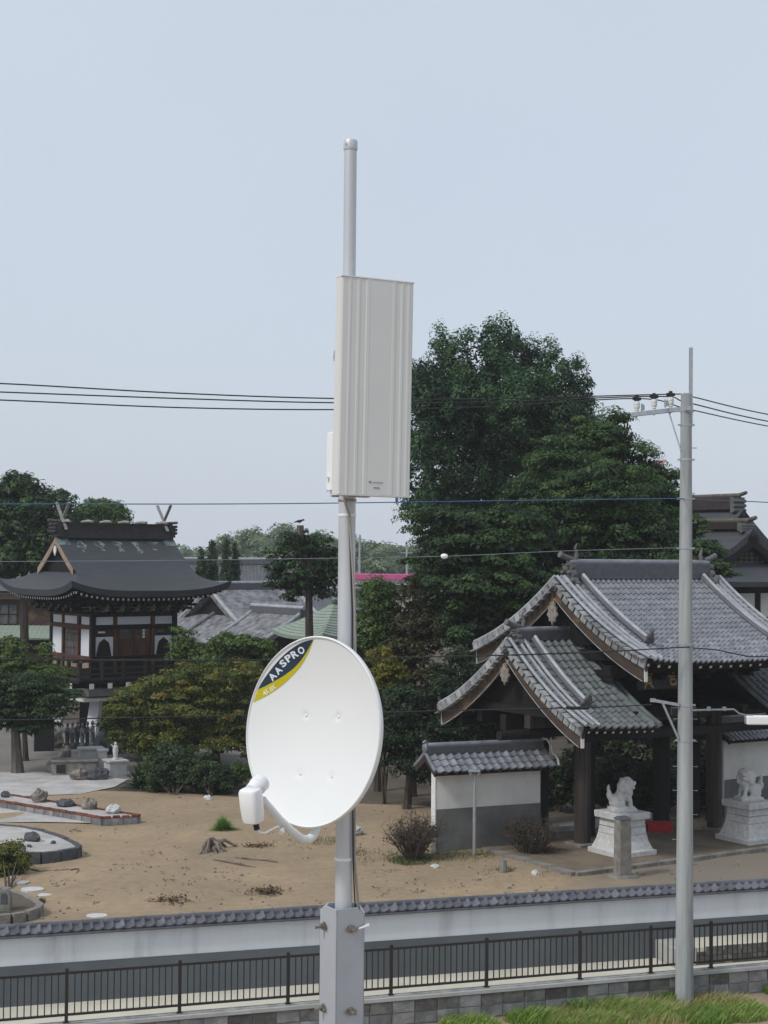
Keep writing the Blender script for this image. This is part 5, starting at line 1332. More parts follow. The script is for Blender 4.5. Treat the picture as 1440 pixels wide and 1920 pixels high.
# ------------------------------------------------------------------ halls behind the gate, right
HANG = math.radians(-57.5)
def copper_gable(t, u0, u1, r, zr, ze, nm, ridge_h, rm):
    R = Roof(u0, u1, r, zr, ze, k=.35, lift=.25); pt = empty_part(nm, t)
    for side in (-1, 1):
        b = MB(); b.grid(lambda p, q: R.pt(u0 + (u1 - u0) * p, q, side, 0), 16, 20); b.grid(lambda p, q: R.pt(u0 + (u1 - u0) * p, q * .985, side, -.25), 16, 20)
        b.grid(lambda p, q: R.pt(u1, p, side, -.25 * q), 20, 1); b.grid(lambda p, q: R.pt(u0 + (u1 - u0) * p, 1 - .015 * q, side, -.25 * q), 16, 1)
        b.obj('roof_slope', K['copper2'], pt, smooth=True)
        b = MB(); b.grid(lambda p, q: R.pt(u1 + .02, p, side, -.26 - .3 * q), 20, 1); b.grid(lambda p, q: R.pt(u1 - .08, p, side, -.26 - .3 * q), 20, 1); b.obj('bargeboard', K['wood_dk'], pt)
    b = MB(); b.box(((u0 + u1) / 2 - .2, 0, zr + ridge_h / 2), (u1 - u0 - .5, .55, ridge_h))
    for i in range(4): b.box(((u0 + u1) / 2 - .2, 0, zr + ridge_h * (i + .5) / 4), (u1 - u0 - .46, .6, ridge_h / 9))
    rr = b.obj('ridge', K[rm], pt)
    b = MB(); b.tube([(u0, 0, zr + ridge_h + .05), (u1 - .3, 0, zr + ridge_h + .05), (u1 + .15, 0, zr + ridge_h + .16)], [.1, .1, .08], 10); b.obj('ridge_cap', K['bark_g'], rr, smooth=True)
    b = MB(); b.box((u1 - .42, 0, zr + ridge_h * .35), (.2, .75, ridge_h * 1.15))
    for zz in (.1, .45, .8): b.tube([(u1 - .3, -.4, zr + ridge_h * zz - .1), (u1 - .3, .4, zr + ridge_h * zz - .1)], .08, 8)
    b.obj('ridge_end_tile', K['oni'], pt)
    return R, pt
def hall():
    c = at(1392, 955, 72)
    t = thing('main_hall', 'great dark roof of the main hall with a red-brown ridge, rising highest at the right', 'building', (c.x, c.y, GZ), HANG)
    zr = c.z - GZ
    copper_gable(t, -11, .1, 7.0, zr, zr - 4.8, 'upper_roof', .62, 'wood_ridge')
    MB().prism([(-6.2, zr - 4.9), (6.2, zr - 4.9), (2.4, zr - 2.6), (0, zr - .7), (-2.4, zr - 2.6)], (-.5, 0, 0), (0, 1, 0), (0, 0, 1), .06).obj('gable_board', K['wood_dk'], t, fix=True)
    MB().box((-6.4, 0, (zr - 4.4) / 2), (11, 10.5, zr - 4.4)).obj('body_wall', K['wood_dk'], t)
    for y in (-3.6, -1.2, 1.2, 3.6): MB().box((-.86, y, zr - 6.2), (.06, 1.9, 1.2)).obj('plaster_panel', K['plaster_w'], t)
def front_hall():
    c = at(1409, 992, 62)
    t = thing('front_hall', 'smaller dark roofed hall with a lattice gable before the main hall', 'building', (c.x, c.y, GZ), HANG)
    zr = c.z - GZ; R, pt = copper_gable(t, -5.2, .1, 2.7, zr, zr - 1.55, 'gable_roof', .3, 'wood_ridge')
    MB().prism([(-2.2, zr - 1.6), (2.2, zr - 1.6), (1.0, zr - .95), (0, zr - .4), (-1.0, zr - .95)], (-.35, 0, 0), (0, 1, 0), (0, 0, 1), .05).obj('gable_board', K['wood_dk'], pt, fix=True)
    for i in range(9):
        y = -1.2 + .3 * i; hh = max(.12, .85 - abs(y) * .62); MB().box((-.27, y, zr - 1.55 + hh / 2), (.03, .05, hh)).obj('gable_lattice', K['bark_g'], pt)
    for j in range(4): MB().box((-.26, 0, zr - 1.5 + j * .17), (.025, 2.6 - j * .6, .04)).obj('gable_lattice', K['bark_g'], pt)
    b = MB(); ze = zr - 2.1; X1, Y1 = 1.5, 4.2
    for (x0, y0, x1, y1, nx, ny) in ((-6.5, -Y1, X1, -Y1, 0, 1), (X1, -Y1, X1, Y1, -1, 0)):
        def g(p, q, x0=x0, y0=y0, x1=x1, y1=y1, nx=nx, ny=ny):
            ins = 1.9 * q
            x = x0 + ((x1 - ins) - x0) * p if ny else x1
            y = (y0 + ins) + (y1 - y0 - 2 * ins) * p if nx else y0
            e = (p if ny else abs(2 * p - 1)) ** 6
            return Vector((x + nx * ins, y + ny * ins, ze + .78 * (.6 * q + .4 * q * q) + .2 * e * (1 - q)))
        b.grid(g, 20, 8); b.grid(lambda p, q, g=g: g(p, q * .95 + .01) - Vector((0, 0, .2)), 20, 6); b.grid(lambda p, q, g=g: g(p, .01 * q) - Vector((0, 0, .2 * q)), 20, 1)
    b.obj('skirt_roof', K['copper2'], t, smooth=True)
    MB().box((-2.9, 0, (ze + .4) / 2), (6.4, 6.0, ze + .4)).obj('body_wall', K['wood_dk'], t)
    for y in (-2.2, -.75, .75, 2.2):
        MB().box((.32, y, ze - .95), (.06, 1.15, .95)).obj('plaster_panel', K['plaster_w'], t); MB().box((.34, y, ze - 1.62), (.06, 1.15, .24)).obj('lattice_panel', K['bark_g'], t)
    for x in (-5, -3.4, -1.8, -.4):
        MB().box((x, -3.02, ze - .95), (1.2 if x < -1 else .9, .06, .95)).obj('plaster_panel' if x < -1 else 'wood_panel', K['plaster_w'] if x < -1 else K['wood_br'], t)
        MB().box((x, -3.03, ze - 1.62), (1.2 if x < -1 else .9, .06, .24)).obj('lattice_panel', K['bark_g'], t)
hall(); front_hall()

# ------------------------------------------------------------------ houses behind the tower and the dish
def wavy_slope(mb, R, u0, u1, side, pitch=.3, rows=16, amp=.035):
    n = int((u1 - u0) / pitch * 4)
    def fn(p, q):
        r = q * rows; st = (r - math.floor(r)); u = u0 + (u1 - u0) * p
        return R.pt(u, min(q, 1), side, amp * (math.sin(2 * PI * u / pitch) ** 2) + .03 * st)
    mb.grid(fn, n, rows * 3)
def house(label, apexL, apexR, Y, r, drop, m, wall_m='wood_dk', name='tiled_house', th=math.radians(36.6), eave_h=None, kind_tile=True, skirt=0.0):
    a_ = at(*apexL, Y); dirv = Vector((math.cos(th), math.sin(th), 0))
    # right apex: along the ridge direction, met at the wanted pixel column
    lo_, hi_ = .5, 40
    for _ in range(40):
        m_ = (lo_ + hi_) / 2; p = a_ + dirv * m_; d = p - CAM; px = 720 + F_PX * d.dot(CR) / d.dot(CF)
        if px < apexR: lo_ = m_
        else: hi_ = m_
    L = lo_; t = thing(name, label, 'building', (a_.x, a_.y, GZ), th)
    zr = a_.z - GZ; R = Roof(0, L, r, zr, zr - drop, k=.15, lift=0)
    rf = empty_part('roof', t)
    for side in (-1, 1):
        b = MB()
        if kind_tile: wavy_slope(b, R, 0, L, side)
        else:
            n = int(L / .22) * 2
            b.grid(lambda p, q: R.pt(L * p, q, side, .03 * (int(round(p * n)) % 2)), n, 6)
        b.grid(lambda p, q: R.pt(L * p, q * .99, side, -.15), 6, 6); b.grid(lambda p, q: R.pt(0, p, side, -.15 * q), 6, 1); b.grid(lambda p, q: R.pt(L, p, side, -.15 * q), 6, 1); b.grid(lambda p, q: R.pt(L * p, 1 - .01 * q, side, -.15 * q), 6, 1)
        o = b.obj('tile_slope', K[m], rf); o['kind'] = 'stuff'
        for u in (.1, L - .1):
            MB().tube(along(R, u, 0, 1, .07, side, 8), .1, 8).obj('verge_ridge', K['tile_lt'] if kind_tile else K[m], rf, smooth=True)
    b = MB(); b.box((L / 2, 0, zr + .12), (L + .1, .34, .3)); b.obj('ridge', K['ridge'], rf); MB().tube([(-.1, 0, zr + .3), (L + .1, 0, zr + .3)], .1, 8).obj('ridge_cap', K['tile_lt'], rf, smooth=True)
    ww = r * .78; wz = zr - drop + .1
    if skirt:                       # lean-to roof below the gable
        def sk(p, q, off=0.0): return Vector((.45 - skirt * q, -r * .95 + 1.9 * r * p, zr - drop * .55 - skirt * .56 * q + off))
        b = MB(); nn = int(1.9 * r / .3 * 4)
        b.grid(lambda p, q: sk(p, q, .035 * math.sin(2 * PI * p * 1.9 * r / .3) ** 2 + .03 * (q * 9 % 1)), nn, 27); b.grid(lambda p, q: sk(p, q, -.14), 4, 2); b.grid(lambda p, q: sk(p, 1, -.14 * q), 4, 1); b.grid(lambda p, q: sk(0, p, -.14 * q), 4, 1)
        o = b.obj('lean_to_slope', K[m], rf); o['kind'] = 'stuff'
        MB().tube([sk(0, 0, .1), sk(0, 1, .1)], .11, 8).obj('verge_ridge', K['tile_house'], rf, smooth=True); MB().tube([sk(.5, 0, .1), sk(.5, 1, .1)], .11, 8).obj('verge_ridge', K['tile_house'], rf, smooth=True)
        MB().box((.45 - skirt * .4, 0, (zr - drop * .55 - skirt * .56) / 2), (skirt * .75, 1.6 * r, zr - drop * .55 - skirt * .56 - .1)).obj('lean_to_wall', K[wall_m], t)
    b = MB(); b.box((L / 2, 0, wz / 2), (L - .9, 2 * ww, wz)); b.prism([(-ww, 0), (ww, 0), (0, drop * .86)], (.45, 0, wz - .001), (0, 1, 0), (0, 0, 1), L - .9); b.obj('wall', K[wall_m], t, fix=True)
    MB().box((L / 2, -ww - .02, wz * .45), (min(1.6, L * .4), .05, 1.0)).obj('window', K['glass'], t)
    return t
house('old grey tiled house with a mottled roof just right of the bell tower', (388, 1104), 552, 80, 4.6, 2.5, 'tile_house', skirt=2.6)
house('smaller mottled tile roof in front, left of the green roof', (474, 1146), 568, 77, 3.0, 1.7, 'tile_house', th=math.radians(-53.4))
house('long dark ribbed metal roof behind the tiled houses', (330, 1056), 560, 98, 5.5, 2.6, 'grey_roof', kind_tile=False, name='metal_roof_house', th=math.radians(8))
house('low brown walled house with a dull grey roof behind the mast', (535, 1112), 690, 92, 3.6, 1.0, 'grey_roof', 'wood_br', kind_tile=False, name='low_house', th=math.radians(3))
def green_pavilion():
    c = at(628, 1128, 70); t = thing('green_roof_pavilion', 'pyramid roof of pale green copper behind the mast', 'building', (c.x, c.y, GZ), math.radians(36.6))
    zr = c.z - GZ; W = 2.05; drop = 1.5; b = MB()
    for fc in range(4):
        M3 = Matrix.Rotation(fc * PI / 2, 3, 'Z')
        def g(p, q):
            s = q; x = (p * 2 - 1) * W * s; return M3 @ Vector((x, -W * s, zr - drop * (1.2 * s - .2 * s * s) + .22 * (abs(p * 2 - 1) ** 3) * s * s))
        b.grid(g, 14, 12); b.grid(lambda p, q, g=g: g(p, 1) - Vector((0, 0, .16 * q)), 14, 1)
        b.grid(lambda p, q, g=g: g(p, .3 + .68 * q) - Vector((0, 0, .17)), 8, 4)
    rf = b.obj('roof', K['green_roof'], t, smooth=True)
    for fc in range(4):
        M3 = Matrix.Rotation(fc * PI / 2, 3, 'Z')
        for i in range(1, 12):
            s = i / 12
            pts = [M3 @ Vector((x * W * s, -W * s, zr - drop * (1.2 * s - .2 * s * s) + .22 * (abs(x) ** 3) * s * s + .012)) for x in lin(-1, 1, 8)]
            MB().tube(pts, .02, 5).obj('roof_seam', K['green_roof'], rf)
    MB().lathe([(.2, zr - .05), (.22, zr + .1), (.1, zr + .2), (.14, zr + .35), (.02, zr + .5)], (0, 0, 0), 12).obj('finial', K['patina'], rf)
    MB().box((0, 0, (zr - drop) / 2), (W * 1.4, W * 1.4, zr - drop)).obj('wall', K['wood_dk'], t)
    for fc in range(4):
        for s_ in (-.65, .65):
            M3 = Matrix.Rotation(fc * PI / 2, 3, 'Z'); MB().box(M3 @ Vector((s_ * W * .9, -W * .72, (zr - drop) / 2)), (.22, .22, zr - drop), R=M3).obj('post', K['wood_mid'], t)
green_pavilion()
def left_house():
    Y = 82; a_ = at(-60, 1400, Y); b_ = at(150, 1400, Y); t = thing('wooden_house', 'old wooden house with brown walls and a green lean-to roof behind the bell tower', 'building', (a_.x, Y, GZ))
    W = b_.x - a_.x; z = lambda py: at(50, py, Y).z - GZ
    MB().box((W / 2, 1.6, z(1110) / 2), (W, 3.0, z(1110))).obj('wall', K['wood_br'], t)
    MB().box((W / 2, .08, z(1200) / 2), (W, .05, z(1200))).obj('lower_wall', K['wood_dk'], t)
    for px in (8, 24): 
        p = at(px, 1153, Y); d = MB().box((p.x - a_.x, .08, z(1152)), (.38, .05, 1.0)).obj('window', K['glass'], t); MB().box((p.x - a_.x, .04, z(1152)), (.46, .04, .05)).obj('window_bar', K['wood_dk'], d)
    MB().bar((0, .0, z(1118)), (at(44, 1118, Y).x - a_.x, 0, z(1118)), .2, .32).obj('fascia', K['wood_pale'], t)
    n = 44; b = MB(); b.grid(lambda p, q: Vector((W * p, .05 - 1.3 * q, z(1173) - .62 * q + .02 * (int(round(p * n)) % 2))), n, 2); b.grid(lambda p, q: Vector((W * p, .05 - 1.3 * q, z(1173) - .62 * q - .06)), 1, 1); b.obj('lean_to_roof', K['green_roof'], t)
    b = MB(); b.grid(lambda p, q: Vector((-.3 + (W + .6) * p, -.5 + 2.2 * q, z(1108) + 1.1 * q)), 2, 2); b.grid(lambda p, q: Vector((-.3 + (W + .6) * p, -.5 + 2.2 * q, z(1108) + 1.1 * q - .15)), 2, 2); b.obj('roof', K['grey_roof'], t)
    for i in range(5): MB().box((W * i / 4, .02, z(1200) / 2), (.15, .12, z(1200))).obj('post', K['wood_dk'], t)
left_house()
def pink_hall():
    Y = 190; a_ = at(640, 1086, Y); b_ = at(772, 1086, Y); t = thing('pink_roofed_shed', 'long low far building with a bright pink roof edge', 'building', (a_.x, Y, GZ))
    W = b_.x - a_.x; z = lambda py: at(700, py, Y).z - GZ
    MB().box((W / 2, 3, z(1086) / 2), (W, 6, z(1086))).obj('wall', K['concrete'], t)
    MB().box((W / 2, 2.9, (z(1077) + z(1086)) / 2), (W + .4, 6.6, z(1077) - z(1086))).obj('roof_band', K['pink'], t)
    MB().box((W / 2, -.35, z(1095)), (W + .2, .5, .12)).obj('canopy', K['plaster_w'], t)
    for i in range(7): MB().box((W * (i + .5) / 7, -.03, z(1108)), (W / 9, .05, 1.0)).obj('window', K['glass'], t)
    for i in range(6): MB().box((W * i / 5, 2.9, z(1077) + .03), (.1, 6.6, .06)).obj('roof_rib', K['pink'], t)
pink_hall()
def red_crane():
    Y = 330; t = thing('far_red_tower', 'faint red and white steel framework far off above the trees', 'tower', at(1232, 1000, Y) * 1.0)
    t.location.z = GZ; c = at(1232, 880, Y)
    for sx in (-1, 1):
        for sy in (-1, 1): MB().bar((c.x - t.location.x + sx * 1.0, sy * 1.0, 0), (c.x - t.location.x + sx * .8, sy * .8, c.z - GZ), .25, .25).obj('leg', K['white'], t)
    for i in range(9): MB().box((c.x - t.location.x, 0, (c.z - GZ) * (i + 1) / 9), (2.0, 2.0, .2)).obj('brace', K['white'] if i % 2 else K['red_hazed'], t)
    p = at(1212, 866, Y); q = at(1249, 863, Y); lo = at(1228, 880, Y)
    MB().prism([(p.x - lo.x, p.z - lo.z), (-.3, 0), (.6, 0), (q.x - lo.x, q.z - lo.z)], (lo.x - t.location.x, 0, lo.z - GZ), (1, 0, 0), (0, 0, 1), 1.2).obj('jib', K['red_hazed'], t, fix=True)
red_crane()
# ------------------------------------------------------------------ trees
def onground(px, Y): p = at(px, 1300, Y); return Vector((p.x, Y, GZ))
def ginkgo_lobes(Y):
    tops = ((764, 690, 14, 34), (788, 666, 12, 30), (828, 612, 16, 52), (856, 644, 20, 48), (880, 634, 22, 50), (908, 602, 22, 62), (938, 592, 22, 68), (965, 628, 20, 54), (992, 632, 22, 56), (1020, 640, 22, 58), (1046, 664, 20, 56), (1072, 690, 22, 60), (1102, 712, 14, 46), (1098, 760, 22, 50))
    out = [lobe(x, y + ry, rx, ry, Y + rnd.uniform(-1.2, 1.2)) for x, y, rx, ry in tops]
    for x, y, rx, ry in tops:                      # a second rank of upright plumes in front of the first
        out.append(lobe(x + rnd.uniform(-18, 18), y + ry * 2.1 + rnd.uniform(-8, 14), rx * 1.35, ry * .8, Y - 1.6 + rnd.uniform(-.5, .5)))
    out += [lobe(x, y, rx, ry, Y + dy) for x, y, rx, ry, dy in ((930, 800, 105, 95, 0), (840, 800, 70, 95, 0), (1030, 810, 66, 75, 0), (800, 880, 48, 90, 0), (880, 910, 90, 80, -1), (980, 900, 90, 80, 0), (780, 950, 36, 56, 0), (770, 760, 30, 60, 1), (870, 965, 80, 34, -.5), (950, 960, 70, 34, 0), (815, 965, 40, 34, .5))]
    for _ in range(16):
        out.append(lobe(rnd.uniform(790, 1060), rnd.uniform(740, 900), rnd.uniform(22, 34), rnd.uniform(34, 52), Y - 2.6 + rnd.uniform(-.8, .8)))
    return out
def LB(Y, *ls): return [lobe(x, y, rx, ry, Y + (l[0] if l else 0), 1.0) for x, y, rx, ry, *l in ls]
GINKGO = ginkgo_lobes(63)
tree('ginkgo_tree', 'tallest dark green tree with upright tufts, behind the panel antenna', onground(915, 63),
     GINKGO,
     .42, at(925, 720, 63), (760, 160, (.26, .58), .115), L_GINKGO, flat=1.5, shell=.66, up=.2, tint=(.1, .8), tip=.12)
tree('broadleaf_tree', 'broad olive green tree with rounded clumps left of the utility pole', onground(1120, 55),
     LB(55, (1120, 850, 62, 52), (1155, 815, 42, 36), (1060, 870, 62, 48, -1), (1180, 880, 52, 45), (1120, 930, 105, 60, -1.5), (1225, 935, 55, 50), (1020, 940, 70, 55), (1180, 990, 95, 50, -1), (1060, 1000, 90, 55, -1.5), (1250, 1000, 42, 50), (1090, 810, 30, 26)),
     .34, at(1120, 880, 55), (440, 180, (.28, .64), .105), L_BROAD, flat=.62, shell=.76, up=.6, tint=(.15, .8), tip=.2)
tree('cedar_tree', 'dark layered conifer spreading behind the gable of the gate', onground(905, 51),
     LB(51, (850, 990, 78, 40), (815, 1050, 52, 46), (900, 1040, 92, 44, -1), (950, 990, 70, 40), (870, 1100, 100, 42, -1), (960, 1090, 90, 46, -.8), (900, 1170, 115, 48, -1), (985, 1020, 52, 36), (830, 1170, 62, 45)),
     .3, at(900, 1000, 51), (420, 130, (.28, .6), .12), L_CEDAR, flat=.38, shell=.7, up=.7, tint=(.05, .78), tip=.3, droop=.25)
tree('cedar_tree', 'dark conifer in the shade between gate roof and broadleaf tree', onground(1090, 53),
     LB(53, (1040, 1050, 80, 44), (1130, 1060, 90, 42), (1210, 1060, 80, 44), (1080, 1110, 90, 45), (1180, 1000, 70, 40), (1250, 1060, 45, 50)),
     .28, at(1100, 1030, 53), (260, 120, (.28, .58), .12), L_CEDAR, flat=.42, shell=.7, up=.6, tint=(.0, .6), tip=.25, droop=.2)
tree('spruce_tree', 'conifer with horizontal feathery sprays right of the utility pole', onground(1290, 50),
     LB(50, (1300, 990, 30, 26), (1318, 1030, 36, 18), (1335, 1062, 40, 13), (1290, 1060, 40, 26), (1345, 1040, 26, 8), (1352, 1078, 30, 8)),
     .16, at(1292, 980, 50), (110, 46, (.18, .36), .1), L_CEDAR, flat=.3, shell=.55, up=.7, tint=(.25, .9), tip=.3)
tree('bushy_tree', 'dense mid-green bushy tree just right of the mast', onground(710, 50),
     LB(50, (708, 1130, 36, 42), (700, 1180, 34, 36), (730, 1160, 32, 45), (716, 1205, 42, 30)),
     .13, at(712, 1140, 50), (150, 60, (.2, .36), .1), L_FRESH, flat=.8, shell=.7, tint=(.0, .55), tip=.15)
tree('bronze_tree', 'bronze brown foliage tree between green tree and dark conifers', onground(775, 49),
     LB(49, (775, 1120, 26, 38), (770, 1170, 34, 36), (800, 1190, 40, 36), (765, 1225, 42, 30), (790, 1270, 46, 36), (745, 1280, 30, 30)),
     .12, at(778, 1130, 49), (170, 52, (.2, .36), .1), L_BRONZE, flat=.8, shell=.65, tint=(.1, .9))
bush('yellow_shrub', 'small bright yellow-green shrub against the dark trees right of the dish', onground(722, 47.5), LB(47.5, (714, 1240, 24, 20), (730, 1262, 26, 26), (712, 1282, 24, 26)), (80, 46, (.14, .26), .08), L_YELLOW, tint=(0, .9), stems=6)
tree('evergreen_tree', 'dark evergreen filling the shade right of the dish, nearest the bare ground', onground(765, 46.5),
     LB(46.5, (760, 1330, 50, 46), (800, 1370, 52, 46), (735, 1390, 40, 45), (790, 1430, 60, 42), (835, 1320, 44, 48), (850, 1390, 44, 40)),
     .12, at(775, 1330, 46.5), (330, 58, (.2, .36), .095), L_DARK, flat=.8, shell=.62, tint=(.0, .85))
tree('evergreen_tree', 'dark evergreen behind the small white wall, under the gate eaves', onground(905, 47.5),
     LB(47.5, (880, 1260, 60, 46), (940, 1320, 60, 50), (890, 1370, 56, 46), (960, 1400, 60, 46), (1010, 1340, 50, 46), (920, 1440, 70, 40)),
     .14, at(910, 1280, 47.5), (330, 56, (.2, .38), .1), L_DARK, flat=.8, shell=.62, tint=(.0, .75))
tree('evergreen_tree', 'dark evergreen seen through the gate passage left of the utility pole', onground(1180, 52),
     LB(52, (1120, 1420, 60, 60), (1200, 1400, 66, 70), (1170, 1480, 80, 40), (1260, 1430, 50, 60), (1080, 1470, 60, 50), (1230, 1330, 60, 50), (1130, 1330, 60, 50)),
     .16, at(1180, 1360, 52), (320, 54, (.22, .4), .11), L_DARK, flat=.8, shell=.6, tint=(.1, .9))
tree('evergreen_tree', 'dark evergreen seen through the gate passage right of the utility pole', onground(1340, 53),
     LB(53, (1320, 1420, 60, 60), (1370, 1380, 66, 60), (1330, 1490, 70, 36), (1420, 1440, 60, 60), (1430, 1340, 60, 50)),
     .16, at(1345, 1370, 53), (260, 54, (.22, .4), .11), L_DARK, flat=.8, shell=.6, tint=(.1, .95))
# left: pine with bare trunk, second tree, maples, near-left tree
def pine(name, label, px, Y, lobes, leaves, m, r0, top, tint=(.1, .8), tw=None, **kw):
    return tree(name, label, onground(px, Y), LB(Y, *lobes), r0, at(*top, Y), leaves, m, flat=kw.pop('flat', 1.15), shell=.66, up=.5, tint=tint, tip=.25, **kw)
pine('pine_tree', 'tall dark pine with a bare trunk at the left edge behind the bell tower', 48, 76, ((18, 1010, 52, 62), (60, 960, 40, 42), (30, 935, 34, 36), (80, 1030, 34, 46), (-20, 980, 44, 70), (10, 1060, 60, 28)), (330, 72, (.35, .62), .2), L_PINE, .24, (46, 960))
pine('pine_tree', 'small dark pine tip showing above the tower ridge', 122, 84, ((122, 950, 16, 24), (128, 990, 28, 28)), (60, 46, (.3, .5), .17), L_PINE, .14, (122, 940))
pine('round_tree', 'rounded bright green tree behind the bell tower ridge', 190, 92, ((185, 965, 36, 26), (215, 972, 24, 22), (160, 985, 30, 24), (195, 990, 44, 24)), (170, 48, (.34, .6), .18), L_FRESH, .22, (188, 970), tint=(.0, .65), flat=.8)
for i, (px, top, hh, ww) in enumerate(((378, 1036, 62, 12), (398, 1018, 80, 13), (424, 1022, 76, 12), (440, 1028, 70, 11))):
    Y = 91 + .5 * (i % 2); g = onground(px, Y)
    lbs = [lobe(px, top + hh * k, ww * wk, hh * .24, Y) for k, wk in ((.14, .3), (.36, .6), (.62, .85), (.92, .95), (1.3, .95), (1.75, .9), (2.2, .8))]
    tree('cypress_tree', ('leftmost and shortest', 'second from left and tallest', 'third from left', 'rightmost')[i] + ' of four slim cypresses beside the bell tower roof', g, lbs, .1, at(px, top + 4, Y), (120, 44, (.13, .24), .11), L_PINE, group='slim cypresses', flat=1.6, shell=.6, up=.1, tint=(.1, .8), cat='tree')
# pollarded tree with a crow
tree('pollarded_tree', 'pollarded dark tree with a thick trunk and cut top behind the dish', onground(586, 61),
     LB(61, (560, 1016, 34, 18), (596, 1030, 32, 20), (535, 1048, 36, 22), (590, 1075, 46, 24), (522, 1090, 26, 22), (556, 1098, 34, 22), (618, 1088, 26, 30), (612, 1055, 30, 22), (512, 1066, 18, 16), (540, 1115, 16, 16), (600, 1112, 20, 18)),
     .2, at(578, 1010, 61), (150, 84, (.18, .36), .1), L_PINE, flat=.7, shell=.7, up=.5, tint=(.05, .65), tip=.25)
def stubs():
    MB().tube([at(562, 1030, 61), at(563, 985, 61)], [.16, .14], 8).top('cut_branch', K['bark_g'], 'sawn-off branch stub above the pollarded tree crown, under the crow', 'branch')
stubs()
def crow():
    c = at(562, 978, 61); b = MB()
    b.ell((0, 0, .1), (.17, .075, .08), R=Matrix.Rotation(.25, 3, 'Y')); b.ell((-.19, 0, .17), (.07, .055, .055)); b.tube([(-.23, 0, .17), (-.33, 0, .155)], [.025, .005], 6)
    b.tube([(.12, 0, .08), (.34, 0, .03)], [.05, .03], 6); b.ell((.05, .07, .11), (.18, .02, .06), R=Matrix.Rotation(.25, 3, 'Y')); b.ell((.05, -.07, .11), (.18, .02, .06), R=Matrix.Rotation(.25, 3, 'Y'))
    for s_ in (-.03, .03): b.tube([(0, s_, .05), (-.01, s_, -.05)], .012, 5)
    o = b.top('crow', K['crow'], 'black crow perched on the pollarded tree top', 'bird', smooth=True, loc=(0, 0, -.05)); o.location = c - Vector((0, 0, .09)); o.rotation_euler = (0, 0, PI * .95); o.scale = (.72, .72, .72)
    md = o.modifiers.new('remesh', 'REMESH'); md.mode = 'VOXEL'; md.voxel_size = .012
crow()
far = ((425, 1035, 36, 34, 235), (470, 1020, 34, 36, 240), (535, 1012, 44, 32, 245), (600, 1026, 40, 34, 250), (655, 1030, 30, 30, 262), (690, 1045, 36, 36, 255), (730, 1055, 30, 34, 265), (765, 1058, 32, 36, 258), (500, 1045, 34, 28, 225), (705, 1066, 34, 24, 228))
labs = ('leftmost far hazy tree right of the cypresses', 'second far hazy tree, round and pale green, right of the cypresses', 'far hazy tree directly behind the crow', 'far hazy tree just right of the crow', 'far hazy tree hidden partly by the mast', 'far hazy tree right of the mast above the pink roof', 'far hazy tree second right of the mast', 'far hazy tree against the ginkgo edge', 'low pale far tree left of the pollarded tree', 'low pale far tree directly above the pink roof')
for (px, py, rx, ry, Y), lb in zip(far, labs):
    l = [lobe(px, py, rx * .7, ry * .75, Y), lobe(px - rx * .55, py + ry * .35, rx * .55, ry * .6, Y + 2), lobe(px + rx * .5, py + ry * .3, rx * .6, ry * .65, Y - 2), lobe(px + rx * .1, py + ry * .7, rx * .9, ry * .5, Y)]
    tree('far_tree', lb, onground(px, Y), l, .4, at(px, py, Y), (70, 40, (.9, 1.7), .5), L_FAR_HAZED, group='far hazy trees', flat=.8, shell=.6, up=.5, tint=(.0, .9), tip=.25)
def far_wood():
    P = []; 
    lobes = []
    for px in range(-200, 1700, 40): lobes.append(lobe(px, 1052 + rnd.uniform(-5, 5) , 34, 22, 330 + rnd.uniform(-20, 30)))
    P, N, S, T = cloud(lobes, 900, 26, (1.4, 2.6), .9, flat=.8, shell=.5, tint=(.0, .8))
    o = bpy.data.objects.new('distant_wood', leaf_mesh('distant_wood', P, N, S, T, L_FAR_HAZED)); COL.objects.link(o)
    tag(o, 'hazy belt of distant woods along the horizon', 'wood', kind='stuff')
far_wood()
# maples in the court
tree('maple_tree', 'maple turning orange and yellow with a low dark trunk left of the dish', gd(405, 1434),
     LB(55, (400, 1280, 62, 34), (340, 1275, 50, 30), (440, 1330, 52, 40), (380, 1330, 72, 40), (455, 1270, 40, 30), (300, 1300, 44, 30), (440, 1370, 40, 30), (425, 1392, 46, 26), (468, 1395, 28, 34), (350, 1390, 44, 20)),
     .14, at(402, 1330, 55), (260, 96, (.22, .5), .09), L_MAPLE, flat=.45, shell=.7, up=.7, tint=(.15, .95), tip=.25, droop=.15)
tree('maple_tree', 'yellow-green maple below the bell tower balcony, left of the orange one', gd(356, 1418),
     LB(57, (270, 1320, 62, 34), (222, 1358, 36, 28), (310, 1350, 62, 36), (268, 1302, 26, 16), (350, 1370, 50, 30), (290, 1384, 54, 24), (240, 1385, 36, 22), (270, 1405, 40, 14)),
     .13, at(320, 1350, 57), (240, 96, (.22, .5), .09), L_MAPLE, flat=.45, shell=.7, up=.7, tint=(.05, .8), tip=.25, droop=.15)
tree('garden_tree', 'fresh green garden tree below the mottled tile roof', onground(430, 60),
     LB(60, (440, 1215, 44, 24), (395, 1240, 44, 26), (480, 1225, 32, 26), (350, 1225, 26, 30), (340, 1200, 18, 26)),
     .12, at(420, 1220, 60), (220, 50, (.24, .46), .11), L_FRESH, flat=.55, shell=.65, up=.7, tint=(.1, .85))
tree('garden_tree', 'leaning garden tree with layered dark needles at the left edge of the court', gd(33, 1450),
     LB(53, (30, 1325, 52, 26), (80, 1335, 52, 20), (110, 1310, 40, 18), (50, 1290, 60, 22), (10, 1350, 44, 20), (60, 1360, 46, 16), (-20, 1300, 50, 40)),
     .2, at(26, 1330, 53), (300, 52, (.22, .4), .1), L_CEDAR, bark='bark_g', flat=.4, shell=.6, up=.6, tint=(.1, .6), tip=.3)
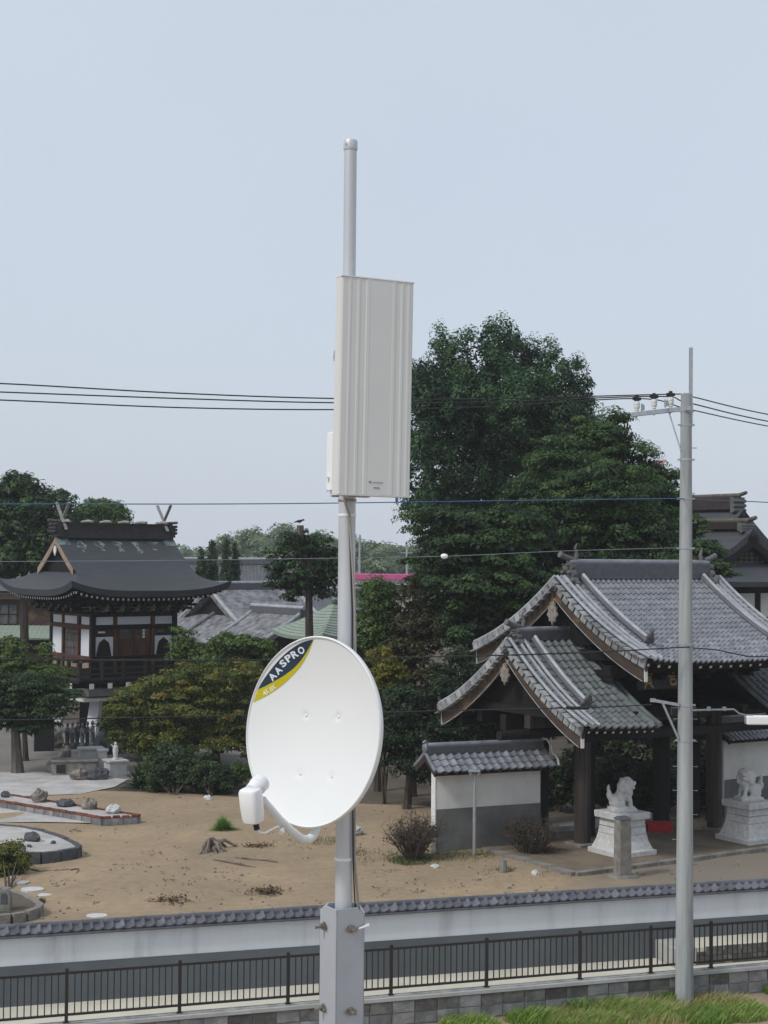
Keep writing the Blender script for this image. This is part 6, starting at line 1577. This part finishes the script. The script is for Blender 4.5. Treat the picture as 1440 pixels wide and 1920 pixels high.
tree('garden_tree', 'pale green garden tree in front of the tower balcony, left edge', onground(50, 56.5),
     LB(56.5, (30, 1245, 44, 18), (75, 1262, 50, 14), (20, 1215, 30, 18), (90, 1290, 40, 14), (-20, 1260, 40, 34), (85, 1225, 14, 16)),
     .1, at(40, 1250, 56.5), (190, 48, (.22, .4), .1), L_FRESH, flat=.45, shell=.6, up=.6, tint=(.25, .95), tip=.2)
# shrubs
bush('azalea_shrub', 'large round dark shrub under the yellow-green maple, biggest of the row', gd(325, 1492), LB(49.5, (322, 1440, 44, 42), (352, 1452, 32, 34), (296, 1456, 30, 30)), (180, 56, (.16, .28), .075), L_DARK, 'clipped shrubs under the maples', flat=.8, shell=.75, tint=(.2, 1), tip=.25)
bush('azalea_shrub', 'round dark shrub beside the orange maple trunk', gd(395, 1494), LB(49.2, (385, 1455, 34, 36), (412, 1466, 28, 26)), (130, 50, (.16, .26), .075), L_DARK, 'clipped shrubs under the maples', flat=.8, shell=.75, tint=(.2, 1), tip=.25)
bush('azalea_shrub', 'small green shrub half hidden by the feed of the dish', gd(448, 1482), LB(50.5, (446, 1455, 22, 20)), (60, 44, (.14, .22), .07), L_FRESH, 'clipped shrubs under the maples', flat=.8, shell=.75, tint=(.0, .5), tip=.25)
for px, py, Y, w, lb in ((1050, 1490, 46.2, 34, 'dark shrub in the gate shade right of the small white wall'), (1150, 1490, 46.4, 34, 'dark shrub behind the left lion-dog inside the gate shade'), (1222, 1490, 45.6, 40, 'dark shrub above the red bench in the gate passage'), (1312, 1480, 46.4, 36, 'dark shrub above the pale bench, right of the utility pole')):
    g = onground(px, Y); gy = 1043 + (CAM_Z - GZ) * F_PX / Y
    bush('evergreen_shrub', lb, g, [lobe(px, gy - 48, w, 46, Y), lobe(px - w * .6, gy - 30, w * .6, 30, Y + .3), lobe(px + w * .6, gy - 34, w * .6, 32, Y - .2)], (110, 56, (.16, .3), .09), L_DARK, 'dark shrubs behind the gate', flat=.8, shell=.7, tint=(.0, .8))
def spiky(name, label, pos, n, ln, m, cat='plant', spread=1.0, tint=(0, 1), wid=.05, seed=1):
    rg = np.random.default_rng(seed); mb = []; V = []; Fc = []; T = []
    for i in range(n):
        a = rg.uniform(0, 2 * PI); el = rg.uniform(.35, 1.45); L = ln * rg.uniform(.7, 1.1); d = np.array([math.cos(a) * math.cos(el) * spread, math.sin(a) * math.cos(el) * spread, math.sin(el)])
        s = np.array([-math.sin(a), math.cos(a), 0]) * wid * rg.uniform(.6, 1); k = 4; b0 = len(V)
        for j in range(k + 1):
            f = j / k; p = d * L * f - np.array([0, 0, 1]) * (.45 * L * f * f * math.cos(el)); w = s * (1 - f) ** .6 * (.4 + .6 * min(1, f * 4))
            V += [tuple(p - w), tuple(p + w)]
        for j in range(k): Fc.append((b0 + 2 * j, b0 + 2 * j + 1, b0 + 2 * j + 3, b0 + 2 * j + 2)); T.append(rg.uniform(*tint))
    me = bpy.data.meshes.new('blades'); me.from_pydata(V, [], Fc); at_ = me.attributes.new('tint', 'FLOAT', 'FACE'); at_.data.foreach_set('value', np.array(T, np.float32)); me.materials.append(m)
    o = bpy.data.objects.new(name, me); COL.objects.link(o); o.location = pos; return tag(o, label, cat)
spiky('cycad_plant', 'dark spiky-leaved plant at the left end of the shrub row', gd(265, 1478), 240, 1.05, L_DARK, wid=.045, tint=(.2, 1))
spiky('grass_tuft', 'rounded green grass tuft alone on the sand beside the feed', gd(418, 1560), 900, .5, L_GRASS, wid=.012, spread=1.25, tint=(.0, .6), seed=3)
bush('edge_shrub', 'yellow-green shrub at the left edge above the curved kerb', gd(12, 1672), LB(36.5, (18, 1608, 36, 26), (-8, 1625, 40, 30), (30, 1626, 24, 20), (0, 1650, 34, 22)), (170, 48, (.11, .2), .055), L_MAPLE, flat=.8, shell=.7, tint=(.0, .7), tip=.5)
def bare_shrub(label, base, w, h, n, seed, green=40):
    base = Vector(base); rg = random.Random(seed); t = thing('bare_shrub', label, 'shrub', base); mb = MB()
    for i in range(n):
        a = rg.uniform(0, 2 * PI); f = rg.random() ** .6; p = Vector((math.cos(a) * .1 * w, math.sin(a) * .1 * w, -.05)); q = Vector((math.cos(a) * w * f, math.sin(a) * w * f * .8, h * rg.uniform(.55, 1.05) * (1 - .35 * f)))
        m_ = p.lerp(q, .5) + Vector((rg.uniform(-.1, .1), rg.uniform(-.1, .1), .1 * h)); mb.tube([p, m_, q], [.014, .009, .003], 4, cap=False)
        for _ in range(5):
            s = m_.lerp(q, rg.uniform(-.3, 1)); e = s + Vector((rg.uniform(-1, 1), rg.uniform(-1, 1), rg.uniform(-.1, 1))) * .26 * h; mb.tube([s, s.lerp(e, .5) + Vector((0, 0, .02)), e], [.006, .004, .002], 3, cap=False)
    mb.obj('twigs', K['twig'], t)
    P, N, S, T = cloud([((0, 0, h * .42), (w * .8, w * .66, h * .38))], 40, green * .45, (.1, .22), .05, flat=.8, shell=.35, tint=(.0, 1))
    P[:, 2] = np.maximum(P[:, 2], .02); o = bpy.data.objects.new('dry_leaves', leaf_mesh('dry_leaves', P, N, S, T, L_DRYLEAF)); COL.objects.link(o); o.parent = t
bare_shrub('dry twiggy shrub left of the small white wall', gd(775, 1615), .85, 1.35, 120, 4)
bare_shrub('dark dry bush in front of the small white wall, near the gate pillar', gd(995, 1606), .85, 1.15, 130, 9, green=80)
def weeds(name, label, patches, n, ln, m, z, seed, cat='weeds', wid=.008):
    rg = np.random.default_rng(seed); V = []; Fc = []; T = []
    for (px, py, rx, ry, wgt, tt) in patches:
        for i in range(int(n * wgt)):
            a = rg.uniform(0, 2 * PI); f = math.sqrt(rg.random()); p = gd(px + math.cos(a) * f * rx, py + math.sin(a) * f * ry, z)
            L = ln * rg.uniform(.4, 1.2) * (1.1 - .5 * f); th = rg.uniform(0, 2 * PI); lean = rg.uniform(.1, .6); d = np.array([math.cos(th) * lean, math.sin(th) * lean, 1.0]); s = np.array([-math.sin(th + 1), math.cos(th + 1), 0]) * wid * rg.uniform(.6, 1.4)
            q = np.array(p); b0 = len(V); V += [tuple(q - s), tuple(q + s), tuple(q + d * L * .55 + s * .7), tuple(q + d * L * .55 - s * .7), tuple(q + d * L + np.array([math.cos(th), math.sin(th), -.3]) * L * .25)]
            Fc += [(b0, b0 + 1, b0 + 2, b0 + 3), (b0 + 3, b0 + 2, b0 + 4)]; k = np.clip(tt + rg.normal() * .16, 0, 1); T += [k, k]
    me = bpy.data.meshes.new(name); me.from_pydata(V, [], Fc); at_ = me.attributes.new('tint', 'FLOAT', 'FACE'); at_.data.foreach_set('value', np.array(T, np.float32)); me.materials.append(m)
    o = bpy.data.objects.new(name, me); COL.objects.link(o); return tag(o, label, cat, kind='stuff')
weeds('near_grass', 'bright green weeds on the near lot around the utility pole foot', [(1000, 1914, 55, 10, .4, .5), (1150, 1898, 60, 16, .7, .45), (1225, 1905, 50, 14, .5, .6), (1330, 1910, 60, 14, .6, .42), (1400, 1905, 50, 14, .4, .6), (880, 1925, 60, 10, .3, .6), (1215, 1868, 46, 10, .6, .12), (1260, 1880, 40, 8, .4, .3), (1350, 1884, 70, 8, .3, .95), (1100, 1920, 80, 8, .6, .7), (1440, 1850, 14, 16, .3, .3), (1200, 1900, 240, 24, 1.5, .85), (1080, 1896, 20, 6, .25, .3)], 2800, .27, L_GRASS, 0, 7)
weeds('court_grass', 'thin grass and weeds on the sand before the small white wall', [(850, 1608, 80, 8, .45, .5), (860, 1604, 110, 14, .25, .7), (770, 1614, 40, 9, .4, .15), (780, 1610, 60, 14, .2, .4), (600, 1577, 60, 8, .14, .5), (575, 1582, 90, 12, .1, .75), (660, 1600, 30, 7, .08, .4), (690, 1604, 60, 14, .08, .7), (950, 1632, 20, 5, .08, .4), (78, 1692, 7, 4, .1, .2), (900, 1600, 60, 6, .2, .6), (1000, 1640, 120, 14, .06, .8)], 2600, .11, L_WEED, GZ + .03, 8, wid=.007)

# ------------------------------------------------------------------ things in the court
def rock(label, px, py, z, w, h, seed, m='rock', group=None, name='garden_rock', cat='rock', sq=1.0):
    rg = random.Random(seed); p = gd(px, py, z); b = MB(); b.ell((0, 0, h * .38), (w / 2, w / 2 * sq, h * .62), n=10, k=7)
    b.v = [tuple(Vector(v) * (1 + rg.uniform(-.16, .16))) for v in b.v]
    o = b.top(name, K[m], label, cat, group, loc=(0, 0, 0)); o.location = p; o.rotation_euler = (0, 0, rg.uniform(0, 6)); return o
def raised_bed():
    z = GZ + .27; A_ = gd(192, 1530, z); B_ = gd(263, 1527, z); C_ = gd(233, 1519, z); D_ = gd(-80, 1486, z); d = (A_ - B_); 
    far_ = gd(-80, 1486, z); near_ = gd(-80, 1489, z)
    ang = math.atan2(A_.y - D_.y, A_.x - D_.x)
    t = thing('raised_bed', 'long raised bed of concrete blocks edged with red brick, holding rocks', 'planter', (A_.x, A_.y, GZ))
    P = [gd(-80, 1487, z), gd(192, 1531, z), gd(262, 1527.5, z), gd(20, 1489, z)]
    ctr = [Vector((p.x - A_.x, p.y - A_.y, 0)) for p in P]
    def inset(k): c = sum(ctr, Vector()) / 4; return [c + (p - c) * k for p in ctr]
    b = MB(); q = inset(.985); b.add([(p.x, p.y, -.03) for p in q] + [(p.x, p.y, .235) for p in q], [(0, 1, 5, 4), (1, 2, 6, 5), (2, 3, 7, 6), (3, 0, 4, 7), (4, 5, 6, 7)]); b.obj('gravel_fill', K['gravel'], t)
    bk = MB().box((0, 0, 0), (.2, .1, .06)).mesh('brick', K['brick']); bl = MB().box((0, 0, 0), (.385, .1, .19)).mesh('concrete_block', K['block'])
    for (p, q) in ((ctr[0], ctr[1]), (ctr[1], ctr[2]), (ctr[3], ctr[2])):
        L = (q - p).length; a_ = math.atan2(q.y - p.y, q.x - p.x); n = int(L / .21)
        for i in range(n):
            o = p.lerp(q, (i + .5) / n); piece('brick', bk, t, Matrix.Translation((o.x, o.y, .245 + rnd.uniform(-.006, .006))) @ Matrix.Rotation(a_ + rnd.uniform(-.03, .03), 4, 'Z'))
        n = int(L / .395)
        for i in range(n):
            o = p.lerp(q, (i + .5) / n); piece('concrete_block', bl, t, Matrix.Translation((o.x, o.y, .11)) @ Matrix.Rotation(a_, 4, 'Z'))
raised_bed()
for i, (px, py, w, h, lb, m) in enumerate(((10, 1494, .3, .16, 'small dark rock on the raised bed at the left edge', 'stone_dk'), (74, 1503, .5, .36, 'tallest brown rock standing on the raised brick-edged bed', 'rock'), (122, 1511, .55, .2, 'flat dark rock in the middle of the raised bed', 'stone_dk'), (168, 1516, .5, .28, 'grey and white rock on the raised bed, second from its right end', 'rock'), (212, 1524, .42, .24, 'pale rock at the right end of the raised bed', 'stone'))):
    rock(lb, px, py, GZ + .24, w, h, 20 + i, m, 'rocks on the raised bed')
def curved_bed(name, label, pts, z, m_top, m_side, cat='planter', hgt=.25, stones=None):
    P = [gd(x, y, z) for x, y in pts]; c = sum(P, Vector()) / len(P); t = thing(name, label, cat, (c.x, c.y, GZ)); n = len(P)
    b = MB(); vs = [(p.x - c.x, p.y - c.y, hgt) for p in P]; b.add(vs, [tuple(range(n))]); b.obj('bed_fill', K[m_top], t, fix=True)
    L = [Vector((p.x - c.x, p.y - c.y, 0)) for p in P]
    for i in range(n):
        p, q = L[i], L[(i + 1) % n]; d = (q - p).length
        if d < .03: continue
        k = max(1, int(d / .42)); a_ = math.atan2(q.y - p.y, q.x - p.x)
        for j in range(k):
            o = p.lerp(q, (j + .5) / k); key = (name, round(d / k, 1))
            if key not in _cache: _cache[key] = MB().box((0, 0, 0), (d / k * .98, .14, hgt + .08)).mesh('edging_stone', K[m_side])
            piece('edging_stone', _cache[key], t, Matrix.Translation((o.x, o.y, hgt / 2 - .015 + rnd.uniform(-.012, .012))) @ Matrix.Rotation(a_, 4, 'Z'))
    return t
curved_bed('gravel_island', 'pale gravel island with a dark curved stone edge, left edge of the court', [(-90, 1546), (0, 1547), (40, 1550), (80, 1558), (112, 1568), (138, 1580), (149, 1588), (140, 1592), (112, 1597), (78, 1600), (40, 1600), (0, 1598), (-90, 1596)], GZ + .3, 'gravel', 'stone_dk', hgt=.3)
rock('jagged dark rock lying on the pale gravel island', 60, 1577, GZ + .3, .5, .22, 41, 'stone_dk', sq=.5)
rock('small dark stone on the tip of the gravel island', 100, 1582, GZ + .3, .14, .08, 42, 'stone_dk', sq=.5)
rock('low dark stone at the near edge of the gravel island', 55, 1588, GZ + .3, .24, .06, 43, 'stone_dk', sq=.4)
curved_bed('kerbed_bed', 'small earth bed with a curved stone kerb at the lower left', [(-90, 1655), (-10, 1662), (18, 1668), (45, 1678), (66, 1690), (76, 1697), (70, 1703), (48, 1711), (20, 1716), (-10, 1719), (-90, 1722)], GZ + .2, 'earth', 'stone_old', hgt=.2)
for i, (px, py, w, lb) in enumerate(((60, 1672, .52, 'largest white stepping stone beside the kerbed bed'), (40, 1659, .38, 'grey-white stepping stone just behind the largest one'), (83, 1683, .3, 'small white stepping stone at the tip of the kerbed bed'), (25, 1648, .24, 'white stepping stone half under the edge shrub'), (183, 1722, .46, 'white slab showing just above the perimeter wall coping'))):
    p = gd(px, py); b = MB(); n = 14; rg = random.Random(i)
    rr = [w / 2 * rg.uniform(.88, 1.1) for _ in range(n)]
    vs = [(math.cos(2 * PI * j / n) * rr[j], math.sin(2 * PI * j / n) * rr[j] * .9, z) for z in (0, .13) for j in range(n)]
    b.add(vs, [tuple(n + j for j in range(n))] + [(j, (j + 1) % n, n + (j + 1) % n, n + j) for j in range(n)])
    o = b.top('stepping_stone', K['stone'] if i != 1 else K['concrete'], lb, 'stone', 'white stepping stones', bevel=.012, loc=(0, 0, 0)); o.location = p - Vector((0, 0, .06))
def small_marker():
    p = gd(8, 1706, GZ + .2); t = thing('stone_marker', 'weathered round-topped stone marker at the lower left edge', 'stone marker', p + Vector((0, 0, -.02)))
    poly = [(-.15, 0), (.15, 0), (.15, .3), (.12, .4), (.05, .46), (-.04, .46), (-.12, .4), (-.15, .3)]
    MB().prism(poly, (0, .08, 0), (1, 0, 0), (0, 0, 1), .18).obj('slab', K['stone_old'], t, bevel=.02, fix=True)
    b = MB(); b.prism([(x * .5, y * .5) for x, y in poly], (0.02, -.1025, .16), (1, 0, 0), (0, 0, 1), .004); b.obj('niche', K['stone_dk'], t, fix=True)
small_marker()
def dead_stump():
    p = gd(398, 1596); b = MB(); rg = random.Random(6)
    b.tube([(0, 0, -.05), (0, 0, .12), (.02, .02, .26), (-.02, 0, .34)], [.19, .15, .11, .05], 9)
    for i in range(15):
        a = rg.uniform(0, 2 * PI); L = rg.uniform(.35, .85); d = Vector((math.cos(a), math.sin(a), 0)); s = Vector((-d.y, d.x, 0)) * rg.uniform(-.2, .2)
        z0 = rg.uniform(.08, .3); b.tube([d * .05 + Vector((0, 0, z0)), d * L * .4 + s * .4 + Vector((0, 0, z0 + rg.uniform(-.02, .12))), d * L * .8 + s + Vector((0, 0, .05)), d * L + s * 1.4 + Vector((0, 0, -.02))], [.07, .05, .035, .012], 6)
    o = b.top('dead_stump', K['drift'], 'grey uprooted tree stump with tangled roots on the sand', 'tree stump', smooth=True, loc=(0, 0, 0)); o.location = p
dead_stump()
for i, (pts, r, lb) in enumerate(((((52, 1633), (75, 1640), (100, 1637), (148, 1635), (143, 1642)), .03, 'bent dead branch on the sand near the gravel island'), (((440, 1612), (470, 1616), (500, 1617), (520, 1622)), .022, 'straight pale stick on the sand below the dish feed'), (((400, 1616), (430, 1622), (480, 1631)), .024, 'long thin stick lying below the dead stump'), (((130, 1562), (140, 1560), (152, 1562)), .018, 'short dark stick right of the gravel island tip'))):
    P = [gd(x, y) + Vector((0, 0, .05 + .03 * (k % 2))) for k, (x, y) in enumerate(pts)]; b = MB(); b.tube(P, [r * (1 - .15 * k) for k in range(len(P))], 6)
    m_ = P[len(P) // 2]; b.tube([m_, m_ + Vector((.12, -.1, .06))], [r * .6, r * .2], 5)
    b.top('dead_branch', K['drift'], lb, 'branch', 'dead branches on the sand', smooth=True)
def litter():
    rg = np.random.default_rng(21); n = 620; P = []; S = []
    while len(P) < n:
        px, py = rg.uniform(20, 1420), rg.uniform(1500, 1720); 
        if py > 1735 - px * .062: continue
        dens = .12 + .9 * (px > 690) * (py > 1600) * (py < 1690) * (px < 1110) + .5 * (abs(py - 1660) < 40) * (px < 460) + .5 * (abs(py - 1500) < 14) * (px > 240)
        if rg.random() > dens: continue
        k = rg.integers(1, 9)
        for _ in range(k): q = gd(px + rg.normal() * 8, py + rg.normal() * 1.6); P.append((q.x, q.y, GZ + .05 + rg.random() * .02)); S.append(rg.uniform(.03, .085))
    P = np.array(P); N = np.tile([0, 0, 1.], (len(P), 1)) + rg.normal(size=(len(P), 3)) * .28
    o = bpy.data.objects.new('leaf_litter', leaf_mesh('leaf_litter', P, N, np.array(S), rg.random(len(P)), K['litter'])); COL.objects.link(o)
    tag(o, 'scattered brown leaf litter and twigs on the sand', 'leaf litter', kind='stuff')
litter()
def pebbles():
    rg = random.Random(77); b = MB()
    while len(b.v) < 900 * 14:
        px, py = rg.uniform(0, 1440), rg.uniform(1495, 1735)
        if py > 1738 - px * .062: continue
        q = gd(px, py); r = rg.uniform(.012, .04) * (1.6 if rg.random() < .06 else 1); b.ell((q.x, q.y, GZ + .045), (r * rg.uniform(.8, 1.5), r, r * .7), R=Matrix.Rotation(rg.uniform(0, 6), 3, 'Z'), n=5, k=2)
        if len(b.v) > 900 * 14: break
    o = b.obj('court_pebbles', K['stone_old'], None); tag(o, 'small pebbles strewn over the sandy court', 'pebbles', kind='stuff')
pebbles()
for i, (px, py, lb) in enumerate(((480, 1592, 'low heap of leaf litter under the dish'), (318, 1694, 'dark heap of dead leaves near the perimeter wall'), (500, 1676, 'small dark heap of leaves left of the mast foot'))):
    rg = np.random.default_rng(50 + i); c = gd(px, py); n = 240; P = rg.normal(size=(n, 3)) * np.array([.2, .2, .025]) + np.array([c.x, c.y, GZ + .07]); P[:, 2] = np.maximum(P[:, 2], GZ + .03)
    o = bpy.data.objects.new('leaf_heap', leaf_mesh('leaf_heap', P - np.array(c), np.tile([0, 0, 1.], (n, 1)) + rg.normal(size=(n, 3)) * .5, rg.uniform(.05, .11, n), rg.random(n), K['litter'])); COL.objects.link(o); o.location = c; tag(o, lb, 'leaf heap', kind='stuff')
def cut_post():
    p = gd(943, 1640); t = MB(); t.tube([(0, 0, -.05), (0, 0, .3), (.01, 0, .36)], [.1, .09, .085], 10); o = t.top('cut_post', K['stone_old'], 'short cut-off post in the weeds before the small white wall', 'post', loc=(0, 0, 0)); o.location = p
cut_post()
rock('small white stone on the sand right of the cut-off post', 1003, 1644, GZ, .2, .16, 60, 'stone'); rock('pale flat stone by the shrub row', 390, 1500, GZ, .3, .14, 61, 'stone')
rock('small pale stone at the foot of the dry bush', 815, 1628, GZ, .22, .1, 62, 'stone'); rock('pale boulder behind the sand right of the dish foot', 665, 1566, GZ, .45, .25, 63, 'concrete')
def thin_lamp():
    p = gd(889, 1608); t = thing('lamp_post', 'thin grey lamp post in front of the small white wall', 'lamp post', p); top = at(892, 1447, p.y).z - GZ
    MB().tube([(0, 0, -.1), (0, 0, top * .62), (0, 0, top)], [.045, .043, .028], 12).obj('pole', K['steel'], t, smooth=True)
    MB().tube([(0, 0, top * .62), (0, 0, top * .66)], .05, 12).obj('collar', K['steel'], t)
    b = MB(); b.box((-.02, -.05, top + .03), (.3, .2, .05)); b.obj('hood', K['steel'], t, bevel=.01)
    for s_ in (-1, 1): MB().lathe([(.03, -.1), (.055, -.02), (.05, .0)], (s_ * .1, -.08, top + .0), 10).obj('spot_head', K['grey_ink'], t)
thin_lamp()
# statues and stonework by the bell tower foot
def jizo(i, px, py, h, lb):
    p = gd(px, py); t = thing('stone_figure', lb, 'statue', p, group='row of dark stone figures')
    b = MB(); b.lathe([(.13, 0), (.13, .2 * h), (.075, .22 * h), (.08, .3 * h), (.095, .42 * h), (.09, .62 * h), (.085, .76 * h), (.04, .8 * h)], n=10, sy=.75); b.ell((0, 0, .89 * h), (.06, .065, .09 * h)); b.tube([(.07, -.03, .7 * h), (.06, -.09, .6 * h), (0, -.1, .58 * h)], [.03, .025, .02], 6); b.tube([(-.07, -.03, .7 * h), (-.06, -.09, .6 * h), (0, -.1, .58 * h)], [.03, .025, .02], 6)
    b.obj('figure', K['stone_dk'], t, smooth=True)
for i in range(6):
    jizo(i, 126 + i * 9.4, 1404 + (i % 2), 1.05 + .05 * (i % 3), ('first', 'second', 'third', 'fourth', 'fifth', 'sixth')[i] + ' from the left in the row of dark stone figures')
def stonework(name, lb, px, py, w, d, h, m='concrete', rz=.4, cap=True):
    p = gd(px, py); t = thing(name, lb, 'stone block', p, rz); MB().box((0, 0, h / 2 - .03), (w, d, h)).obj('block', K[m], t, bevel=.025)
    if cap: MB().box((0, 0, h + .0), (w + .1, d + .1, .07)).obj('cap_slab', K[m], t, bevel=.015)
    return t
t_ = stonework('stone_basin', 'long grey stone basin with a dark opening in the rock group', 140, 1452, 1.5, .7, .5, 'stone_old', .15); MB().box((-.45, -.36, .24), (.3, .03, .28)).obj('opening', K['black'], t_)
stonework('stone_block', 'upright grey block behind the stone basin', 170, 1440, .8, .5, .7, 'concrete', .4)
stonework('stone_block', 'narrow pale block right of the stone basin', 192, 1447, .3, .26, .75, 'stone', .2)
t_ = stonework('stone_block', 'square grey pedestal carrying a small white statue', 216, 1456, .62, .62, .55, 'concrete', .5)
def white_figure():
    p = gd(216, 1456); b = MB(); b.lathe([(.2, 0), (.2, .08), (.12, .1), (.14, .3), (.17, .5), (.15, .75), (.05, .8)], n=12); b.ell((0, 0, .88), (.085, .09, .11)); b.tube([(-.12, 0, .7), (-.24, -.05, .85)], [.045, .03], 6)
    o = b.top('white_statue', K['stone'], 'small white statue on a square grey pedestal by the shrubs', 'statue', smooth=True, loc=(0, 0, 0)); o.location = p + Vector((0, 0, .585)); o.scale = (.6, .6, .6)
white_figure()
for i, (px, py, w, h, m, lb) in enumerate(((112, 1450, .9, .5, 'rock', 'brown boulder at the left end of the rock group'), (122, 1432, .5, .6, 'rock', 'upright brown boulder among the rock group'), (100, 1402, .8, .8, 'stone_old', 'grey tilted slab rock behind the rock group'), (182, 1462, .8, .45, 'stone_dk', 'dark low boulder before the narrow pale block'), (205, 1412, 1.1, .9, 'stone_dk', 'large dark boulder behind the small white statue'), (150, 1462, .7, .35, 'rock', 'low brown rock before the stone basin'), (318, 1440, .5, .5, 'stone', 'pale stone peeking between the shrubs'))):
    rock(lb, px, py, GZ, w, h, 70 + i, m, 'rock group by the bell tower', 'boulder')
def dark_post():
    p = gd(82, 1408); t = thing('dark_stone_slab', 'black upright stone slab with a pale top behind the garden tree', 'monument', p, .3); MB().box((0, 0, .6), (.75, .3, 1.3)).obj('slab', K['black'], t, bevel=.03); MB().box((0, 0, 1.3), (.85, .4, .12)).obj('top', K['plaster'], t, bevel=.02)
dark_post()
# inside and behind the gate
def lantern():
    p = gl(-1.2, 6.5); t = thing('stone_lantern', 'pale stone lantern glimpsed through the dark gate passage', 'stone lantern', p); 
    for nm, pr in (('base', [(.4, 0), (.38, .15), (.2, .2)]), ('shaft', [(.15, .2), (.13, .7), (.16, 1.2)]), ('fire_box', [(.3, 1.2), (.32, 1.32), (.22, 1.36), (.22, 1.72), (.26, 1.75)]), ('hood', [(.42, 1.75), (.38, 1.85), (.15, 2.05), (.1, 2.1)]), ('jewel', [(.06, 2.1), (.11, 2.2), (.08, 2.3), (.02, 2.36)])):
        MB().lathe(pr, n=6 if nm != 'jewel' else 10).obj(nm, K['stone'], t)
lantern()
def bench(px0, px1, py, m, lb, Y=None):
    a_ = gd(px0, py); b_ = gd(px1, py); d = b_ - a_; c = (a_ + b_) / 2; t = thing('low_bench', lb, 'bench', c, math.atan2(d.y, d.x)); L = d.length
    MB().box((0, 0, .32), (L, .42, .06)).obj('cover', K[m], t, bevel=.01); MB().box((0, -.212, .2), (L, .012, .2)).obj('cloth_front', K[m], t)
    for sx in (-1, 1):
        for sy in (-1, 1): MB().box((sx * (L / 2 - .08), sy * .15, .14), (.06, .06, .29)).obj('leg', K['wood_dk'], t)
bench(1212, 1258, 1565, 'red', 'low bench under a bright red cloth inside the gate passage')
bench(1297, 1322, 1560, 'wood_pale', 'low pale wooden bench inside the gate, right of the utility pole')
def stone_step():
    p = gl(.3, 1.6); t = thing('gate_sill', 'grey stone sill step across the gate passage', 'step', p, GTH); MB().box((0, 0, .12), (4.2, .5, .26)).obj('sill', K['concrete'], t, bevel=.02)
stone_step()

# ------------------------------------------------------------------ far utility poles and the hazy air
for i, (px, y0, lb) in enumerate(((672, 1003, 'slim far utility pole just right of the mast'), (761, 1028, 'slim far utility pole beside the ginkgo edge'), (611, 1004, 'slim far utility pole left of the mast'))):
    p = onground(px, 205); t = thing('far_utility_pole', lb, 'utility pole', p, group='far utility poles'); hh = at(px, y0, 205).z - GZ
    MB().tube([(0, 0, 0), (0, 0, hh)], [.2, .14], 8).obj('shaft', K['pole_c'], t); MB().box((0, 0, hh - .6), (1.6, .12, .12)).obj('crossarm', K['steel'], t)
def haze():
    b = MB(); x, y0, y1, z0, z1 = 420, -80, 640, -1.6, 60
    b.box((0, (y0 + y1) / 2, (z0 + z1) / 2), (2 * x, y1 - y0, z1 - z0)); o = b.obj('haze', [], None); o['kind'] = 'stuff'
    m = bpy.data.materials.new('haze_air'); m.use_nodes = True; nt = m.node_tree; nt.nodes.clear(); out = nt.nodes.new('ShaderNodeOutputMaterial'); v = nt.nodes.new('ShaderNodeVolumePrincipled')
    v.inputs['Color'].default_value = (.92, .95, 1, 1); v.inputs['Density'].default_value = HAZE; v.inputs['Anisotropy'].default_value = .1
    nt.links.new(v.outputs[0], out.inputs['Volume']); o.data.materials.append(m)
HAZE = .0004
haze()
